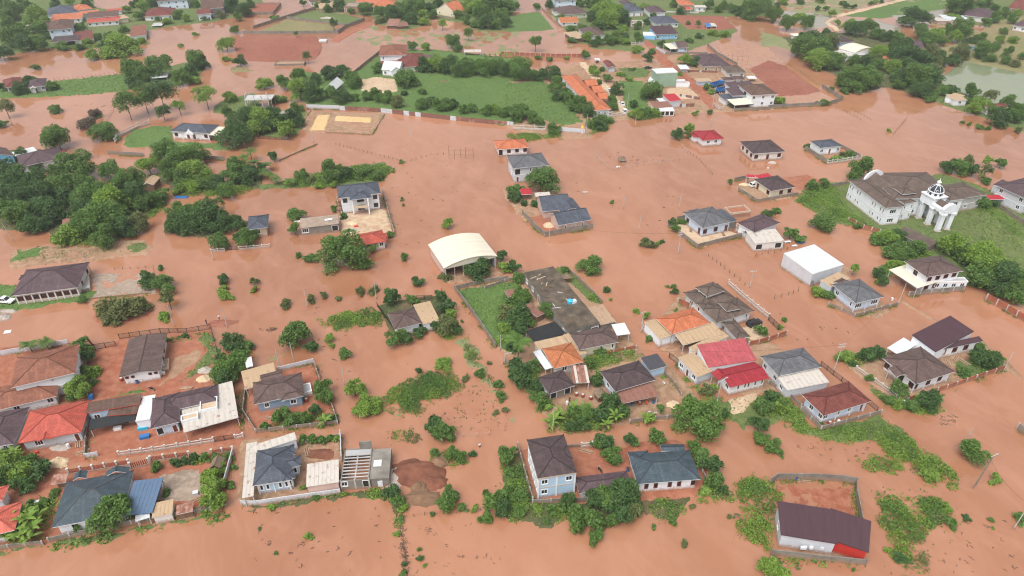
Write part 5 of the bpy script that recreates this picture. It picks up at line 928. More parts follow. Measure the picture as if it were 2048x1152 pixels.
house('two_storey_house', 'grey two-storey house at the right edge with brown hip roof', 'house', V(2060,440, 2330,400, 2030,288, 6.0, 'hip', 'r_purple', 'palegrey', l='t w/w w', f='w d/w w', pitch=20, st=2), V(1845,350, 1960,320, 1880,300, 3.0, 'shed', 'r_purple', 'palegrey', rise=.3, over=.2), lm='grey right-edge house')
house('awning', 'crimson awning beside the grey two-storey house', 'awning', V(1795,458, 1876,435, 1855,398, 2.8, 'shed', 'm_crimson', walls=False, rise=.3))
house('two_storey_house', 'white timbered two-storey house with brown hip roof and cream canopy', 'house', V(1262,1065, 1572,1022, 1372,896, 6.0, 'hip', 'r_brown', 'white', f='wwww/wwww', l='w/w', pitch=18, st=2, frame='frame_brown'), V(1182,1148, 1400,1105, 1140,972, 3.2, 'shed', 'm_cream', walls=False, rise=.3, sheets=8), V(1340,1125, 1585,1095, 1560,1060, 2.9, 'flat', 'paleconcrete', 'white', f='wwww', over=.1, para=.3), lm='cream canopy house')
r, inv = house('warehouse', 'windowless warehouse with bright white flat metal roof', 'warehouse', V(360,1048, 602,966, 368,815, 4.3, 'shed', 'm_white', 'palegrey', rise=.5, over=.08, sheets=0, t=.25), lm='white-roofed warehouse')
house('bungalow', 'pale blue bungalow with grey hip roof and blue corner pilasters', 'house', V(705,1280, 922,1222, 735,1075, 3.6, 'hip', 'r_grey', 'paleblue', f='W W', l='w t', pitch=20, pil=3), V(495,1142, 668,1088, 565,1042, 2.8, 'shed', 'm_tan', 'palegrey', rise=.3, sheets=5, over=.15), V(560,1120, 640,1100, 590,1080, 3.4, 'hip', 'r_brown', 'paleblue', pitch=16), lm='blue pilaster bungalow')
house('long_shed', 'long narrow shed with brown roof in front of the mansion', 'shed', V(1290,838, 1345,780, 1112,636, 2.6, 'shed', 'r_taupe', 'concrete', rise=.3, over=.2, trim='tantrim'), lm='long narrow shed')
# ---- the white mansion
c0 = G(P(905,675)); ca = G(P(1035,648)); cl = G(P(612,482))
VM = V(950,515, 1330,420, 1100,200, 8.2); 
r, inv = house('mansion', 'white two-storey mansion with columned portico, domed tower and brown roofs', 'mansion',
  V(1051,472, 1482,405, 1332,187, 7.0, 'hip', 'r_taupe', 'white', f=' wDw  w   /  w   w   ', pitch=17, st=2, over=.7),
  V(945,520, 1096,498, 826,272, 7.0, 'hip', 'r_taupe', 'white', f='W/W', l='tt tt ss tt tt/tt tt    tt tt', r='w/w', pitch=17, st=2, over=.6), V(1451,458, 1586,440, 1400,330, 7.0, 'hip', 'r_taupe', 'white', f='W/W', pitch=17, st=2, over=.6),
  V(1500,455, 1742,403, 1560,300, 5.6, 'hip', 'r_taupe', 'paleconcrete', f='  w w', pitch=16, st=2), V(1076,408, 1186,396, 1112,344, 8.2, 'hip', 'r_taupe', 'white', pitch=22, base=5),
  V(1088,482, 1192,466, 1140,438, 6.8, 'hip', 'r_taupe', 'white', f='t t/t t', pitch=14, st=2, over=.4), lm='white mansion')
def at(px, z): 
    g = G(P(*px), z); return inv @ Vector((g.x, g.y, z))
pB, pC, pA, pE = at((1348,700),0), at((1420,687),0), at((1270,647),0), at((1198,596),0); Wv = pC-pB; pD = pA+Wv; pF = pE+Wv
for pc in (pA, pB, pC, pD, pE, pF):
    mb = MB(Matrix.Translation((pc.x, pc.y, 0))); mb.box(-.95,.95,-.95,.95,-.3,.6); mb.box(-.66,.66,-.66,.66,.603,6.7); mb.box(-.8,.8,-.8,.8,6.703,7.1); mb.box(-.92,.92,-.92,.92,7.103,7.5); mb.build('column', ['white'], r)
fx = (pC-pB); fx.z = 0; fu = fx.normalized(); W_ = fx.length; fn = (pE-pB); fn.z = 0; fn = fn-fu*fn.dot(fu); fn.normalize()
def porch(name, a, b_, z0, z1, th, mat): mb = MB(); mb.beam(Vector((a.x, a.y, (z0+z1)/2)), Vector((b_.x, b_.y, (z0+z1)/2)), th, z1-z0); return mb.build(name, [mat], r)
porch('entablature', pB-fu*.8, pC+fu*.8, 7.5, 8.8, 1.3, 'white'); porch('entablature', pE, pB+fn*.66, 7.5, 8.76, 1.2, 'white'); porch('entablature', pF, pC+fn*.66, 7.5, 8.74, 1.2, 'white')
for a_, b2, zz in ((pE, pB, 9.2), (pF, pC, 9.18)): porch('balustrade', a_, b2+fn*.7, 8.8, zz, .3, 'white')
mb = MB(); q_ = [pB, pC, pF, pE]; mb.face([(p.x, p.y, 8.5) for p in q_]); mb.face([(p.x, p.y, 7.9) for p in q_][::-1]); mb.build('portico_slab', ['paleconcrete'], r)
mid = (pB+pC)/2
def arch(name, o_, u_, n_, R, z0, th, mat, hole=0):
    mb = MB(); m_ = 20
    for k in range(m_):
        t0, t1 = math.pi*k/m_, math.pi*(k+1)/m_; P_ = lambda t_, rr, s_: o_+u_*math.cos(t_)*rr+Vector((0,0,z0+math.sin(t_)*rr*.85))+n_*s_*th/2-Vector((0,0,o_.z))
        mb.face([P_(t0,R,-1), P_(t1,R,-1), P_(t1,R,1), P_(t0,R,1)]); 
        for s_ in (-1, 1): mb.face([P_(t0,hole,s_), P_(t0,R,s_), P_(t1,R,s_), P_(t1,hole,s_)])
    return mb.build(name, [mat], r)
arch('arched_pediment', mid, fu, fn, W_/2+.9, 8.9, 1.1, 'white')
mb = MB(); a_, b2 = mid+fn*.6, mid+fn*4.5; hw = W_*.42
for s_ in (-1, 1): slope_face(mb, [a_+fu*s_*hw+Vector((0,0,8.9)), b2+fu*s_*hw+Vector((0,0,8.9)), b2+Vector((0,0,10.9)), a_+Vector((0,0,10.9))][::s_])
mb.build('pediment_roof', ['r_taupe'], r)
# tower with dome
tc = at((1334,402), 9.6); mb = MB(Matrix.Translation((tc.x, tc.y, 0)) @ Matrix.Rotation(math.atan2(fu.y, fu.x), 4, 'Z')); mb.box(-2.6,2.6,-2.6,2.6,7.5,10.6); mb.box(-2.85,2.85,-2.85,2.85,10.603,10.95); mb.build('tower_base', ['white'], r)
for a_ in range(8):
    mb = MB(Matrix.Translation((tc.x, tc.y, 0)) @ Matrix.Rotation(a_*math.pi/4+.3, 4, 'Z')); mb.box(2.06, 2.2, -.38, .38, 11.2, 12.1); mb.build('tower_window', ['glass'], r)
mb = MB(Matrix.Translation((tc.x, tc.y, 0))); mb.lathe([(2.3,10.95),(2.1,11.0),(2.1,12.2),(2.45,12.35),(2.45,12.6),(2.15,12.62)], 24); mb.build('drum', ['white'], r)
mb = MB(Matrix.Translation((tc.x, tc.y, 0))); mb.lathe([(2.15*math.cos(t_*math.pi/20), 12.62+2.3*math.sin(t_*math.pi/20)) for t_ in range(10)], 24); mb.build('dome', ['r_slate'], r, True)
for a_ in range(8):
    mb = MB(Matrix.Translation((tc.x, tc.y, 0)) @ Matrix.Rotation(a_*math.pi/4, 4, 'Z')); pr = [(2.18*math.cos(t_*math.pi/20), 12.62+2.33*math.sin(t_*math.pi/20)) for t_ in range(10)]
    for (r0, z0), (r1, z1) in zip(pr, pr[1:]): mb.beam((r0,0,z0), (r1,0,z1), .15, .1)
    mb.build('dome_rib', ['whitetrim'], r)
    if a_ % 2: mb = MB(Matrix.Translation((tc.x, tc.y, 0)) @ Matrix.Rotation(a_*math.pi/4+math.pi/8, 4, 'Z') @ Matrix.Translation((2.05,0,13.2)) @ Matrix.Rotation(math.pi/2-.4, 4, 'Y')); mb.lathe([(.32,-.15),(.45,0),(.32,.15)], 12); mb.build('dome_oculus', ['whitetrim'], r)
mb = MB(Matrix.Translation((tc.x, tc.y, 0))); mb.lathe([(.75,14.75),(.75,14.95),(.5,15.0),(.5,15.8),(.72,15.9),(.6,16.15),(.25,16.5),(.08,16.9),(.05,17.6),(0,17.7)], 12); mb.build('lantern', ['white'], r)
bc = at((855,235), 9.2); lu = (at((940,240), 9)-at((775,270), 9)); lu.z = 0; lu.normalize(); ln = Vector((-lu.y, lu.x, 0)); bc.z = 0
arch('arched_gable', bc, lu, ln, 4.2, 8.3, .5, 'white'); mb = MB(); a_, b2 = bc-ln*.3, bc-ln*10
for s_ in (-1, 1): slope_face(mb, [a_+lu*s_*3.6+Vector((0,0,8.3)), b2+lu*s_*3.6+Vector((0,0,6.4)), b2+Vector((0,0,8.8)), a_+Vector((0,0,11.2))][::s_])
mb.build('gable_roof', ['r_taupe'], r)

for c_ in r.children:
    if c_.name.split('.')[0] in ('column', 'entablature', 'balustrade', 'portico_slab', 'arched_pediment', 'pediment_roof', 'tower_base', 'tower_window', 'drum', 'dome', 'dome_rib', 'dome_oculus', 'lantern', 'arched_gable', 'gable_roof'): c_.scale = (1, 1, .88)
# ---- far houses
tile('a0')
r, inv = house('bungalow', 'white bungalow with grey hip roof, ornate gable and cream carport', 'house', V(1362,1050, 1668,1070, 1752,1003, 3.5, 'hip', 'r_slate', 'white', f='w dd w', pitch=21, frame='frame_brown', pil=5), V(1665,1080, 1745,1088, 1815,1025, 2.9, 'shed', 'm_cream', walls=False, rise=.3, sheets=4), lm='ornate gable house')
g_ = inv @ Vector((*G(P(1515,1068), 4).xy, 0)); mb = MB(Matrix.Translation((g_.x, g_.y, 0)) @ Matrix.Rotation(0, 4, 'Z')); mb.face([(-2,-.1,3.6),(2,-.1,3.6),(1.2,-.1,4.7),(.5,-.1,5.2),(0,-.1,6.1),(-.5,-.1,5.2),(-1.2,-.1,4.7)]); mb.face([(-2,.15,3.6),(-1.2,.15,4.7),(-.5,.15,5.2),(0,.15,6.1),(.5,.15,5.2),(1.2,.15,4.7),(2,.15,3.6)])
for a_, b2 in (((-2,3.6),(-1.2,4.7)), ((-1.2,4.7),(-.5,5.2)), ((-.5,5.2),(0,6.1)), ((0,6.1),(.5,5.2)), ((.5,5.2),(1.2,4.7)), ((1.2,4.7),(2,3.6))): mb.face([(a_[0],-.1,a_[1]),(b2[0],-.1,b2[1]),(b2[0],.15,b2[1]),(a_[0],.15,a_[1])])
mb.build('ornate_gable', ['white'], r)
house('two_storey_house', 'white two-storey house with brown hip roof standing in the water', 'house', V(380,242, 578,230, 535,165, 6.2, 'hip', 'r_umber', 'paleblue', f='d  /w ww', l='w/w', pitch=19, st=2), V(340,230, 400,225, 390,180, 5, 'hip', 'r_umber', 'white', pitch=17), V(415,335, 615,330, 600,290, 2.9, 'shed', 'r_dkbrown', walls=False, rise=.4), lm='far two-storey house')
house('long_shed', 'low white shed with pinkish red roof beside the far two-storey house', 'shed', V(592,330, 752,312, 742,252, 2.5, 'shed', 'r_maroon', 'white', rise=.9, over=.3), lm='pinkish shed')
house('boathouse', 'small pale shed with plain brown roof on the far shore', 'shed', V(1040,292, 1168,282, 1162,215, 2.9, 'shed', 'r_redbrown', 'palegrey', rise=1.2, over=.3), lm='plain brown shed')
house('low_shed', 'low tan flat shed left of the plain brown shed', 'shed', V(915,308, 1030,310, 1015,278, 2.0, 'shed', 'm_tan', 'tan', rise=.2, over=.2))
house('house', 'far house with slate roof and two orange roof wings', 'house', V(375,118, 620,105, 560,52, 3.6, 'hip', 'r_slate', 'white', pitch=17), V(408,162, 648,155, 620,115, 3.0, 'shed', 'r_orange', 'white', rise=.8, f='w w w'), V(600,88, 745,68, 690,38, 3.6, 'hip', 'r_orange', 'white', pitch=20), V(465,70, 610,90, 640,70, 3.7, 'hip', 'r_orange', 'white', pitch=15), V(640,118, 800,100, 790,80, 3.0, 'shed', 'r_orange', 'white', rise=.3), lm='slate and orange roofs')
house('long_house', 'far long house with red front roof and brown upper roof', 'house', V(695,182, 948,172, 940,140, 3.0, 'shed', 'r_red', 'white', f='w w w w w', rise=.6), V(685,145, 938,132, 936,95, 4.0, 'shed', 'r_umber', 'white', rise=.8), V(940,160, 1026,140, 1020,112, 3.2, 'shed', 'm_tan', 'cream', rise=.3), lm='long red-roofed house')
house('shed', 'far long shed roof in red behind the long red-roofed house', 'shed', V(845,92, 975,88, 970,72, 2.8, 'shed', 'r_red', 'white', rise=.3))
house('bungalow', 'far white bungalow with maroon hip roof above the shore', 'house', V(1158,128, 1372,130, 1300,72, 3.3, 'hip', 'r_maroon', 'white', f=' w d w', pitch=19), lm='far maroon roof')
house('two_storey_house', 'far blue-white two-storey house at the top edge', 'house', V(1252,10, 1498,2, 1480,-40, 6.2, 'hip', 'r_brown', 'paleblue', f='wwww/wwww', pitch=17, st=2, pil=4), lm='blue-white top house')
house('house', 'far white-gabled house with brown roof at the top edge', 'house', V(1610,72, 1790,64, 1775,8, 4.2, 'gable', 'r_umber', 'white', pitch=22, ridge='u'), V(1575,118, 1692,108, 1682,76, 4.6, 'shed', 'r_maroon', 'paleblue', f='wwd', rise=.7), V(1690,110, 1800,100, 1790,70, 3.0, 'shed', 'r_dkbrown', 'grey', rise=.4), lm='far gabled house')
house('pier_table', 'small flat-topped pale platform on the far shore', 'platform', V(1212,208, 1292,208, 1290,182, 1.2, 'flat', 'paleconcrete', walls=False, over=.1, para=0))
house('house', 'small house with red roof among trees at the left edge', 'house', V(40,702, 195,680, 145,625, 3.1, 'hip', 'r_maroon', 'palegrey', f='w D', pitch=22), lm='small red roof')
house('house', 'small house with purple roof and gabled porch at the left', 'house', V(225,702, 365,690, 335,635, 3.1, 'hip', 'r_purple', 'palegrey', f=' d w', pitch=22), V(240,712, 290,708, 275,680, 2.9, 'gable', 'm_pale', 'palegrey', pitch=25, ridge='v'), lm='small purple roof')
house('sunken_frame', 'white open metal frame standing in water among trees', 'frame', V(1198,628, 1338,620, 1335,590, 1.6, 'flat', 'whitetrim', walls=False, para=.15, over=.1))
house('shed', 'long pale roofed shed left of the far two-storey house', 'shed', V(190,235, 345,228, 350,196, 2.6, 'shed', 'm_pale', 'grey', rise=.4))
tile('b0')
house('house', 'purple hip roofed house half hidden by trees at left', 'house', V(165,170, 512,130, 360,55, 3.6, 'hip', 'r_purple', 'white', f='w w', l='w', pitch=20), V(400,70, 520,80, 505,55, 3.2, 'hip', 'r_maroon', 'white', pitch=15), lm='half-hidden purple roof')
house('house', 'sky blue gable fronted house at the left edge', 'house', V(-140,160, 110,95, 60,30, 3.2, 'gable', 'r_brown', 'skyblue', pitch=24, ridge='v', f='w', over=.25), V(120,90, 300,62, 230,42, 3.0, 'shed', 'm_white', 'white', rise=.2), lm='sky blue house')
house('hut', 'wooden hut with tan roof hidden between big trees', 'hut', V(1135,330, 1225,335, 1255,270, 3.0, 'gable', 'm_tan', 'wood', pitch=24, ridge='v', over=.3), lm='hut in the wood')
house('shed', 'rust red roof peeping through the wood', 'shed', V(500,655, 600,650, 590,590, 2.6, 'gable', 'm_rustbrown', 'wood', pitch=20)); house('shed', 'pale pinkish wall and brown roof at the left edge', 'shed', V(-80,440, 30,430, 20,350, 3, 'shed', 'r_brown', 'pink', rise=.3))
tile('a1')
house('two_storey_house', 'white two-storey house with maroon-brown hip roof by the slatted wall', 'house', V(985,442, 1208,448, 1150,365, 6.2, 'hip', 'r_redbrown', 'white', f='   /t  w', r='w/w', pitch=18, st=2), V(985,510, 1150,520, 1150,480, 3.0, 'shed', 'r_maroon', 'white', rise=.4), lm='white house by lane')
house('house', 'purplish brown roofed house among trees', 'house', V(1180,548, 1420,510, 1375,420, 3.4, 'hip', 'r_maroon', 'offwhite', pitch=22), V(1330,500, 1470,480, 1440,435, 3.0, 'shed', 'r_purple', 'white', rise=.3), lm='house among trees')
house('shrine_hall', 'white hall with upswept white roof ends behind saplings', 'hall', V(1008,556, 1140,572, 1165,520, 3.4, 'gable', 'm_white', 'white', f='w t', pitch=30, ridge='u', over=.4), V(1085,575, 1160,560, 1140,520, 3.5, 'gable', 'm_white', 'white', pitch=34, ridge='v', over=.3), lm='white hall')
house('pavilion', 'steep white roofed open pavilion under dark trees', 'pavilion', V(550,712, 635,722, 670,660, 2.8, 'gable', 'm_white', 'white', walls=False, pitch=42, ridge='v'), lm='white pavilion')
house('bungalow', 'cream gable fronted house with orange tile roof', 'house', V(1468,70, 1560,110, 1625,68, 3.6, 'gable', 'r_orange', 'cream', f='w w', pitch=30, ridge='v', over=.3), lm='cream gable house')
house('house', 'far house with broad orange hip roof at the top', 'house', V(935,58, 1152,45, 1085,-5, 3.8, 'hip', 'r_orange', 'white', f=' w w', pitch=20), lm='broad orange roof'); house('house', 'far orange roofed house left of the broad orange roof', 'house', V(800,15, 965,22, 930,-30, 3.6, 'hip', 'r_orange', 'white', f='w w', pitch=20))
house('brick_house', 'unfinished brick house with flat top near the far wall', 'house', V(705,52, 840,62, 845,28, 4.0, 'flat', 'grey_plot', 'brickwall', f='w d w', over=.1, para=.3, trim='concrete'), lm='far brick house')
house('house', 'far brown roofed white house at the top edge left of the brick house', 'house', V(430,20, 520,12, 505,-25, 3.4, 'hip', 'r_umber', 'white', f='w w', pitch=18), V(510,8, 620,0, 600,-30, 4, 'hip', 'r_umber', 'white', f='w w', pitch=18)); house('shed', 'tan roofed shed near the far brick house', 'shed', V(510,72, 645,60, 640,5, 2.6, 'shed', 'm_tan', 'tan', rise=.4))
house('shack', 'collapsing rust red tin shack under trees by the paddy', 'shack', V(1040,205, 1135,208, 1130,158, 2.4, 'shed', 'm_rust', 'wood', rise=.5, sheets=5), V(1130,212, 1222,208, 1200,180, 2.1, 'shed', 'm_rustbrown', 'wood', rise=.3, sheets=4), lm='rusty tin shack')
house('open_shed', 'dark open-sided shed with thin flat roof behind the hedge', 'shed', V(1665,415, 1800,418, 1795,402, 2.4, 'shed', 'm_pale', walls=False, rise=.2), lm='dark open shed')
house('walled_pool', 'walled red mud plot like a roofless shed at far left', 'plot', V(-130,105, 130,108, 150,30, 1.4, 'flat', 'red_field', 'concrete', over=.02, para=.5, trim='concrete'), lm='walled red plot')
house('foundation', 'low unfinished concrete foundation in the water with thin rods', 'foundation', V(150,515, 380,520, 385,495, .9, 'flat', 'mixed_soil', 'concrete', over=.02, para=.35, trim='concrete'), lm='concrete foundation')
house('metal_shelter', 'white bus-like box on the red bank', 'box', V(505,325, 560,328, 555,316, 1.2, 'flat', 'm_white', 'white', over=.02, para=0, trim='whitetrim'))
r, inv = house('scaffold_frame', 'bare concrete frame of columns and slab in the green bank', 'frame', V(-90,800, 120,805, 130,765, 4.2, 'flat', 'paleconcrete', walls=False, over=.1, para=0, t=.3, trim='paleconcrete'), lm='bare concrete frame')
for x_, y_ in ((-70,790), (0,795), (60,800), (110,805), (-60,770), (100,770)): kids_box(r, inv, 'column', P(x_, y_+70), .35, .35, -.2, 6.0, 'paleconcrete')
tile('a2')
vo = V(650,888, 797,876, 520,600, 3.6, 'hip', 'r_orange', 'white', f=' w w ', r='w w w w w w', pitch=19)
r, inv = house('terraced_house', 'long orange tile roofed row house with stepped gables on one side', 'house', vo, V(700,795, 770,790, 735,745, 3.6, 'gable', 'r_orange', 'white', pitch=22, ridge='u', walls=False, posts=False, trim='r_orange'), V(655,745, 735,738, 695,690, 3.6, 'gable', 'r_orange', 'white', pitch=22, ridge='u', walls=False, posts=False, trim='r_orange'), V(600,690, 690,682, 650,640, 3.6, 'gable', 'r_orange', 'white', pitch=22, ridge='u', walls=False, posts=False, trim='r_orange'), lm='long orange row house')
house('block_house', 'pale green windowless cube building with white flat roof', 'building', V(1156,590, 1327,582, 1285,548, 7.5, 'flat', 'm_white', 'green', over=.02, para=.25), V(1318,650, 1385,648, 1380,638, 3.6, 'flat', 'm_white', 'palegrey', over=.02, para=.2), V(1092,640, 1150,650, 1150,625, 3.4, 'flat', 'm_white', 'white', over=.02, para=.2), V(1318,672, 1420,668, 1418,655, 2.4, 'flat', 'paleconcrete', 'white', over=.02, para=.2), lm='green cube building')
house('shed', 'small shed with dark red roof by the sandy lane', 'shed', V(770,548, 834,542, 815,486, 2.8, 'gable', 'r_maroon', 'palegrey', pitch=20, ridge='v'), lm='dark red shed')
house('shed', 'tiny grey roofed shed left of the dark red shed', 'shed', V(668,485, 706,482, 702,468, 2.2, 'shed', 'm_tin', 'wood', rise=.2))
house('bungalow', 'broad purple-brown hip roofed house by the muddy building site', 'house', V(1535,540, 1748,522, 1660,430, 3.4, 'hip', 'r_purple', 'tan', f='w d w', pitch=20), V(1560,528, 1672,520, 1665,510, 2.8, 'shed', 'm_tan', walls=False, rise=.2), lm='broad purple-brown roof')
house('house', 'brown low roofed house with several small roofs beside the red road', 'house', V(1725,588, 1875,582, 1815,525, 3.2, 'hip', 'r_taupe', 'offwhite', f='w w', pitch=18), V(1700,650, 1790,642, 1770,615, 2.8, 'hip', 'r_brown', 'white', pitch=18), V(1765,640, 1865,640, 1850,610, 3, 'hip', 'r_brown', 'white', f='d w', pitch=18), lm='small brown roofs')
house('long_house', 'sky blue walled house with dark purple roof', 'house', V(1150,278, 1338,274, 1265,218, 3.5, 'shed', 'm_purple', 'skyblue', f='wt tt w', rise=1.0), V(1050,285, 1150,290, 1140,262, 2.6, 'flat', 'm_white', 'skyblue', over=.05, para=.2), lm='sky blue long house')
house('bungalow', 'pale green house with brown-grey hip roof and chimney-like gable', 'house', V(395,122, 614,106, 540,52, 3.4, 'hip', 'r_brown', 'palegreen', f=' w w', pitch=19), V(335,95, 420,90, 400,65, 3.2, 'hip', 'r_brown', 'white', pitch=17), lm='pale green house')
house('two_storey_house', 'white two-storey house at the top edge behind the pale green house', 'house', V(350,8, 520,0, 480,-40, 6, 'hip', 'r_brown', 'paleblue', f='w w/w w', st=2, pitch=18), lm='white house at top edge'); house('shed', 'little orange gabled shed in front of the pale green house', 'shed', V(388,185, 535,180, 500,142, 2.6, 'gable', 'r_oldorange', 'white', pitch=18, ridge='u', f='w w'), lm='little orange shed')
house('bungalow', 'white house with grey-brown hip roof and tan side roof', 'house', V(590,290, 757,280, 690,220, 3.4, 'hip', 'r_brown', 'white', f=' w ', pitch=20), V(495,315, 590,300, 540,250, 2.6, 'shed', 'm_tan', 'wood', rise=.4), lm='tan-sided far house')
house('house', 'far slate hip roofed house with white colonnade', 'house', V(905,98, 1057,92, 985,35, 3.6, 'hip', 'r_slate', 'white', f='d d d', pitch=20), V(890,45, 980,38, 950,5, 3.5, 'hip', 'r_purple', 'white', pitch=18), lm='far slate colonnade house'); house('house', 'small far house with purple pyramid roof', 'house', V(1105,105, 1237,100, 1180,55, 3.6, 'hip', 'r_purple', 'white', pitch=21), lm='purple pyramid roof')
house('house', 'far house with long slate roof near the red field', 'house', V(1150,192, 1345,190, 1240,135, 3.0, 'hip', 'r_slate', 'white', f=' w w w', pitch=18), lm='slate roof near red field'); house('house', 'low grey-pink flat house left of the slate roof', 'house', V(950,190, 1050,185, 1040,162, 2.8, 'flat', 'grey_plot', 'pink', over=.1, para=.2, f='w w'))
house('house', 'far orange roofed house with red gatehouse', 'house', V(1350,45, 1465,40, 1425,0, 3.8, 'hip', 'r_orange', 'tan', pitch=20), V(1370,80, 1432,78, 1420,58, 3.0, 'gable', 'r_red', 'white', walls=False, pitch=18, ridge='u'), lm='far orange gatehouse'); house('house', 'far flat white house right of the orange gatehouse', 'house', V(1470,62, 1558,58, 1550,42, 3.4, 'shed', 'm_pale', 'white', f=' w w', rise=.2))
house('house', 'brown roofed house with cream side roof behind a blue fence', 'house', V(1330,388, 1412,380, 1372,335, 3.2, 'gable', 'r_brown', 'paleblue', f='  w', pitch=20, ridge='u'), V(1270,396, 1335,388, 1300,346, 2.7, 'shed', 'm_cream', walls=False, rise=.3), lm='blue fence house')
house('house', 'small house with crimson red roof near the shore', 'house', V(1268,818, 1352,800, 1312,756, 3.6, 'shed', 'm_crimson', 'palegrey', rise=.9, over=.3), V(1140,868, 1290,860, 1240,820, 2.8, 'shed', 'm_rustbrown', 'white', rise=.4, f='hhh'), V(1182,815, 1235,808, 1215,785, 2.4, 'shed', 'm_white', walls=False, rise=.2), lm='crimson shore house')
r, inv = house('two_storey_house', 'white two-storey house with brown roofs, balcony and cream carport at the shore', 'house', V(1918,768, 2122,752, 2020,668, 6.2, 'hip', 'r_umber', 'white', f='w w w/w w w', l='D/D', pitch=17, st=2), V(1765,772, 1925,760, 1870,705, 4.2, 'shed', 'r_purple', 'white', rise=.5), V(1755,715, 1960,700, 1900,655, 4.4, 'shed', 'r_purple', 'white', rise=.5), V(1705,805, 1850,785, 1800,745, 3.2, 'shed', 'r_slate', 'white', rise=.3), V(1790,850, 1925,825, 1880,780, 3.0, 'shed', 'm_cream', walls=False, rise=.3), lm='shore two-storey house')
house('gate_pavilion', 'small white columned gatehouse half drowned at the shore', 'gate', V(1190,895, 1298,888, 1290,862, 2.6, 'flat', 'm_white', 'white', f='hhh', over=.1, para=.2), lm='half-drowned gatehouse')
house('shed', 'small orange tin roofed shed beside the blue truck', 'shed', V(1485,655, 1600,650, 1570,628, 2.6, 'shed', 'm_tan', 'paleblue', rise=.2)); house('market_stall', 'blue and pink striped stall in the bare red field', 'stall', V(1555,215, 1597,215, 1592,188, 1.8, 'shed', 'bluepaint', walls=False, rise=.2), V(1600,212, 1640,210, 1632,186, 1.8, 'shed', 'm_pale', walls=False, rise=.2), lm='blue and pink stall')
house('shed', 'white tin roofed shed beside the broad purple-brown roof', 'shed', V(1350,558, 1420,552, 1410,520, 2.5, 'shed', 'm_white', 'grey', rise=.3)); house('awning', 'small white awning by the red road junction', 'awning', V(1895,632, 1960,628, 1940,610, 2.2, 'shed', 'm_white', walls=False, rise=.2))
tile('a3')
house('warehouse', 'cream barrel roofed warehouse surrounded by trees', 'warehouse', V(725,432, 830,385, 715,340, 4.5, 'arc', 'm_cream', 'white', rise=1.6, trim='m_cream', over=.2), V(640,460, 770,430, 700,385, 3.2, 'shed', 'm_pale', 'white', rise=.3), lm='cream barrel roof')
house('house', 'brown roof and white wall behind the cream barrel roof', 'house', V(560,350, 685,330, 620,288, 3.4, 'hip', 'r_dkbrown', 'paleblue', f='w w', pitch=20), V(490,315, 580,300, 560,285, 2.8, 'shed', 'm_pale', 'white', rise=.2), lm='brown roof in trees'); house('shed', 'pale flat roofed shed half hidden at the woods edge', 'shed', V(210,292, 410,275, 380,260, 2.6, 'shed', 'm_cream', 'offwhite', rise=.3))
house('house', 'broad dark purple roofed house on the far farm', 'house', V(1565,122, 1790,152, 1780,88, 3.6, 'hip', 'r_purple', 'offwhite', f=' w w ', pitch=18), lm='far farm house'); house('tin_shed', 'bluish tin roofed brick shed on the far farm', 'shed', V(1420,162, 1600,160, 1580,125, 2.8, 'shed', 'm_tin', 'pink', rise=.4, f='w  w'), V(1370,175, 1460,165, 1440,135, 2.5, 'shed', 'm_pale', 'pink', rise=.2), lm='bluish tin shed')
house('house', 'red roofed far house with long porch at the top right corner', 'house', V(1930,60, 2110,100, 2100,0, 3.4, 'gable', 'r_maroon', 'brickwall', f='w w w', pitch=18), lm='far red porch house'); house('shed', 'far shed with pink and blue roof', 'shed', V(1650,28, 1790,30, 1770,5, 2.6, 'shed', 'r_maroon', 'blue', rise=.3))
house('house', 'white house with brown roof at the far right edge', 'house', V(1965,200, 2120,235, 2110,160, 3.4, 'hip', 'r_purple', 'white', f='w w w', l='w', pitch=18), lm='white far right house'); house('shed', 'tiny orange and green roof among dark trees', 'shed', V(935,498, 990,500, 1000,458, 2.4, 'gable', 'r_orange', 'green', pitch=22, ridge='v'), lm='tiny orange roof'); house('shed', 'brown shack half hidden in the wood by the pond', 'shed', V(1185,392, 1250,385, 1200,330, 2.6, 'gable', 'r_purple', 'wood', pitch=22))
house('cottage', 'small white cottage with tan flat roof on the pond bank', 'house', V(1500,810, 1588,800, 1540,752, 3.0, 'shed', 'm_tan', 'white', f=' w ', l='w', rise=.3, over=.3), V(1425,775, 1500,800, 1540,760, 3.0, 'shed', 'm_tan', 'white', rise=.2, over=.2), lm='pond cottage'); house('house', 'dark red roofed white cottage among trees by the pond', 'house', V(1800,890, 1890,850, 1830,808, 3.2, 'gable', 'r_maroon', 'white', pitch=20, ridge='u', f=' w'), lm='dark red pond cottage')
house('long_shed', 'long low blue roofed shed beyond the pond', 'shed', V(1570,375, 1690,400, 1695,385, 1.8, 'shed', 'm_blue', 'paleblue', rise=.2)); 
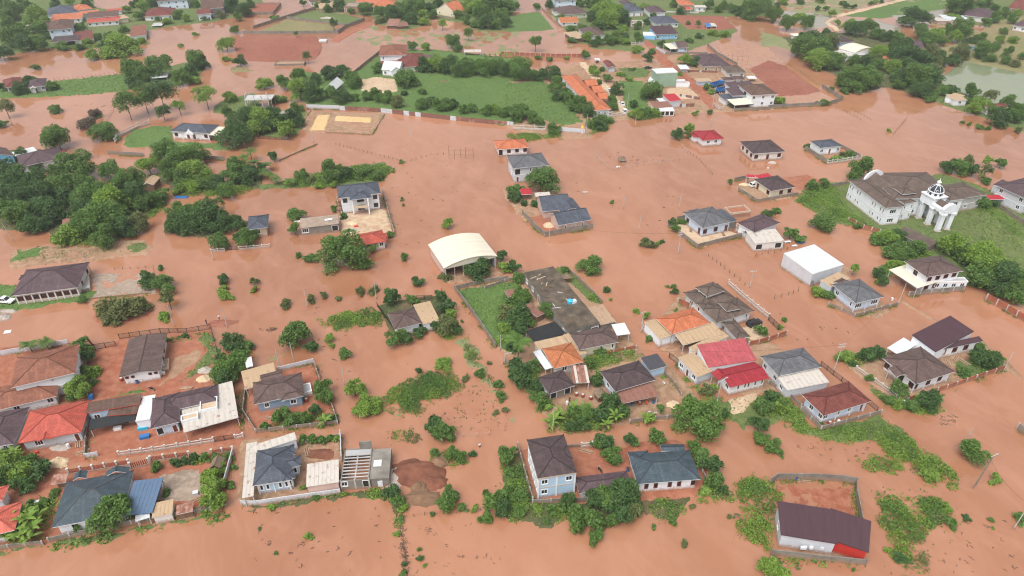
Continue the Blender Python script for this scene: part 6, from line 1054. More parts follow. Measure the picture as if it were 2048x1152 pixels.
# ================================================================== walls and fences
tile('d0')
fence('grey garden wall along the front of the teal-roofed house', pts((400,885, 1060,745, 1690,640)), 'plain', 1.5); fence('weathered wall in front of the banana plants', pts((-60,950, 350,905)), 'plain', 1.3)
fence('grey metal panel fence beside the flooded side street', pts((1795,450, 1872,172)), 'pale', 1.7); fence('red slatted fence with white posts behind the teal-roofed house', pts((560,342, 1040,268)), 'picket', 1.7); fence('red slatted fence with hedge behind, right of the gate', pts((1215,238, 1520,200)), 'picket', 1.6)
fence('red slatted gate between two white posts', pts((1052,300, 1200,262)), 'picket', 1.9, name='gate', cat='gate', step=3); fence('short red fence end beside the flooded side street', pts((1700,180, 1865,155)), 'picket', 1.4)
fence('white balustrade before the house with roof decks', pts((960,195, 1230,160, 1715,85)), 'white', 1.5); fence('dark sliding gate beside the white balustrade', pts((1722,85, 1880,60)), 'rail', 1.7, name='gate', cat='gate'); fence('short white wall corner at the side street', pts((1885,62, 1950,48)), 'white', 1.5)
fence('white billboard-like wall stub by the red roof', pts((690,215, 790,200)), 'pale', 1.6); fence('bare timber wall dividing two red yards', pts((690,215, 700,0, 708,-140)), 'plain', 1.3)
tile('c0')
fence('pale wall with dark posts behind the tiered roof', pts((10,550, 550,455)), 'pale', 1.8); fence('dark metal railing round the red soil yard', pts((700,420, 765,495, 935,470)), 'rail', 1.9); fence('dark metal railing behind the brown shingle bungalow', pts((960,410, 1290,365, 1500,365, 1690,330)), 'rail', 1.8)
fence('low dark railing on the right of the red soil yard', pts((1692,335, 1755,570)), 'rail', 1.6); fence('grey wall between the tiered roof and the red yard', pts((705,860, 695,590)), 'plain', 1.4); fence('low white kerb wall of the grey building plot', pts((705,92, 1200,45)), 'plain', .5)
tile('c1')
fence('white wall behind the blue bungalow', pts((180,672, 460,605)), 'pale', 1.6); fence('dark wall with white cap right of the blue bungalow', pts((470,625, 510,740)), 'plain', 1.4); fence('low white-capped wall at the corner of the blue bungalow', pts((600,920, 655,1090, 0,1160)), 'plain', 1.2); fence('dark railing left of the tan and brown house', pts((970,150, 1105,340)), 'rail', 1.6)
fence('dark gate rails behind the tan and brown house', pts((1285,100, 1410,95)), 'rail', 1.7); fence('grey wall of the house with roof decks by the side street', pts((-60,680, -100,1000, 0,1160)), 'plain', 1.3)
fence('long grey wall along the flooded lane', pts((1590,20, 1740,220, 1915,480)), 'conc', 1.8); fence('grey wall continuing along the flooded lane past the gate lamp', pts((1990,590, 2060,690)), 'conc', 1.6)
fence('grey wall at the head of the green compound', pts((1590,20, 1800,-30, 2010,-60)), 'conc', 1.6)
tile('d1')
fence('whitewashed wall in front of the pale blue house', pts((-110,590, 0,590, 675,495)), 'pale', 1.5); fence('blue-grey wall along the rubble plot', pts((680,30, 690,240)), 'pale', 1.8); fence('low hedge wall behind the pale blue house', pts((330,120, 670,45)), 'plain', 1.2)
fence('wire fence crossing the front water', pts((1180,690, 1350,665, 1500,660, 1800,630)), 'stake', 1.0); fence('line of stakes by the weedy bushes', pts((1600,50, 1660,42, 1770,38, 1870,30)), 'wire', 1.3)
tile('d2')
fence('dark mossy wall left of the blue two-storey house', pts((45,120, 120,400, 165,560)), 'plain', 1.5); fence('dark wall below the blue two-storey house', pts((165,575, 600,560)), 'plain', 1.3); fence('white gate panels behind the red yard', pts((555,130, 640,122)), 'white', 1.6); fence('dark wall on the right of the teal-grey bungalow', pts((1480,250, 1560,430)), 'plain', 1.4)
fence('low wall right of the white gate panels', pts((440,130, 550,125)), 'plain', 1.0)
tile('d3')
fence('grey concrete panel wall enclosing the muddy yard', pts((15,420, 62,385, 360,385, 600,400, 698,420)), 'conc', 2.0); fence('grey panel wall on the right of the muddy yard', pts((698,425, 700,520, 742,730)), 'conc', 1.8); fence('long grey panel wall in front of the purple roof house', pts((20,985, 400,1030, 775,1065)), 'conc', 1.7)
fence('grey shack wall at the right edge', pts((1985,-20, 2100,80)), 'plain', 2.0)
tile('b0')
fence('grey wall before the mown lawn', pts((872,85, 1150,100)), 'conc', 1.6); fence('grey wall end under the large dark tree', pts((1630,120, 1800,130)), 'conc', 1.6); fence('low white wall with clipped trees', pts((1690,868, 1800,860)), 'white', 1.2); fence('dark swing gate between white walls', pts((1800,850, 1910,845)), 'rail', 1.4, name='gate', cat='gate'); fence('low white wall before the slate-roofed tan house', pts((1915,850, 2160,828)), 'white', 1.3)
fence('thin rail round the grey building plot', pts((920,1005, 1230,990, 1240,1100)), 'stake', .9)
tile('b1')
fence('grey wall on the right of the stony yard', pts((1010,380, 1075,610, 1105,720)), 'plain', 1.7); fence('brown wall left of the white balcony house', pts((650,460, 690,580)), 'laterite', 1.9); fence('row of stakes across the orange water', pts((640,10, 760,40, 960,90, 1130,130, 1200,150, 1400,90, 1500,85)), 'stake', 1.1); fence('low wall line of the drowned field', pts((190,135, 300,85, 490,5)), 'plain', .6)
fence('stakes and poles of a drowned shelter', pts((1545,115, 1590,120, 1640,110, 1680,120, 1740,110)), 'stake', 4.5); fence('dark plank wall right of the warehouse', pts((1830,1170, 1990,1110, 2060,1095)), 'plain', 1.3)
tile('b2')
fence('ring of pale posts round a drowned plot', pts((655,90, 760,195, 800,210, 1200,155, 1385,125, 1380,60)), 'wire', 1.5); fence('concrete wall round the slate gable house', pts((85,570, 195,690, 265,745, 640,680)), 'conc', 2.0)
fence('concrete wall round the pale blue bungalow', pts((1250,660, 1370,750, 1480,835, 1830,745)), 'conc', 1.6); fence('grey wall behind the pale blue bungalow', pts((1320,610, 1440,590)), 'conc', 1.5); fence('grey wall in front of the crimson carport house', pts((1810,375, 1960,470, 2280,415)), 'conc', 1.4); fence('grey wall left of the crimson carport house', pts((1780,300, 1890,278)), 'conc', 1.6)
fence('row of dark stakes right of the utility pole', pts((1570,900, 1700,1000, 1860,1130)), 'stake', 1.3); fence('white wall of the purple and cream house', pts((1790,700, 1900,800)), 'white', 2.2, step=4); fence('dark stakes beyond the pale blue bungalow', pts((1950,900, 2048,880, 2200,850)), 'stake', 1.1); fence('thin stakes in open water', pts((1360,40, 1500,130, 1600,250)), 'stake', 1.0)
tile('b3')
fence('concrete wall left of the walled slate bungalow', pts((295,50, 470,160)), 'conc', 1.8); fence('white balustrade before the walled slate bungalow', pts((470,165, 630,145, 740,125)), 'white', 1.8); fence('concrete wall behind the walled slate bungalow', pts((560,20, 740,115)), 'conc', 1.5); fence('grey wall behind the mansion bushes', pts((500,350, 625,325)), 'conc', 1.5)
fence('reddish laterite wall below the mansion', pts((640,620, 760,680, 890,720)), 'laterite', 1.6); fence('grey wall between the mansion grounds and the grey house', pts((1810,490, 1950,590, 2080,680)), 'conc', 1.7); fence('concrete footing wall of the white-roofed warehouse', pts((115,985, 350,1150)), 'conc', 2.2)
tile('c2')
fence('white-posted wall of the brown villa', pts((1730,-20, 1830,70, 1960,180, 2050,250)), 'white', 1.8); fence('red laterite wall behind the crimson roof house', pts((1890,470, 2048,430, 2190,380)), 'laterite', 1.7); fence('black board fence of the cream brown-roofed house', pts((720,545, 990,490)), 'laterite', 1.3); fence('grey wall at the front of the banana garden', pts((940,1085, 1140,1060, 1330,1045)), 'plain', 1.3)
fence('pale wall beside the flooded lane', pts((1210,690, 1300,780, 1350,870)), 'plain', 1.2); fence('white wall of the orange roof house', pts((1035,335, 1100,400, 1185,475)), 'white', 2.0, step=3); fence('dark gate of the row by the lane', pts((1255,560, 1335,620)), 'rail', 1.8, name='gate', cat='gate'); fence('brick wall of the brown villa', pts((1325,130, 1420,170)), 'laterite', 2.0)
fence('dark wall behind the flat roofed building', pts((420,-150, 540,-60, 720,125)), 'conc', 1.2)
tile('c3')
fence('dark sheet gate wall with white lamps', pts((0,260, 80,340)), 'rail', 2.0); fence('cream balustrade of the grey-brown bungalow', pts((700,660, 800,730, 850,760, 960,840, 1080,940)), 'white', 1.4); fence('red laterite wall right of the grey-brown bungalow', pts((1110,910, 1500,785, 1885,655)), 'laterite', 1.5); fence('dark railing before the dark red hip roof', pts((420,620, 520,700, 650,800, 870,990)), 'rail', 1.5)
fence('grey wall round the dark red hip roof', pts((260,985, 420,1140, 900,1010)), 'plain', 1.4); fence('long red laterite wall with pale posts', pts((1740,100, 1900,190, 2060,280)), 'laterite', 2.2); fence('low grey wall round the blue pilaster bungalow', pts((480,140, 690,235, 1035,140)), 'plain', 1.2); fence('short dark stakes near the blue pilaster bungalow', pts((50,90, 160,60, 240,30)), 'stake', 1.4)
fence('grey wall below the cream canopy house', pts((1120,70, 1560,25)), 'plain', 1.8); fence('grey wall beside the grey hip roof house', pts((0,770, 150,860, 260,960)), 'plain', 1.3)
tile('a0')
fence('curved wall of white and tan panels round the mown lawn', pts((925,1150, 960,1100, 1040,1060, 1110,1025, 1200,1000)), 'white', 2.2, step=4); fence('row of stakes behind the grass strip', pts((440,645, 700,625, 980,590)), 'stake', 1.5); fence('stakes in front of the grass strip', pts((560,770, 780,755, 1060,720)), 'stake', 1.2); fence('low wall far behind the red field', pts((1800,130, 2048,125)), 'plain', 1.2); fence('two short drowned stake rows', pts((840,1000, 910,890)), 'stake', 1.2)
tile('a1')
fence('long grey block wall of the far plots, rear run', pts((-20,232, 250,145, 480,75)), 'conc', 2.0); fence('grey block wall in front of the far plots', pts((-100,275, 340,278, 660,272, 720,225, 870,170)), 'conc', 2.2); fence('middle grey block wall of the far plots', pts((250,155, 500,185, 720,212)), 'conc', 2.0); fence('slatted grey wall beside the lane', pts((780,598, 900,500, 1045,385)), 'conc', 1.8); fence('low wall in front of the cream gable house', pts((1380,140, 1570,155)), 'conc', 1.3)
fence('whitish corrugated sheet fence', pts((410,872, 665,880)), 'pale', 2.2); fence('long rusty red sheet fence', pts((668,880, 1000,898, 1320,935, 1600,965, 2060,1010)), 'tin', 2.0, step=3.0); fence('grey wall round the ochre sand plot', pts((440,890, 350,1020)), 'plain', .6); fence('low wall between sand plot and water', pts((1030,915, 930,1080, 560,1062)), 'plain', .5); fence('dark fence at the bottom of the overgrown bank', pts((20,1110, 300,1125)), 'rail', 1.3)
tile('a2')
fence('long brown laterite wall across the paddies', pts((-100,445, 350,462, 560,462)), 'laterite', 2.2); fence('white balustrade with square openings', pts((10,1040, 265,1050)), 'white', 2.4, step=4); fence('pale stone gate wall with golden finial', pts((388,1060, 580,1075)), 'pale', 2.4); fence('white wall before the long orange row house', pts((680,948, 795,940)), 'white', 2.6); fence('white gate by the parked cars', pts((800,942, 915,925)), 'white', 2.0)
fence('low wall along the drowned lane', pts((240,70, 330,170, 400,220)), 'plain', 1.0); fence('grey wall above the green yard with purple-brown roof', pts((1230,440, 1420,438, 1560,440)), 'conc', 1.6); fence('wall between purple-brown roof and muddy site', pts((1560,370, 1640,440, 1800,530)), 'conc', 1.8); fence('white fence of the tan-sided far house', pts((952,365, 1055,362)), 'white', 2.0); fence('blue sheet fence along the red road', pts((1150,400, 1220,440)), 'pale', 2.0)
fence('brown sheet fence around the red yard', pts((1340,780, 1500,805)), 'tin', 1.8); fence('brown sheet wall by the crimson shore house', pts((1340,865, 1455,860)), 'tin', 2.0); fence('grey wall beneath the shore two-storey house', pts((1780,890, 2060,880)), 'conc', 1.5); fence('white corner fence at the end of the red road', pts((1610,850, 1660,888, 1690,880)), 'white', 1.8); fence('wall of the far orange gatehouse', pts((1235,105, 1375,110, 1490,112)), 'pale', 1.4); fence('stakes of the muddy building site', pts((1720,490, 1800,500, 1880,505)), 'stake', 4.5)
fence('brown fence before the broad purple-brown roof', pts((1370,580, 1530,585, 1640,590)), 'tin', 1.5)
tile('a3')
fence('grey wall of the walled wet yard', pts((0,872, 480,845, 595,805, 430,705)), 'conc', 2.0); fence('thin fence of the red building plot', pts((430,705, 170,525)), 'stake', 1.5); fence('drowned stakes in the wide water', pts((610,890, 740,960)), 'stake', .8); fence('more drowned stakes in the wide water', pts((670,880, 820,960)), 'stake', .8); fence('stakes of the right-hand bend', pts((1110,950, 1000,1080)), 'stake', 1.2)
tile('a2')
g0 = G(P(563,1020), 3); root = empty('shrine', (g0.x, g0.y, 0)); tag(root, 'small golden spirit shrine on a white post by the stone gate', 'shrine'); mb = MB(); mb.box(-.25,.25,-.25,.25,-.2,2.2); mb.box(-.6,.6,-.6,.6,2.203,2.4); mb.build('pedestal', ['whitetrim'], root); mb = MB(); mb.box(-.45,.45,-.45,.45,2.403,3.1); mb.build('cell', ['gold'], root); mb = MB(); mb.lathe([(.75,3.1),(.35,3.6),(.3,3.65),(.08,4.3),(0,4.8)], 8); mb.build('spire', ['gold'], root)

# ================================================================== trees and bushes
tile('a0')
T_('110,90,75 30,60,60 290,140,95 60,200,60 130,300,85 200,350,75 310,355,65 20,430,65 60,280,60 640,380,45,b 745,450,62,b 880,390,85,b 965,385,105,b 1045,385,65,b 285,545,28,b 1060,570,85 1130,600,70 1285,535,100 1560,490,85 1600,500,60 1450,630,72 1525,565,55 1080,660,60 1560,650,40,b 1810,360,62 1885,235,40 1810,475,30,b 1920,490,52 1445,365,20,b 1560,275,22,b 1010,820,95,s 1150,780,85,s 1280,740,100,s 1300,890,55,s 1430,850,50,s 1640,760,78,s 1840,790,60,b 440,875,48,b 790,925,26,b 830,1080,88,b 460,1120,105 40,860,60,s 20,1000,38,b 160,710,58 240,640,48 410,690,46 15,700,40 320,255,75 640,220,45 1000,250,42 870,285,36,b 780,295,36 1230,40,55 1150,55,55 1120,130,45 1420,120,45 1850,50,65 1940,85,65 1020,80,36 1250,155,28,b 1960,960,105 1830,920,60 1720,30,50 1560,30,40 80,130,60 240,60,50 340,170,50')
T_('1880,1080,140', 'B')
T_('700,1000,58,b 760,920,52,b', mat='leaf_dry')
tile('a1')
T_('60,680,58,b 220,670,60 340,600,60 590,580,68 680,560,58 350,730,90 450,740,88 480,640,50 640,780,58 700,780,58 600,740,48 800,780,38 880,770,48 965,770,58 1050,790,55 1130,820,55 1330,830,58 1400,810,42 1460,850,55 1520,850,55 1580,830,45 1660,880,45 1730,870,45 1840,890,48 1900,880,48 1970,900,48 2030,890,48 970,550,48 1260,510,48 1350,530,65 1450,520,75 1550,530,75 1650,550,75 1750,540,75 1850,560,68 1930,540,68 2010,560,68 1100,560,24 1580,340,62 1620,390,38 1250,370,42 1360,380,38 1490,190,34,s 1700,265,40,s 990,100,55 1080,110,65 1160,100,65 1250,150,55 1300,60,65 1330,120,45 1390,60,50 620,185,38,s 410,450,38,s 320,270,22,s 670,50,52 580,75,36 380,30,28 490,40,26 870,80,55 1640,60,38 1620,120,45 1740,60,75 1800,110,75 1850,180,65 1900,60,85 1960,130,65 2010,70,60 40,970,110 120,900,58 210,950,48 300,960,75 250,1040,75 330,870,48,b 180,800,45,b 100,1000,75 1330,745,36,b 1190,755,30,b')
T_('760,650,78 1205,650,92', 'B', 'leaf_mid'); 
for x_ in (1830,1870,1915,1955,2000,2040): frondy(x_, 440, 'banana', .8)
tile('a2')
T_('190,335,52,s 200,55,34 30,50,38 580,440,40 60,560,95 130,600,68 230,600,58 330,600,65 350,690,65 400,760,65 450,790,58 500,840,58 560,860,58 620,900,55 80,890,78 160,940,58 220,980,48 40,930,58 330,1050,55,b 210,465,24,b 300,480,24,b 440,470,20,b 650,560,40 670,590,38 690,660,28 760,630,40 840,720,55 800,800,45 800,850,45 970,835,42 1000,920,55,b 1080,910,55,b 1150,910,45,b 700,1010,55,b 740,960,48,b 640,990,55,b 1090,460,45 870,600,32,b 940,640,28,b 720,100,85 780,160,85 850,160,75 830,90,65 650,130,55 700,200,55 880,240,48 600,300,46 650,345,38 780,320,55 830,310,46 910,310,42 1010,310,46 1010,210,38 1080,175,32 1000,405,40,b 1190,360,34 1390,480,52 1470,500,46 1490,190,25,s 1290,35,34 1700,50,38 1830,90,48 1960,90,85 1990,40,65 1410,185,22 1340,600,26,b 390,140,32 540,30,38 620,30,46 1330,1070,52 1420,1030,46 1420,1080,42 1560,700,36 1800,800,28 1590,740,30,b 1470,910,22,b 1580,900,24,b 1760,850,26,b 720,560,26 960,560,22,b')
T_('1130,745,98', 'B', 'leaf_mid')
tile('a3')
T_('160,190,68 305,190,58 50,130,58 400,70,24 465,70,24 510,110,34 650,220,58 700,240,65 800,220,58 560,185,26 1540,50,85 1470,30,48 1600,60,48 880,270,55 950,290,55 1030,300,55 1210,260,65 1260,330,58 1330,290,56 1540,250,85 1500,300,55 460,280,46 280,290,38 280,390,85 380,400,105 470,350,75 400,480,85 530,500,75 330,330,65 620,410,36 700,500,55 780,510,65 880,510,58 880,420,65 1000,400,56 1000,540,65 1080,450,85 1180,470,105 1280,470,95 1350,470,65 1100,370,56 640,640,85 740,640,95 840,650,78 700,700,56 600,650,56 1080,620,75 1180,620,105 1280,620,95 1050,680,48 1230,720,75 1340,570,56 1030,600,56 1540,430,65 1490,480,55 1590,400,36 1560,360,36 1760,400,78 1700,450,36 1830,390,28 1925,415,42 2040,450,38 1410,720,55 1340,750,42 1480,740,46 1630,740,56 1780,770,56,s 1920,810,56,s 1690,850,65 1800,890,55 1850,950,75 1990,870,56 2000,960,46 1930,930,55 1640,870,55 1600,810,34 2020,900,55 1880,250,34 1820,150,46 1750,180,42 500,720,28,b 450,830,34,b 390,830,24,b 80,810,42,b 620,725,34,b 1300,800,36,b 1690,1020,24,b 1750,1030,20,b 1610,995,18,b 2000,1045,34,b 965,1045,18,b 1550,980,15,b 60,60,40 0,40,40 820,30,22,b 860,20,20,b 900,15,20,b 620,55,24,b 680,60,22,b')
T_('1170,150,98', 'B')
tile('b3'); T_('600,85,30,b 660,82,28,b 540,110,24,b 500,130,18,b 310,20,24,b')
tile('c2'); T_('-40,200,60,b 60,340,62 -60,330,50,b 20,470,52,b 110,110,50,b -20,90,44,b -90,420,36,b 150,180,50,b')
tile('a0'); T_('20,20,50 180,40,50 440,30,45 560,20,40 700,30,45 820,120,36 1080,30,40 1330,180,34,b 1490,150,36 1640,150,34,b 1760,120,36 1900,140,38 2000,40,45 500,380,40,b 700,340,38,b 1120,330,34,b')
tile('a1'); T_('150,150,30,b 760,90,30 900,60,40 560,20,40 1200,40,45 1450,20,45 1560,40,36 1680,160,45 1760,200,40,b 1920,200,45 2000,180,50 1250,60,50 1420,120,40 1000,170,36,b 1700,60,50 1340,180,40,b')
tile('a2'); T_('420,30,40 300,40,36 700,40,60 760,50,60 900,150,36 960,60,36 1060,60,36,b 1130,140,30,b 1250,230,30,b 1350,90,34 1580,40,45 1660,70,40 1760,70,45 1880,50,50 1880,130,40,b 1600,270,34,b 1500,300,30,b 1700,280,36,b 1420,330,30,b 560,230,40 470,230,34,b 900,340,36,b 700,330,40 480,330,34,b 1120,420,26,b')
tile('a3'); T_('30,90,50 120,20,34,b 260,20,30,b 420,10,30,b 250,140,40,b 600,30,26,b 1700,40,45 1760,30,40 1820,60,36 1650,100,40 1880,110,45 1950,160,40 1990,110,36,b 1480,150,40,b 1440,240,50 1380,330,50 1640,330,40,b 1700,300,36,b 1860,320,40 1960,330,40,b 1900,480,45 1980,520,40,b 1780,480,40,b')
tile('b0')
T_('40,230,85 180,90,56 310,180,56 470,240,85 870,215,82 620,310,95 150,310,112 300,320,105 90,430,105 220,420,112 350,400,105 450,350,95 540,420,95 60,560,105 180,560,105 320,520,112 430,560,95 250,640,85 330,640,65 700,330,75 760,440,130 880,480,130 660,540,112 720,660,112 980,680,92 830,760,92 560,740,92,b 1090,640,82 1040,310,105 1070,420,112 1150,470,75 1270,430,80,b 940,340,65 1330,90,105 1440,130,105 1540,100,95 1560,220,105 1350,230,85 1190,180,75 1450,300,75 1440,370,55,b 1540,350,65,b 1650,340,65,b 1800,380,72 1850,250,82 1900,200,72 1980,250,82 1750,310,62 1420,560,95 1500,620,105 1620,620,105 1700,550,95 1560,540,85 1400,650,75 1780,640,82 1900,630,68 1740,780,72 1960,770,72 1900,760,45 2030,730,48 1180,1090,72 1310,1110,75 2030,1100,38 1790,1090,50,b 1280,1000,30,b 690,100,38,b')
T_('600,200,140 800,600,150 920,600,135', 'B', 'leaf_mid')
for x_, y_ in ((1950,110), (2030,150), (2000,60)): frondy(x_, y_, 'palm', 1.0)
tile('b1')
T_('140,110,45 40,200,50 360,250,56 600,240,92 700,240,65 980,270,52,b 860,240,62,b 325,575,52,b 305,685,52 630,515,32 700,590,34,b 870,970,52,b 935,830,42 1530,640,48 1195,900,38 1790,1010,92 1960,910,52 2000,990,52,b 440,920,42,b 340,890,30,b 1510,1060,42,b 1075,730,36,b 1300,1110,42,b 1170,445,18,b 1165,145,18,b 1180,490,12,b 500,340,30,b 620,325,40,b 440,300,44,b 1100,215,18,b')
T_('700,880,178', 'B', 'leaf_mid')
for x_, y_, s_ in ((45,230,1.0), (120,250,.9), (160,285,.8), (275,300,.9), (75,170,1)): frondy(x_, y_, 'palm', s_, 2.5)
tile('b2')
T_('30,380,55,b 30,430,55,b 200,480,38,b 620,980,72,b 20,990,55 415,1020,42 800,468,22,b 1165,805,24,b 1200,780,20,b 1290,640,42 1370,630,32,b 1310,680,38 1745,305,26 60,1080,55 1290,1140,20,b 1240,1140,16,b 90,480,32,b 2030,560,36,b')
T_('1075,800,55,b', mat='leaf_olive'); T_('245,310,125', 'B', 'leaf_mid')
tile('b3')
T_('740,210,85 690,260,55 1460,180,62 1540,190,70 1590,150,55 1640,220,55 1740,220,55,s 1750,140,38,s 1865,160,48 1730,300,36,b 340,330,55 450,320,46 180,720,56 250,765,40,b 20,570,38 715,665,32,b 690,1000,42,s 880,1030,52 920,1110,46 1030,970,62,b 1480,830,100 1600,870,75 1700,920,130 1780,1000,130 1850,1080,125 1690,1060,112 1560,900,75 950,760,75,b 1060,760,75,b 880,780,55,b 1000,870,75,b 1150,850,82,b 1230,860,55,b 1700,480,72,b 1760,470,52,b 1950,1130,80 2040,1090,70 70,540,30,b')
T_('435,645,84', 'B', 'leaf_mid')
tile('c0')
T_('640,470,78 690,560,66 640,800,95 600,870,60,b 720,690,62,b 660,660,50 1860,440,92 1820,640,102 1900,600,85 1800,720,92 1950,480,52,b 1310,230,42,b 1340,80,75,s 1350,20,55 1800,60,52,b 660,100,42,b 1780,10,36,b 2030,20,34,b 1480,390,30,b 1920,560,70 1780,580,56 745,760,40,b 1330,420,26,b')
T_('950,200,130,b 850,190,70,b 1080,160,85,b 900,250,60,b', mat='leaf_olive')
for x_, y_ in ((230,455), (365,440)): frondy(x_, y_, 'palm', .85, 3.0)
tile('c1')
T_('240,130,42,b 440,90,40,b 540,60,38,b 830,30,42,b 940,20,40,b 660,85,24,b', mat='leaf_olive')
T_('1095,90,72 1245,100,46,b 1070,30,30,b 1470,70,56 1530,160,65 1560,210,46 1120,410,72 1200,420,56 1310,370,46,b 1450,310,50 1540,320,82 1610,340,46 1650,270,14,b 320,375,112 440,480,56 590,400,42 600,455,30,b 715,535,50,b 790,820,72 890,940,92,b 540,810,75 560,880,70 200,1030,65 300,1060,65 390,1040,55 60,1110,46 480,980,52 620,1040,36 1790,680,45,b 1930,770,42,b 1960,870,42,b 1500,610,52,b 1450,1130,82 1550,1150,60 1300,665,32 1930,560..'.replace(' 1930,560..', ''))
T_('1680,720,32,b 1870,600,20,b 2000,980,26,b 1920,1000,24,b', mat='leaf_olive')
frondy(550,1060,'banana',.9); frondy(575,1040,'palm',.5,2)
tile('c2')
T_('70,650,82 170,640,65 40,730,75 190,800,65 100,760,65 240,910,65 180,860,55 290,190,85 60,230,92 60,70,75 130,280,52 620,600,52 690,520,52,b 670,760,55 690,700,42 1100,410,32,b 990,185,27,b 1075,225,34 760,20,28,b 1300,25,34 790,90,14,b 790,930,85 880,1010,60 700,1030,72 600,1020,65 500,1000,60 460,1110,52 560,1090,60 1410,900,55 1190,970,42,s 1100,1050,48 1560,820,52,b 1600,800,42,b 1990,350,55 2010,960,72 1970,1100,80 1700,1010,42,b 1630,930,32,b 1340,630,30,b 1310,180,18,b 660,80,34,b 1210,715,24,b 20,640,60 280,960,40,b')
T_('1490,1060,172', 'B')
for x_, y_, s_ in ((340,1050,1.0), (300,1080,.9), (500,960,.9), (590,960,.9), (830,1030,1.0), (760,1090,.8), (1080,1040,.8), (380,1000,.8)): frondy(x_, y_, 'banana', s_)
frondy(50,430,'palm',1.3,5); 
tile('c3')
T_('400,40,52,b 480,70,46,b 780,550,66 880,530,66 620,560,52,b 680,610,32,b 800,720,38 1040,820,72 960,900,46,b 1030,930,46,b 1310,900,92 1220,890,52,b 1160,960,52,b 1680,480,50 1700,570,75 1790,590,75 1840,570,46 1550,680,50,b 50,900,75 100,950,65 1900,10,75 1990,90,65 1850,-40,70 430,1085,22,b 130,255,22,b 100,320,22,b')
tile('d0')
T_('70,260,85 210,260,80 340,310,85 40,370,85 180,330,85 230,430,75 130,420,62 1270,275,50 1400,250,46 1480,240,42 1560,210,46 1640,205,46 1740,200,40 1830,190,38 1330,500,38,b 620,765,40,s 240,590,40,b 450,480,38,b 1850,430,30,b 1880,290,24,b 330,600,60,b 380,570,50,b')
T_('1700,370,85 1690,480,75 1740,420,75 1700,560,85 1780,300,50 1650,350,52', mat='leaf_light'); T_('910,650,150 860,590,85', mat='leaf_mid'); T_('60,180,70,b')
for x_, y_, s_ in ((60,720,1.1), (130,760,1.1), (220,700,1.2), (260,770,1.1), (300,680,1.0), (180,640,1.0), (50,830,1.0), (160,830,1.0), (20,770,1), (100,160,.9), (140,190,.8), (240,840,.9)): frondy(x_, y_, 'banana', s_)
tile('d1')
T_('120,600,30,b 415,835,28,b 1430,170,42,b 1560,170,66 1640,190,56 1730,180,32,b 1470,30,82 2000,200,85 2020,320,36,b 2020,480,55 1920,560,85 1980,620,72 1840,690,52,b 1840,490,32 1750,620,32,b 1650,605,32,b 1130,560,56 1080,490,62 370,70,46 440,70,50 520,60,46 590,55,38 640,50,36 370,450,32,b 480,525,26,b 700,500,28,b 1170,620,42,b 1160,700,30,b 1185,1060,20,b 1180,1130,28,b 1130,810,24,b 1300,940,20,b 1310,1010,22,b 1350,1065,18,b 160,968,14,b 30,775,14,b 1410,660,24,b')
T_('1530,500,68 1500,600,62 1545,560,66', mat='leaf_mid')
tile('d2')
T_('60,640,55,b 40,540,72,b 200,610,46,b 280,720,34,b 320,630,46,b 400,610,52 460,580,72 560,680,102 640,710,102 680,550,85 760,520,102 850,650,102 970,640,82 820,720,62 670,850,66,b 740,90,72 800,170,75 830,240,62 680,100,52 950,70,56 990,90,40 1150,50,66 1480,170,52 1530,230,75 1600,280,85 1640,420,75 1560,470,42,b 1680,460,46 2020,1080,66 1450,110,50 1280,720,30,b 1130,765,24,b')
T_('900,520,145', 'B'); T_('1740,680,20,b 1440,600,24,b 1380,900,34,b', mat='leaf_olive')
tile('d3')
T_('1290,350,52,b 1060,1000,50,b 1460,730,48,b 60,1110,75,b 1820,380,44,b 1590,690,26,b 1790,710,20,b 1800,770,14,b 690,1100,18,b 960,950,30,b 1430,610,42,b 2020,690,40,b')
T_('1640,175,108', 'B', 'leaf_mid'); T_('-60,60,60,b 40,120,60,b 100,170,30,b', mat='leaf_mid')

# ---- scrub thickets
tile('b1'); scrub('dense green thicket along the hedge bank', (480,230, 560,200, 740,190, 800,165, 1020,150, 1085,190, 1030,250, 900,285, 700,300, 480,330, 300,330, 200,335, 250,280), 2.0)
tile('a2'); scrub('leafy shore thicket', (600,1090, 640,960, 720,930, 830,960, 760,1010, 680,1050), 1.4, 12); scrub('thicket before the gatehouse', (920,950, 930,900, 1050,880, 1190,890, 1180,930, 1080,955), 1.4, 12); scrub('weeds before the white balustrade', (-40,1070, 260,1055, 370,1060, 420,1110, 300,1095, 100,1130, -40,1120), 1.2, 10)
tile('a0'); scrub('scrub among the far shore trees', (380,380, 600,360, 900,340, 1180,325, 1190,350, 900,370, 600,395), .9, 8)
tile('b0'); scrub('undergrowth below the dense wood', (400,790, 430,720, 700,720, 900,800, 830,840, 680,810), 1.2, 10); scrub('reedy strip under the hut', (1160,570, 1200,480, 1340,470, 1300,520, 1200,600), .8, 10); scrub('bushy strip before the palms', (1420,400, 1500,350, 1760,330, 1960,330, 2048,350, 1900,400, 1560,410), 1.6, 10)
tile('b3'); scrub('thicket left of the mansion', (225,450, 300,360, 420,300, 500,300, 600,410, 640,500, 720,570, 860,650, 760,650, 640,640, 540,620, 380,530), 1.6, 12); scrub('thicket in front of the mansion corner', (820,770, 860,700, 1000,690, 1130,760, 1270,850, 1280,900, 1160,930, 1060,920), 1.6, 12); scrub('thicket along the right grounds', (1600,520, 1700,430, 1800,450, 1900,560, 2050,660, 2048,780, 1900,680, 1750,560), 1.1, 7)
scrub('thicket below the big trees', (860,1010, 1000,940, 1120,930, 1140,1000, 940,1050, 900,1130, 860,1100), 1.5, 12)
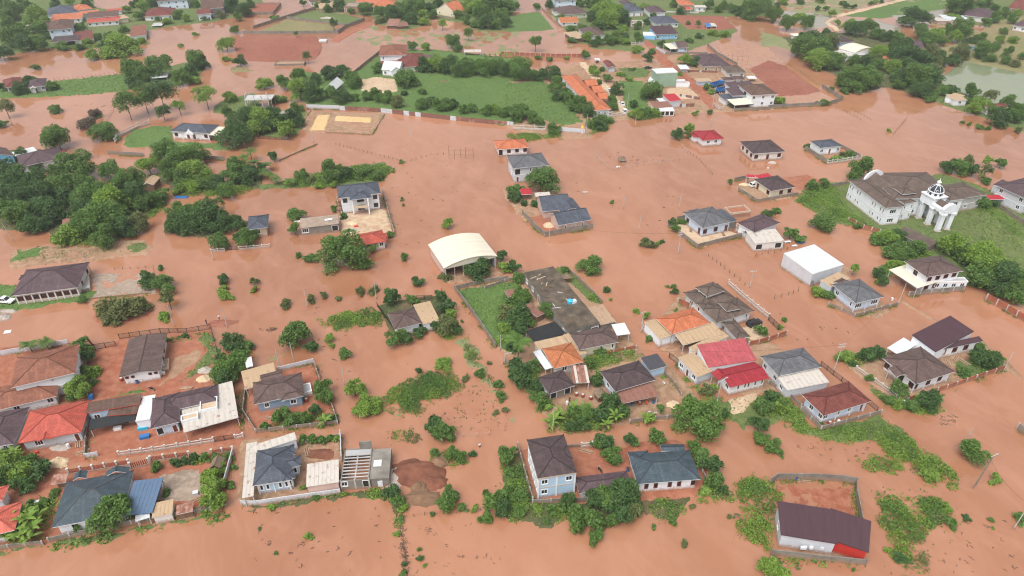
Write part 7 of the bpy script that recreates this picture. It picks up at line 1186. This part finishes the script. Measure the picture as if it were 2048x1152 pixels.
tile('c1'); scrub('long green thicket left of the tan and brown house', (480,255, 600,215, 740,178, 920,145, 1000,205, 1015,285, 850,285, 740,295, 745,345, 690,355, 620,300), 1.5); scrub('broad bright green thicket in the middle of the flood', (790,960, 830,880, 960,890, 1080,800, 1270,700, 1420,660, 1600,690, 1655,770, 1560,850, 1400,880, 1330,985, 1200,1010, 1020,970, 900,1010), 1.7, 18, ('leaf_light', 'leaf_mid', 'leaf_dark'))
scrub('strip of weeds in the water beside the lane', (1640,385, 1700,410, 1790,540, 1770,630, 1700,600, 1640,490), .7, 9, ('leaf_light', 'leaf_olive')); scrub('ragged weeds along the lane end', (1740,660, 1840,640, 1980,840, 2048,960, 1960,900, 1860,760), .5, 4, ('leaf_light', 'leaf_olive')); scrub('bush row round the tan and brown house', (1400,330, 1460,290, 1560,300, 1650,330, 1640,380, 1540,400, 1440,360), 1.4, 12)
scrub('hedge in front of the blue bungalow', (110,1130, 150,1000, 300,990, 480,1010, 600,1000, 640,1080, 400,1110), 1.3, 12)
tile('c2'); scrub('leafy garden behind the brown lean-to house', (560,560, 700,495, 950,490, 1070,550, 1010,575, 860,590, 700,650, 600,680), 1.4, 16); scrub('hedge along the lane wall', (20,600, 120,580, 250,660, 200,760, 260,880, 300,960, 240,980, 100,800, 20,700), 1.6, 14); scrub('banana garden undergrowth', (300,1120, 360,990, 560,980, 760,950, 950,1000, 960,1060, 700,1130, 400,1150), 1.3, 14); scrub('tall weeds in the green compound', (-200,150, -60,100, 120,130, 200,280, 60,400, -40,500, -110,380), 1.0, 9, ('leaf_light', 'leaf_mid'))
scrub('hedge along the lane verge', (1300,620, 1360,640, 1480,770, 1600,880, 1760,1040, 1720,1060, 1560,930, 1420,780), .8, 10)
tile('c3'); scrub('overgrown scrub below the dark red hip roof', (-140,1000, 0,880, 150,860, 230,950, 300,1060, 420,1150, 640,1080, 940,1050, 1060,1140, 1160,1230, 900,1190, 700,1230, 420,1200, 260,1160, 160,1060, 20,1040), 1.2, 14); scrub('hedge round the grey-brown bungalow', (560,560, 640,540, 720,520, 940,490, 940,540, 800,600, 700,650, 620,600), 1.1, 12); scrub('shore weeds below the grey-brown bungalow', (770,750, 860,790, 960,870, 1090,940, 1200,900, 1380,870, 1390,960, 1280,1000, 1060,960, 920,900), 1.0, 12); scrub('hedge behind the laterite wall', (1490,700, 1600,640, 1640,540, 1700,470, 1800,520, 1880,590, 1860,640, 1620,720), 1.1, 10)
tile('d3'); scrub('long diagonal thicket across the flood', (790,0, 1080,-10, 1180,75, 1400,220, 1480,280, 1545,400, 1480,435, 1280,385, 1200,310, 1080,235, 940,145, 890,85), 1.7, 18); scrub('low thicket beside the diagonal one', (735,245, 840,180, 1000,185, 1110,290, 960,305, 800,305), 1.4, 14); scrub('ragged green island at the lower right', (895,455, 960,490, 1050,525, 1250,520, 1370,515, 1480,640, 1380,740, 1300,800, 1220,890, 1260,985, 1100,1040, 980,980, 930,850, 910,650), 1.4, 16, ('leaf_light', 'leaf_mid', 'leaf_olive')); scrub('weeds above the muddy yard', (270,-10, 560,60, 850,30, 800,-20, 500,-40), 1.0, 12); scrub('thicket hugging the panel wall', (-260,420, -150,350, 0,370, 80,450, 80,560, 30,660, 20,930, -120,860, -210,790, -260,650, -190,570), 1.9, 18)
scrub('weeds under the front panel wall', (20,1000, 150,1010, 400,1045, 560,1050, 540,1085, 300,1060, 60,1040), .6, 10); scrub('ragged weeds trailing off the island', (1060,1030, 1260,980, 1320,1060, 1200,1150, 1060,1160), .5, 6, ('leaf_light', 'leaf_olive'))
tile('d2'); scrub('overgrown edge left of the blue two-storey house', (-60,170, 40,150, 110,420, 160,570, 60,720, -60,660), 1.6, 14); scrub('shore thicket below the white bungalow', (1060,550, 1300,520, 1385,620, 1250,690, 1100,640), 1.2, 14); scrub('thicket right of the white bungalow', (1480,500, 1560,430, 1740,440, 1780,520, 1640,540, 1380,540), 1.3, 12); scrub('weeds along the dark front wall', (160,580, 420,590, 600,600, 560,680, 420,700, 300,680, 180,650), 1.2, 12)
tile('d0'); scrub('weeds outside the garden wall', (400,905, 620,850, 960,810, 1080,760, 1400,720, 1700,665, 1790,640, 1780,700, 1500,715, 1080,790, 950,850, 640,900, 420,930), .8, 12); scrub('garden growth behind the banana plants', (160,650, 200,560, 440,480, 480,560, 420,700, 360,850, 220,900, 60,880), 1.4, 12); scrub('hedge inside the red slatted fence', (1380,260, 1500,215, 1850,165, 1850,215, 1700,225, 1500,270), 1.3, 12)
tile('d1'); scrub('weedy ridge in the front water', (980,440, 1080,450, 1200,530, 1190,620, 1180,740, 1140,730, 1100,600, 1040,520, 700,500, 720,480), 1.1, 12); scrub('thin weedy bund running to the front', (1150,740, 1180,740, 1205,1080, 1215,1152, 1180,1152, 1180,1020, 1160,850), .4, 8, ('leaf_olive', 'leaf_dry', 'leaf_mid')); scrub('weed patch by the mud shoal', (1070,40, 1120,-10, 1300,-20, 1330,60, 1200,75), .7, 10, ('leaf_light', 'leaf_olive')); scrub('bush row by the soil heaps', (1380,200, 1430,150, 1560,120, 1700,170, 1690,240, 1540,260), 1.0, 8)
tile('c0'); scrub('vine hedge right of the side yard', (1840,850, 1890,870, 1960,1140, 1920,1160, 1860,960), .8, 10); scrub('green vines on the yard fence', (1270,400, 1480,380, 1680,345, 1680,380, 1500,410, 1290,440), .9, 10)
tile('b0'); scrub('sparse weeds on the reddish bank', (110,960, 140,860, 350,830, 700,840, 960,780, 1150,790, 1200,850, 900,900, 560,940, 300,950), .4, 3.5, ('leaf_olive', 'leaf_mid', 'leaf_light'))
# ---- grass
for w_p in WEEDY: weeds_along(w_p)
tile('b3'); tufts('long grass of the mansion grounds', (1150,640, 1400,700, 1550,560, 1700,520, 2000,700, 2100,900, 2000,1100, 1800,950, 1500,800, 1300,760), 3.5, .55); tufts('grass behind the laterite wall', (640,480, 820,640, 900,700, 1000,660, 820,600), 2.5, .4)
tile('a2'); tufts('grass of the wide meadow', (-60,680, 250,640, 400,780, 530,900, 570,990, 400,1020, 200,960, -60,930), 2.0, .5, z=.6)
tile('c2'); tufts('grass of the green compound', (-430,20, -200,-20, 60,-60, 120,80, 130,330, 20,560, -120,470), 4, .4, z=.4); tufts('grass of the lane verge', (1310,620, 1480,780, 1700,1000, 1830,1130, 2048,1000, 2048,850, 1900,880, 1720,890, 1480,760), 2.5, .35, z=.3)
tile('c0'); tufts('grass of the side yard', (1560,370, 1690,345, 1760,580, 1700,620, 1420,780, 1460,730, 1590,600, 1640,500), 4, .35, z=.4)
tile('a0'); tufts('grass of the green strip', (390,655, 1000,590, 1060,720, 560,765, 380,775), 2, .5, z=.35)
tile('c1'); tufts('scattered drowned grass', (1000,1010, 1300,960, 1700,780, 1950,760, 2048,900, 2048,1080, 1700,1060, 1100,1040), 1.0, .4, ('leaf_olive', 'leaf_dry', 'leaf_mid'), z=.05)
tile('c3'); tufts('drowned grass of the weedy ground', (0,1060, 420,1160, 900,1060, 1060,1150, 900,1230, 300,1200), 2, .4, z=.25)
tile('d3'); tufts('drowned grass around the ragged island', (880,430, 1500,480, 1620,700, 1500,900, 1300,1152, 930,1152), .35, .4, ('leaf_olive', 'leaf_mid'), z=.02)
# ---- drifting debris
tile('d1'); litter('dark drifting twigs', (-60,620, 400,560, 1100,640, 1160,1100, 0,1150), 36); litter('dark drifting twigs', (1250,700, 2000,720, 2000,1150, 1300,1150), 26, size=.4); litter('dark bits of drowned stubble', (1450,-60, 1700,-200, 2030,-100, 2040,0, 1500,-10), 34, size=.3)
litter('rubble on the soil heaps', (1080,330, 1300,260, 1480,330, 1460,420, 1280,450, 1090,420), 45, name='rubble', mat='greypile', size=.3); litter('dead stems on the weedy bund', (1145,700, 1175,700, 1210,1150, 1185,1150), 60, size=.5)
tile('d3'); litter('drifting twigs', (1400,720, 2048,700, 2048,1150, 1300,1150), 26, size=.45); litter('drowned weed stems', (150,80, 900,100, 850,230, 300,240), 20, size=.35)
tile('c1'); litter('drifting weed bits', (20,20, 900,20, 980,600, 1600,600, 600,760), 22, size=.4); litter('dark mat of drowned stems', (30,320, 160,315, 150,350, 40,350), 25, size=.5)
tile('b1'); litter('drifting weed bits', (1050,100, 1900,100, 1850,500, 1150,1000), 40, size=.5); litter('rubble on the stony yard', (700,600, 1050,540, 1090,700, 720,710), 60, mat='sandpile', name='rubble', size=.3)
tile('b2'); litter('drifting weed bits', (300,300, 1300,200, 1400,900, 300,900), 26, size=.5); litter('weed mats inside the drowned plot', (700,70, 1360,50, 1360,130, 800,190), 24, size=.8)
tile('c3'); litter('dark drifting mat', (1380,1030, 1520,1020, 1500,1090, 1370,1100), 30, size=.4); litter('drifting weed bits', (0,200, 600,200, 700,500, 300,500), 14, size=.5)
tile('a0'); litter('drowned weed tops', (600,830, 900,820, 880,1000, 620,1000), 24, size=.9); tile('b0'); litter('building scrap on the grey plot', (760,1030, 1200,1020, 1230,1150, 740,1190), 50, name='rubble', mat='greypile', size=.4); litter('drowned weed tops', (600,20, 860,80, 760,260, 640,120), 16, size=.6)
tile('d1'); litter('rubble in the walled plot', (380,160, 640,150, 640,240, 380,270), 40, name='rubble', mat='greypile', size=.35); litter('pale planks on the heap', (1050,350, 1150,340, 1140,420, 1060,430), 10, name='rubble', mat='galv', size=.9)
tile('a2'); litter('scrap by the shrubs', (830,610, 1000,620, 1000,650, 840,650), 20, name='rubble', mat='rubbish', size=.5)
# ---- heaps
tile('d1'); heap(1300,330,230,105,1.8,'dirtpile','big red and brown soil heap'); heap(1400,400,130,55,1.2,'dirtpile','smaller red soil heap in front'); heap(1310,440,75,55,1.1,'brownpile','brown soil heap in front'); heap(1330,530,150,55,.9,'brownpile','long flat brown soil heap'); heap(1460,250,75,50,1.2,'brownpile','brown soil heap by the bushes'); heap(1110,370,75,75,.6,'greypile','low grey gravel heap'); heap(520,180,130,45,.8,'dirtpile','red soil heap in the walled plot')
tile('c0'); heap(1640,665,62,36,1.0,'greypile','grey sand heap'); heap(1635,732,62,36,1.0,'sandpile','yellow sand heap'); heap(30,240,50,30,.9,'greypile','grey sand heap near the pickup'); heap(70,190,60,22,.7,'greypile','pale gravel heap near the pickup')
tile('d0'); heap(470,250,80,46,1.1,'sandpile','yellow sand heap on the street'); heap(480,130,80,36,.8,'greypile','pale rubble heap before the red roof')
tile('b1'); heap(770,640,60,34,.8,'sandpile','tan sand heap in the stony yard'); heap(770,695,62,26,.9,'greypile','grey gravel heap in the stony yard')
tile('b2'); heap(300,655,60,42,1.0,'sandpile','yellow sand heap inside the wall'); heap(1860,330,45,20,.9,'sandpile','yellow sand heap by the white car')
tile('c2'); heap(1290,940,75,45,.4,'sandpile','pale sand spread in the yard'); tile('a1'); heap(570,148,65,22,1.0,'greypile','pale gravel heap in the far plot'); heap(240,905,50,30,.9,'greypile','brown heap on the overgrown bank'); heap(1500,660,80,36,.5,'brownpile','low brown heap in the meadow'); tile('b3'); heap(35,150,30,14,.6,'greypile','small grey heap in the water'); tile('a2'); heap(860,120,50,20,.5,'dirtpile','red heap by the far houses')

# ================================================================== vehicles, poles, people, small things
tile('c0'); vehicle(45,108, 130,115, 'pickup', 'carwhite', 'white pickup truck parked beside the long white house', 'pickup')
tile('b2'); vehicle(1945,335, 2000,325, 'suv', 'carwhite', 'white car parked under the crimson carport', 'car'); tile('c2'); vehicle(1935,290, 2000,265, 'suv', 'carblack', 'black off-road car on the drive of the brown villa', 'car')
tile('a2'); vehicle(780,728, 765,712, 'car', 'carwhite', 'farthest white car on the sandy lane', 'car'); vehicle(880,835, 868,818, 'car', 'carwhite', 'middle white car on the sandy lane', 'car'); vehicle(900,895, 888,872, 'suv', 'carwhite', 'nearest white car at the lane gate', 'car'); vehicle(1640,690, 1700,672, 'truck', 'bluepaint', 'blue cargo truck parked by the red road', 'truck'); vehicle(1092,548, 1125,545, 'car', 'carblack', 'dark car under the tall slim tree', 'car'); vehicle(1690,735, 1740,728, 'truck', 'bluepaint', 'dark blue trailer truck behind the shore house', 'truck')
tile('c2'); pole(1628,960, 8.5, 'utility pole with lamp beside the lane and the big round tree', 1, True); pole(1030,360, 7, 'utility pole at the corner of the orange roof house', 1); pole(325,1150, 7.5, 'slim pole at the corner of the banana garden', 0); tile('c3'); pole(522,670, 9, 'utility pole with crossarms standing in the flooded lane', 2); pole(1040,130, 7, 'leaning pole beside the blue pilaster bungalow', 0); pole(1880,670, 6, 'pole at the end of the laterite wall', 0)
tile('d3'); pole(1640,455, 9.5, 'tall pale street lamp pole standing in the flood at lower right', 0, True, .06, 'concrete', .17); pole(1960,780, 8, 'slim pole in the water at the right edge', 0); pole(1570,100, 5, 'short pole behind the round tree', 0)
tile('b2'); pole(1325,880, 8, 'utility pole with boxes in front of the pale blue bungalow', 2); pole(890,520, 5, 'half-drowned pole in the open water', 0, r=.1); pole(1015,690, 5.5, 'second half-drowned pole in the open water', 0, r=.1); pole(1335,520, 7.5, 'slim pole between the bungalows', 0, r=.11); pole(298,790, 7, 'pole in front of the slate gable house wall', 0, r=.12); pole(1900,1150, 6, 'pole with short arm near the brown villa', 1)
tile('b0'); pole(110,780, 7, 'leaning pale pole below the wood', 0, False, -.12); pole(735,1030, 7, 'pale pole behind the long white house', 0, False, -.06); pole(1710,930, 6, 'pale pole before the low white wall', 0); tile('c0'); pole(1395,310, 7, 'slim pole behind the red soil yard', 0); pole(1820,320, 6, 'slim pole on the red mud mound', 0)
tile('c1'); pole(410,150, 6, 'slim pole in the drowned weeds', 0); pole(962,90, 6, 'slim pole left of the dark bush', 0); pole(710,780, 5.5, 'lone slim pole in the open street', 0); pole(190,640, 6, 'slim pole behind the blue bungalow wall', 0); pole(305,600, 6.5, 'second slim pole behind the blue bungalow wall', 0); pole(1955,500, 5, 'pale pole by the lane gate', 0); pole(1990,600, 3, 'white gate lamp post beside the lane', 0, True)
tile('a1'); pole(875,380, 9, 'thin pole in the far paddy', 0, r=.1); pole(460,1140, 7, 'thin pole by the sand plot', 0, r=.1); pole(1240,1095, 6, 'thin pole in the orange water', 0, r=.1); tile('a2'); pole(1600,870, 10, 'tall pole at the end of the red road', 1); pole(590,1075, 9, 'leaning pole by the stone gate', 0, False, .05); pole(920,880, 8, 'thin pole beside the parked cars', 0); pole(985,1010, 5, 'thin pole in the water by the shore thicket', 0); pole(1585,1010, 5, 'thin pole in the wide water', 0); tile('b1'); pole(1595,1120, 6, 'slim pole in front of the barrel-roofed warehouse', 0, r=.1)
tile('b2'); cable((1325,880), (300,790), 7.5, 6.6, 'power cable from the utility pole to the slate gable house'); tile('c3'); cable((522,670), (-1150,660), 8.5, 6.5, 'power cable along the flooded lane'); cable((522,670), (1040,130), 8.5, 6.5, 'power cable to the blue pilaster bungalow'); tile('d3'); cable((1640,455), (1960,780), 9, 7.5, 'power cable at the lower right')
tile('d1'); person(1790,120, 'shirt_white', 'person in white top wading through the water by the bushes', 0, 'stand', .4, .45)
tile('c0'); person(1757,255, 'shirt_white', 'person in white standing on the red mud mound', .5, 'stand', .2); person(1655,290, 'shirt_red', 'person in red on the edge of the mud mound', .3, 'stand', 1.2)
tile('c2'); person(1142,1010, 'shirt_white', 'person in white crouching in the yard of the lean-to house', .3, 'crouch', .3); person(460,915, 'trousers', 'person in dark clothes by the porch of the rust-patched house', .3, 'stand', .4); tile('c1'); person(1487,30, 'shirt_red', 'person in red walking on the flooded lane', 0, 'stand', 2.0, .3)
# loose things
def crate(x, y, w, d, h, mat, name, label, cat, z=.25, rz=.3, legs=False):
    p = G(P(x, y), z); root = empty(name, (p.x, p.y, z), rz); tag(root, label, cat); mb = MB()
    if legs:
        mb.box(-w/2, w/2, -d/2, d/2, h-.08, h); mb.build('top', [mat], root)
        for sx in (-1, 1):
            for sy in (-1, 1): mb = MB(); mb.box(sx*(w/2-.08)-.04, sx*(w/2-.08)+.04, sy*(d/2-.08)-.04, sy*(d/2-.08)+.04, -.5, h-.083); mb.build('leg', [mat], root)
    else:
        mb.box(-w/2, w/2, -d/2, d/2, 0, h*.82); mb.build('body', [mat], root); mb = MB(); mb.box(-w/2-.03, w/2+.03, -d/2-.03, d/2+.03, h*.823, h); mb.build('lid', [mat], root)
tile('c0'); crate(62,352,1.6,1.3,.12,'rubbish','floating_board','white board floating in the open water','board',.0); crate(1305,690,1.0,.6,.7,'rubbish','washbasin','white basin by the brown shingle bungalow','basin'); crate(735,885,.9,.9,1.2,'bluepaint','water_barrel','blue barrel behind the red-edged roof','barrel'); crate(1480,455+670,.1,.1,.1,'rubbish','box','small white box on the terrace of the house with roof decks','box')
crate(945,1130,1.6,.9,.7,'rubbish','covered_motorcycle','pale covered heap in the red yard','heap'); crate(1150,1120,2.0,1.6,.8,'plastic','tarpaulin_pile','green tarpaulin pile beside the house with roof decks','tarpaulin'); tile('d0'); crate(1160,45,2.0,1.0,.7,'bluepaint','tarpaulin_pile','blue tarpaulin pile behind the white balustrade','tarpaulin'); crate(318,558,2.2,.7,.25,'rubbish','white_rack','white rack lying in the yard left of the teal roof','rack'); crate(1570,500,1.0,.8,.8,'galv','scrap_pile','silvery scrap pile near the low rusty shed','scrap'); crate(298,170,.5,.5,.6,'redtrim','red_bucket','red bucket in front of the bright red roof','bucket')
tile('b3'); crate(90,832,1.9,1.2,.5,'rubbish','garden_table','white garden table standing in the water','table',0,.4,True); crate(155,790,2.0,.8,.5,'rubbish','lounge_chair','white lounge chair in the water','chair',0,.2,True); crate(210,820,1.6,.8,.4,'rubbish','low_table','low white table near the lounge chair','table',0,.3,True); crate(260,790,2.2,1.1,.5,'bluepaint','rowing_boat','blue boat under the bushes','boat',0,.2)
tile('b0'); crate(1450,428,4.6,1.6,.25,'bluepaint','raft','blue-ended raft floating below the palms','raft',0,.0); tile('b1'); crate(350,622,3.6,.5,.35,'rubbish','white_trough','long white trough floating left of the flat concrete shed','trough',0,.1); crate(800,662,1.4,.8,.4,'redtrim','red_cover','red plastic cover in the stony yard','cover',.3); crate(580,605,2.4,1.0,.12,'rubbish','loose_sheet','white sheet on the flat concrete roof','sheet',3.2)
tile('b2'); crate(585,390,1.9,1.0,.35,'greypile','drowned_car_roof','grey rounded object drifting in the open water','object',0,.1); crate(848,185,1.4,.6,.3,'rubbish','white_float','white float inside the drowned plot','float',0); tile('b3'); crate(-60+60,195,.6,.6,.3,'rubbish','white_float','white float near the small grey heap','float',0)

# ---- everyday clutter of the yards
def clutter(kind, x, y, z=.3, rz=None, col=None):
    p = G(P(x, y), z); rz = random.uniform(0, 6.28) if rz is None else rz; root = empty({'barrel': 'plastic_barrel', 'jar': 'clay_water_jar', 'bike': 'motorbike', 'chair': 'plastic_chair', 'line': 'washing_line', 'dish': 'satellite_dish', 'planks': 'plank_stack', 'bench': 'wooden_bench'}[kind], (p.x, p.y, z-.05), rz); words = ''
    def part(n, mat, fn, parent=root, sm=False): mb = MB(); fn(mb); return mb.build(n, [mat], parent, sm)
    if kind == 'barrel':
        c = col or 'bluepaint'; part('drum', c, lambda m: m.lathe([(0,0),(.29,0),(.31,.3),(.29,.45),(.31,.6),(.29,.88),(0,.88)], 12), sm=False); part('lid', 'darkmetal' if c == 'bluepaint' else 'whitetrim', lambda m: m.lathe([(.3,.883),(.3,.93),(0,.95)], 12)); words = ('blue' if c == 'bluepaint' else 'pale') + ' plastic barrel'
    elif kind == 'jar': part('pot', 'redslat', lambda m: m.lathe([(0,0),(.28,0),(.48,.4),(.4,.75),(.25,.85),(.28,.9)], 12), sm=True); part('lid', 'galv', lambda m: m.lathe([(.3,.902),(.3,.93),(0,.97)], 12)); words = 'round clay water jar'
    elif kind == 'chair':
        c = col or 'rubbish'; part('seat', c, lambda m: m.box(-.24,.24,-.24,.24,.42,.46)); part('backrest', c, lambda m: m.box(-.24,.24,.2,.245,.463,.9))
        for sx in (-1, 1):
            for sy in (-1, 1): part('leg', c, lambda m: m.box(sx*.2-.025,sx*.2+.025,sy*.2-.025,sy*.2+.025,0,.417))
        words = ('red' if c == 'redtrim' else 'white') + ' plastic chair'
    elif kind == 'bike':
        for xx in (-.62, .62): w = part('wheel', 'tyre', lambda m: (m.tube((xx,-.05,.3),(xx,.05,.3),.3,.3,14))); part('hub', 'galv', lambda m: m.tube((xx,-.07,.3),(xx,.07,.3),.14,.14,8), w)
        part('body', col or 'redtrim', lambda m: (m.beam((-.65,0,.62),(.1,0,.5),.22,.2), m.beam((.1,0,.45),(.45,0,.85),.2,.14))); part('seat', 'tyre', lambda m: m.beam((-.75,0,.78),(.1,0,.74),.24,.1)); part('handlebar', 'galv', lambda m: (m.beam((.45,-.33,1.02),(.45,.33,1.02),.04,.04), m.tube((.62,0,.3),(.43,0,1.0),.04,.03,6))); words = ('red' if (col or 'redtrim') == 'redtrim' else 'dark') + ' parked motorbike'
    elif kind == 'line':
        for xx in (-1.8, 1.8): part('post', 'wood', lambda m: m.box(xx-.04,xx+.04,-.04,.04,-.2,1.8))
        part('cord', 'darkmetal', lambda m: m.beam((-1.76,0,1.7),(1.76,0,1.7),.02,.02))
        for k_, xx in enumerate((-1.3, -.6, .1, .75, 1.35)): part('cloth', ['rubbish', 'redtrim', 'plastic', 'tan', 'bluepaint'][k_], lambda m: m.box(xx-.25,xx+.25,-.02,.02,1.05-.1*(k_ % 2),1.685))
        words = 'washing line hung with coloured clothes'
    elif kind == 'planks':
        for k_ in range(5): part('plank', 'wood' if k_ % 2 else 'tan', lambda m: m.box(-1.3+k_*.05,1.3+k_*.07,-.5+k_*.2,-.33+k_*.2,0,.12+.05*(k_ % 3)))
        words = 'stack of loose planks'
    elif kind == 'bench':
        part('seat', 'wood', lambda m: m.box(-.8,.8,-.3,.3,.38,.45))
        for xx in (-.65, .65): part('leg', 'wood', lambda m: m.box(xx-.05,xx+.05,-.25,.25,0,.377))
        words = 'low wooden bench'
    tag(root, None, {'barrel': 'barrel', 'jar': 'jar', 'bike': 'motorbike', 'chair': 'chair', 'line': 'washing line', 'planks': 'planks', 'bench': 'bench'}[kind]); AUTO.append((root, words, p))
tile('c0'); [clutter(*a) for a in (('bike',1215,815,.3,None,'tyre'), ('barrel',1100,760,.3), ('jar',975,740), ('planks',1500,800,.4), ('barrel',720,890), ('chair',1310,630,.6))]
tile('d0'); [clutter(*a) for a in (('planks',620,90), ('planks',660,160), ('barrel',550,120,.3,0,'rubbish'), ('jar',1430,630), ('planks',1600,600), ('planks',1560,540))]
tile('c1'); [clutter(*a) for a in (('jar',405,905,.3), ('planks',110,1040))]
tile('c2'); [clutter(*a) for a in (('jar',515,860), ('jar',565,870), ('jar',630,890), ('barrel',440,930,.3,0,'rubbish'), ('barrel',960,940), ('chair',1075,930,.3,0,'redtrim'), ('jar',1020,930), ('barrel',1130,920), ('chair',1100,1000), ('chair',1215,770), ('planks',1290,440))]
tile('c3'); [clutter(*a) for a in (('planks',1500,560), ('planks',1440,600), ('planks',1570,590), ('jar',490,1090), ('barrel',560,1080,.3,0,'rubbish'), ('barrel',990,100,.2,0,'rubbish'))]
tile('d2'); [clutter(*a) for a in (('bike',700,310,.3,None,'tyre'), ('barrel',925,310), ('planks',590,150))]
tile('d1'); [clutter(*a) for a in (('planks',410,165), ('planks',740,255))]
tile('d3'); [clutter(*a) for a in (('planks',295,390,.1), ('barrel',222,380,.1,0,'bluepaint'))]
tile('b2'); [clutter(*a) for a in (('planks',1430,690), ('planks',1690,720), ('planks',135,550))]
tile('b2'); house('thatched_hut', 'grey thatched hut with mossy roof by the flat-roofed building', 'hut', V(395,1085, 480,1075, 460,1040, 2.0, 'hip', 'thatch', 'wood', pitch=38, over=.5, trim='thatch'), lm='grey thatched hut'); house('drowned_hut', 'drowned thatched shelter inside the ring of posts', 'hut', V(858,140, 915,138, 905,105, .9, 'hip', 'thatch', 'wood', pitch=30, over=.3, trim='thatch')); house('small_shed', 'small pinkish red roofed shed beside the dense tree', 'shed', V(75,410, 160,402, 150,362, 2.5, 'shed', 'm_crimson', 'wood', rise=.4)); house('lean_to', 'brown plank lean-to behind the slate gable house', 'shed', V(190,425, 310,415, 300,390, 2.0, 'shed', 'm_pale', 'wood', rise=.3, sheets=7))
tile('d0'); house('thatched_hut', 'brown thatched hut in the corner of the bare garden', 'hut', V(1675,290, 1765,300, 1780,215, 2.0, 'gable', 'thatch', 'wood', pitch=40, ridge='v', over=.3, trim='thatch'), lm='corner thatched hut'); house('small_shed', 'grey weathered sheds behind the teal roof', 'shed', V(405,425, 530,405, 560,340, 2.2, 'shed', 'm_rust', 'wood', rise=.4, sheets=4))
tile('c0'); house('small_shed', 'small shed with white metal top left of the blue bungalow', 'shed', V(1970,640, 2025,628, 2010,560, 2.4, 'shed', 'm_white', 'wood', rise=.3))
tile('b1'); 

plant_all()
# ================================================================== names from landmarks
from collections import defaultdict
ORD = ['first', 'second', 'third', 'fourth', 'fifth', 'sixth', 'seventh', 'eighth', 'ninth', 'tenth', 'eleventh', 'twelfth', 'thirteenth', 'fourteenth', 'fifteenth', 'sixteenth', 'seventeenth', 'eighteenth', 'nineteenth', 'twentieth']
buckets = defaultdict(list)
for it in AUTO:
    o, words, pos = it[:3]; px = proj(pos); lm, q = min(LAND, key=lambda l: (l[1][0]-px[0])**2+((l[1][1]-px[1])*1.3)**2); dx, dy = px[0]-q[0], px[1]-q[1]
    rel = ('left of' if dx < 0 else 'right of') if abs(dx) > abs(dy)*1.1 else ('behind' if dy < 0 else 'in front of')
    if words.split()[-1] in ('of', 'behind'): rel = ''
    if abs(dx) < 14 and abs(dy) < 10: rel = 'beside'
    full = f'{words} {rel} the {lm}'
    if o.get('kind') == 'stuff' and len(words.split()) >= 5 and not words.startswith('weeds at'): full = words
    buckets[full].append((px[0], o))
for lab, L in buckets.items():
    L.sort(key=lambda a: a[0])
    for k, (x_, o) in enumerate(L):
        n = len(L); s = '' if n == 1 else (' (the left one)' if k == 0 else ' (the right one)') if n == 2 else (', leftmost' if k == 0 else ', rightmost' if k == n-1 else f', {ORD[min(k, 19)]} from left')
        o['label'] = lab+s
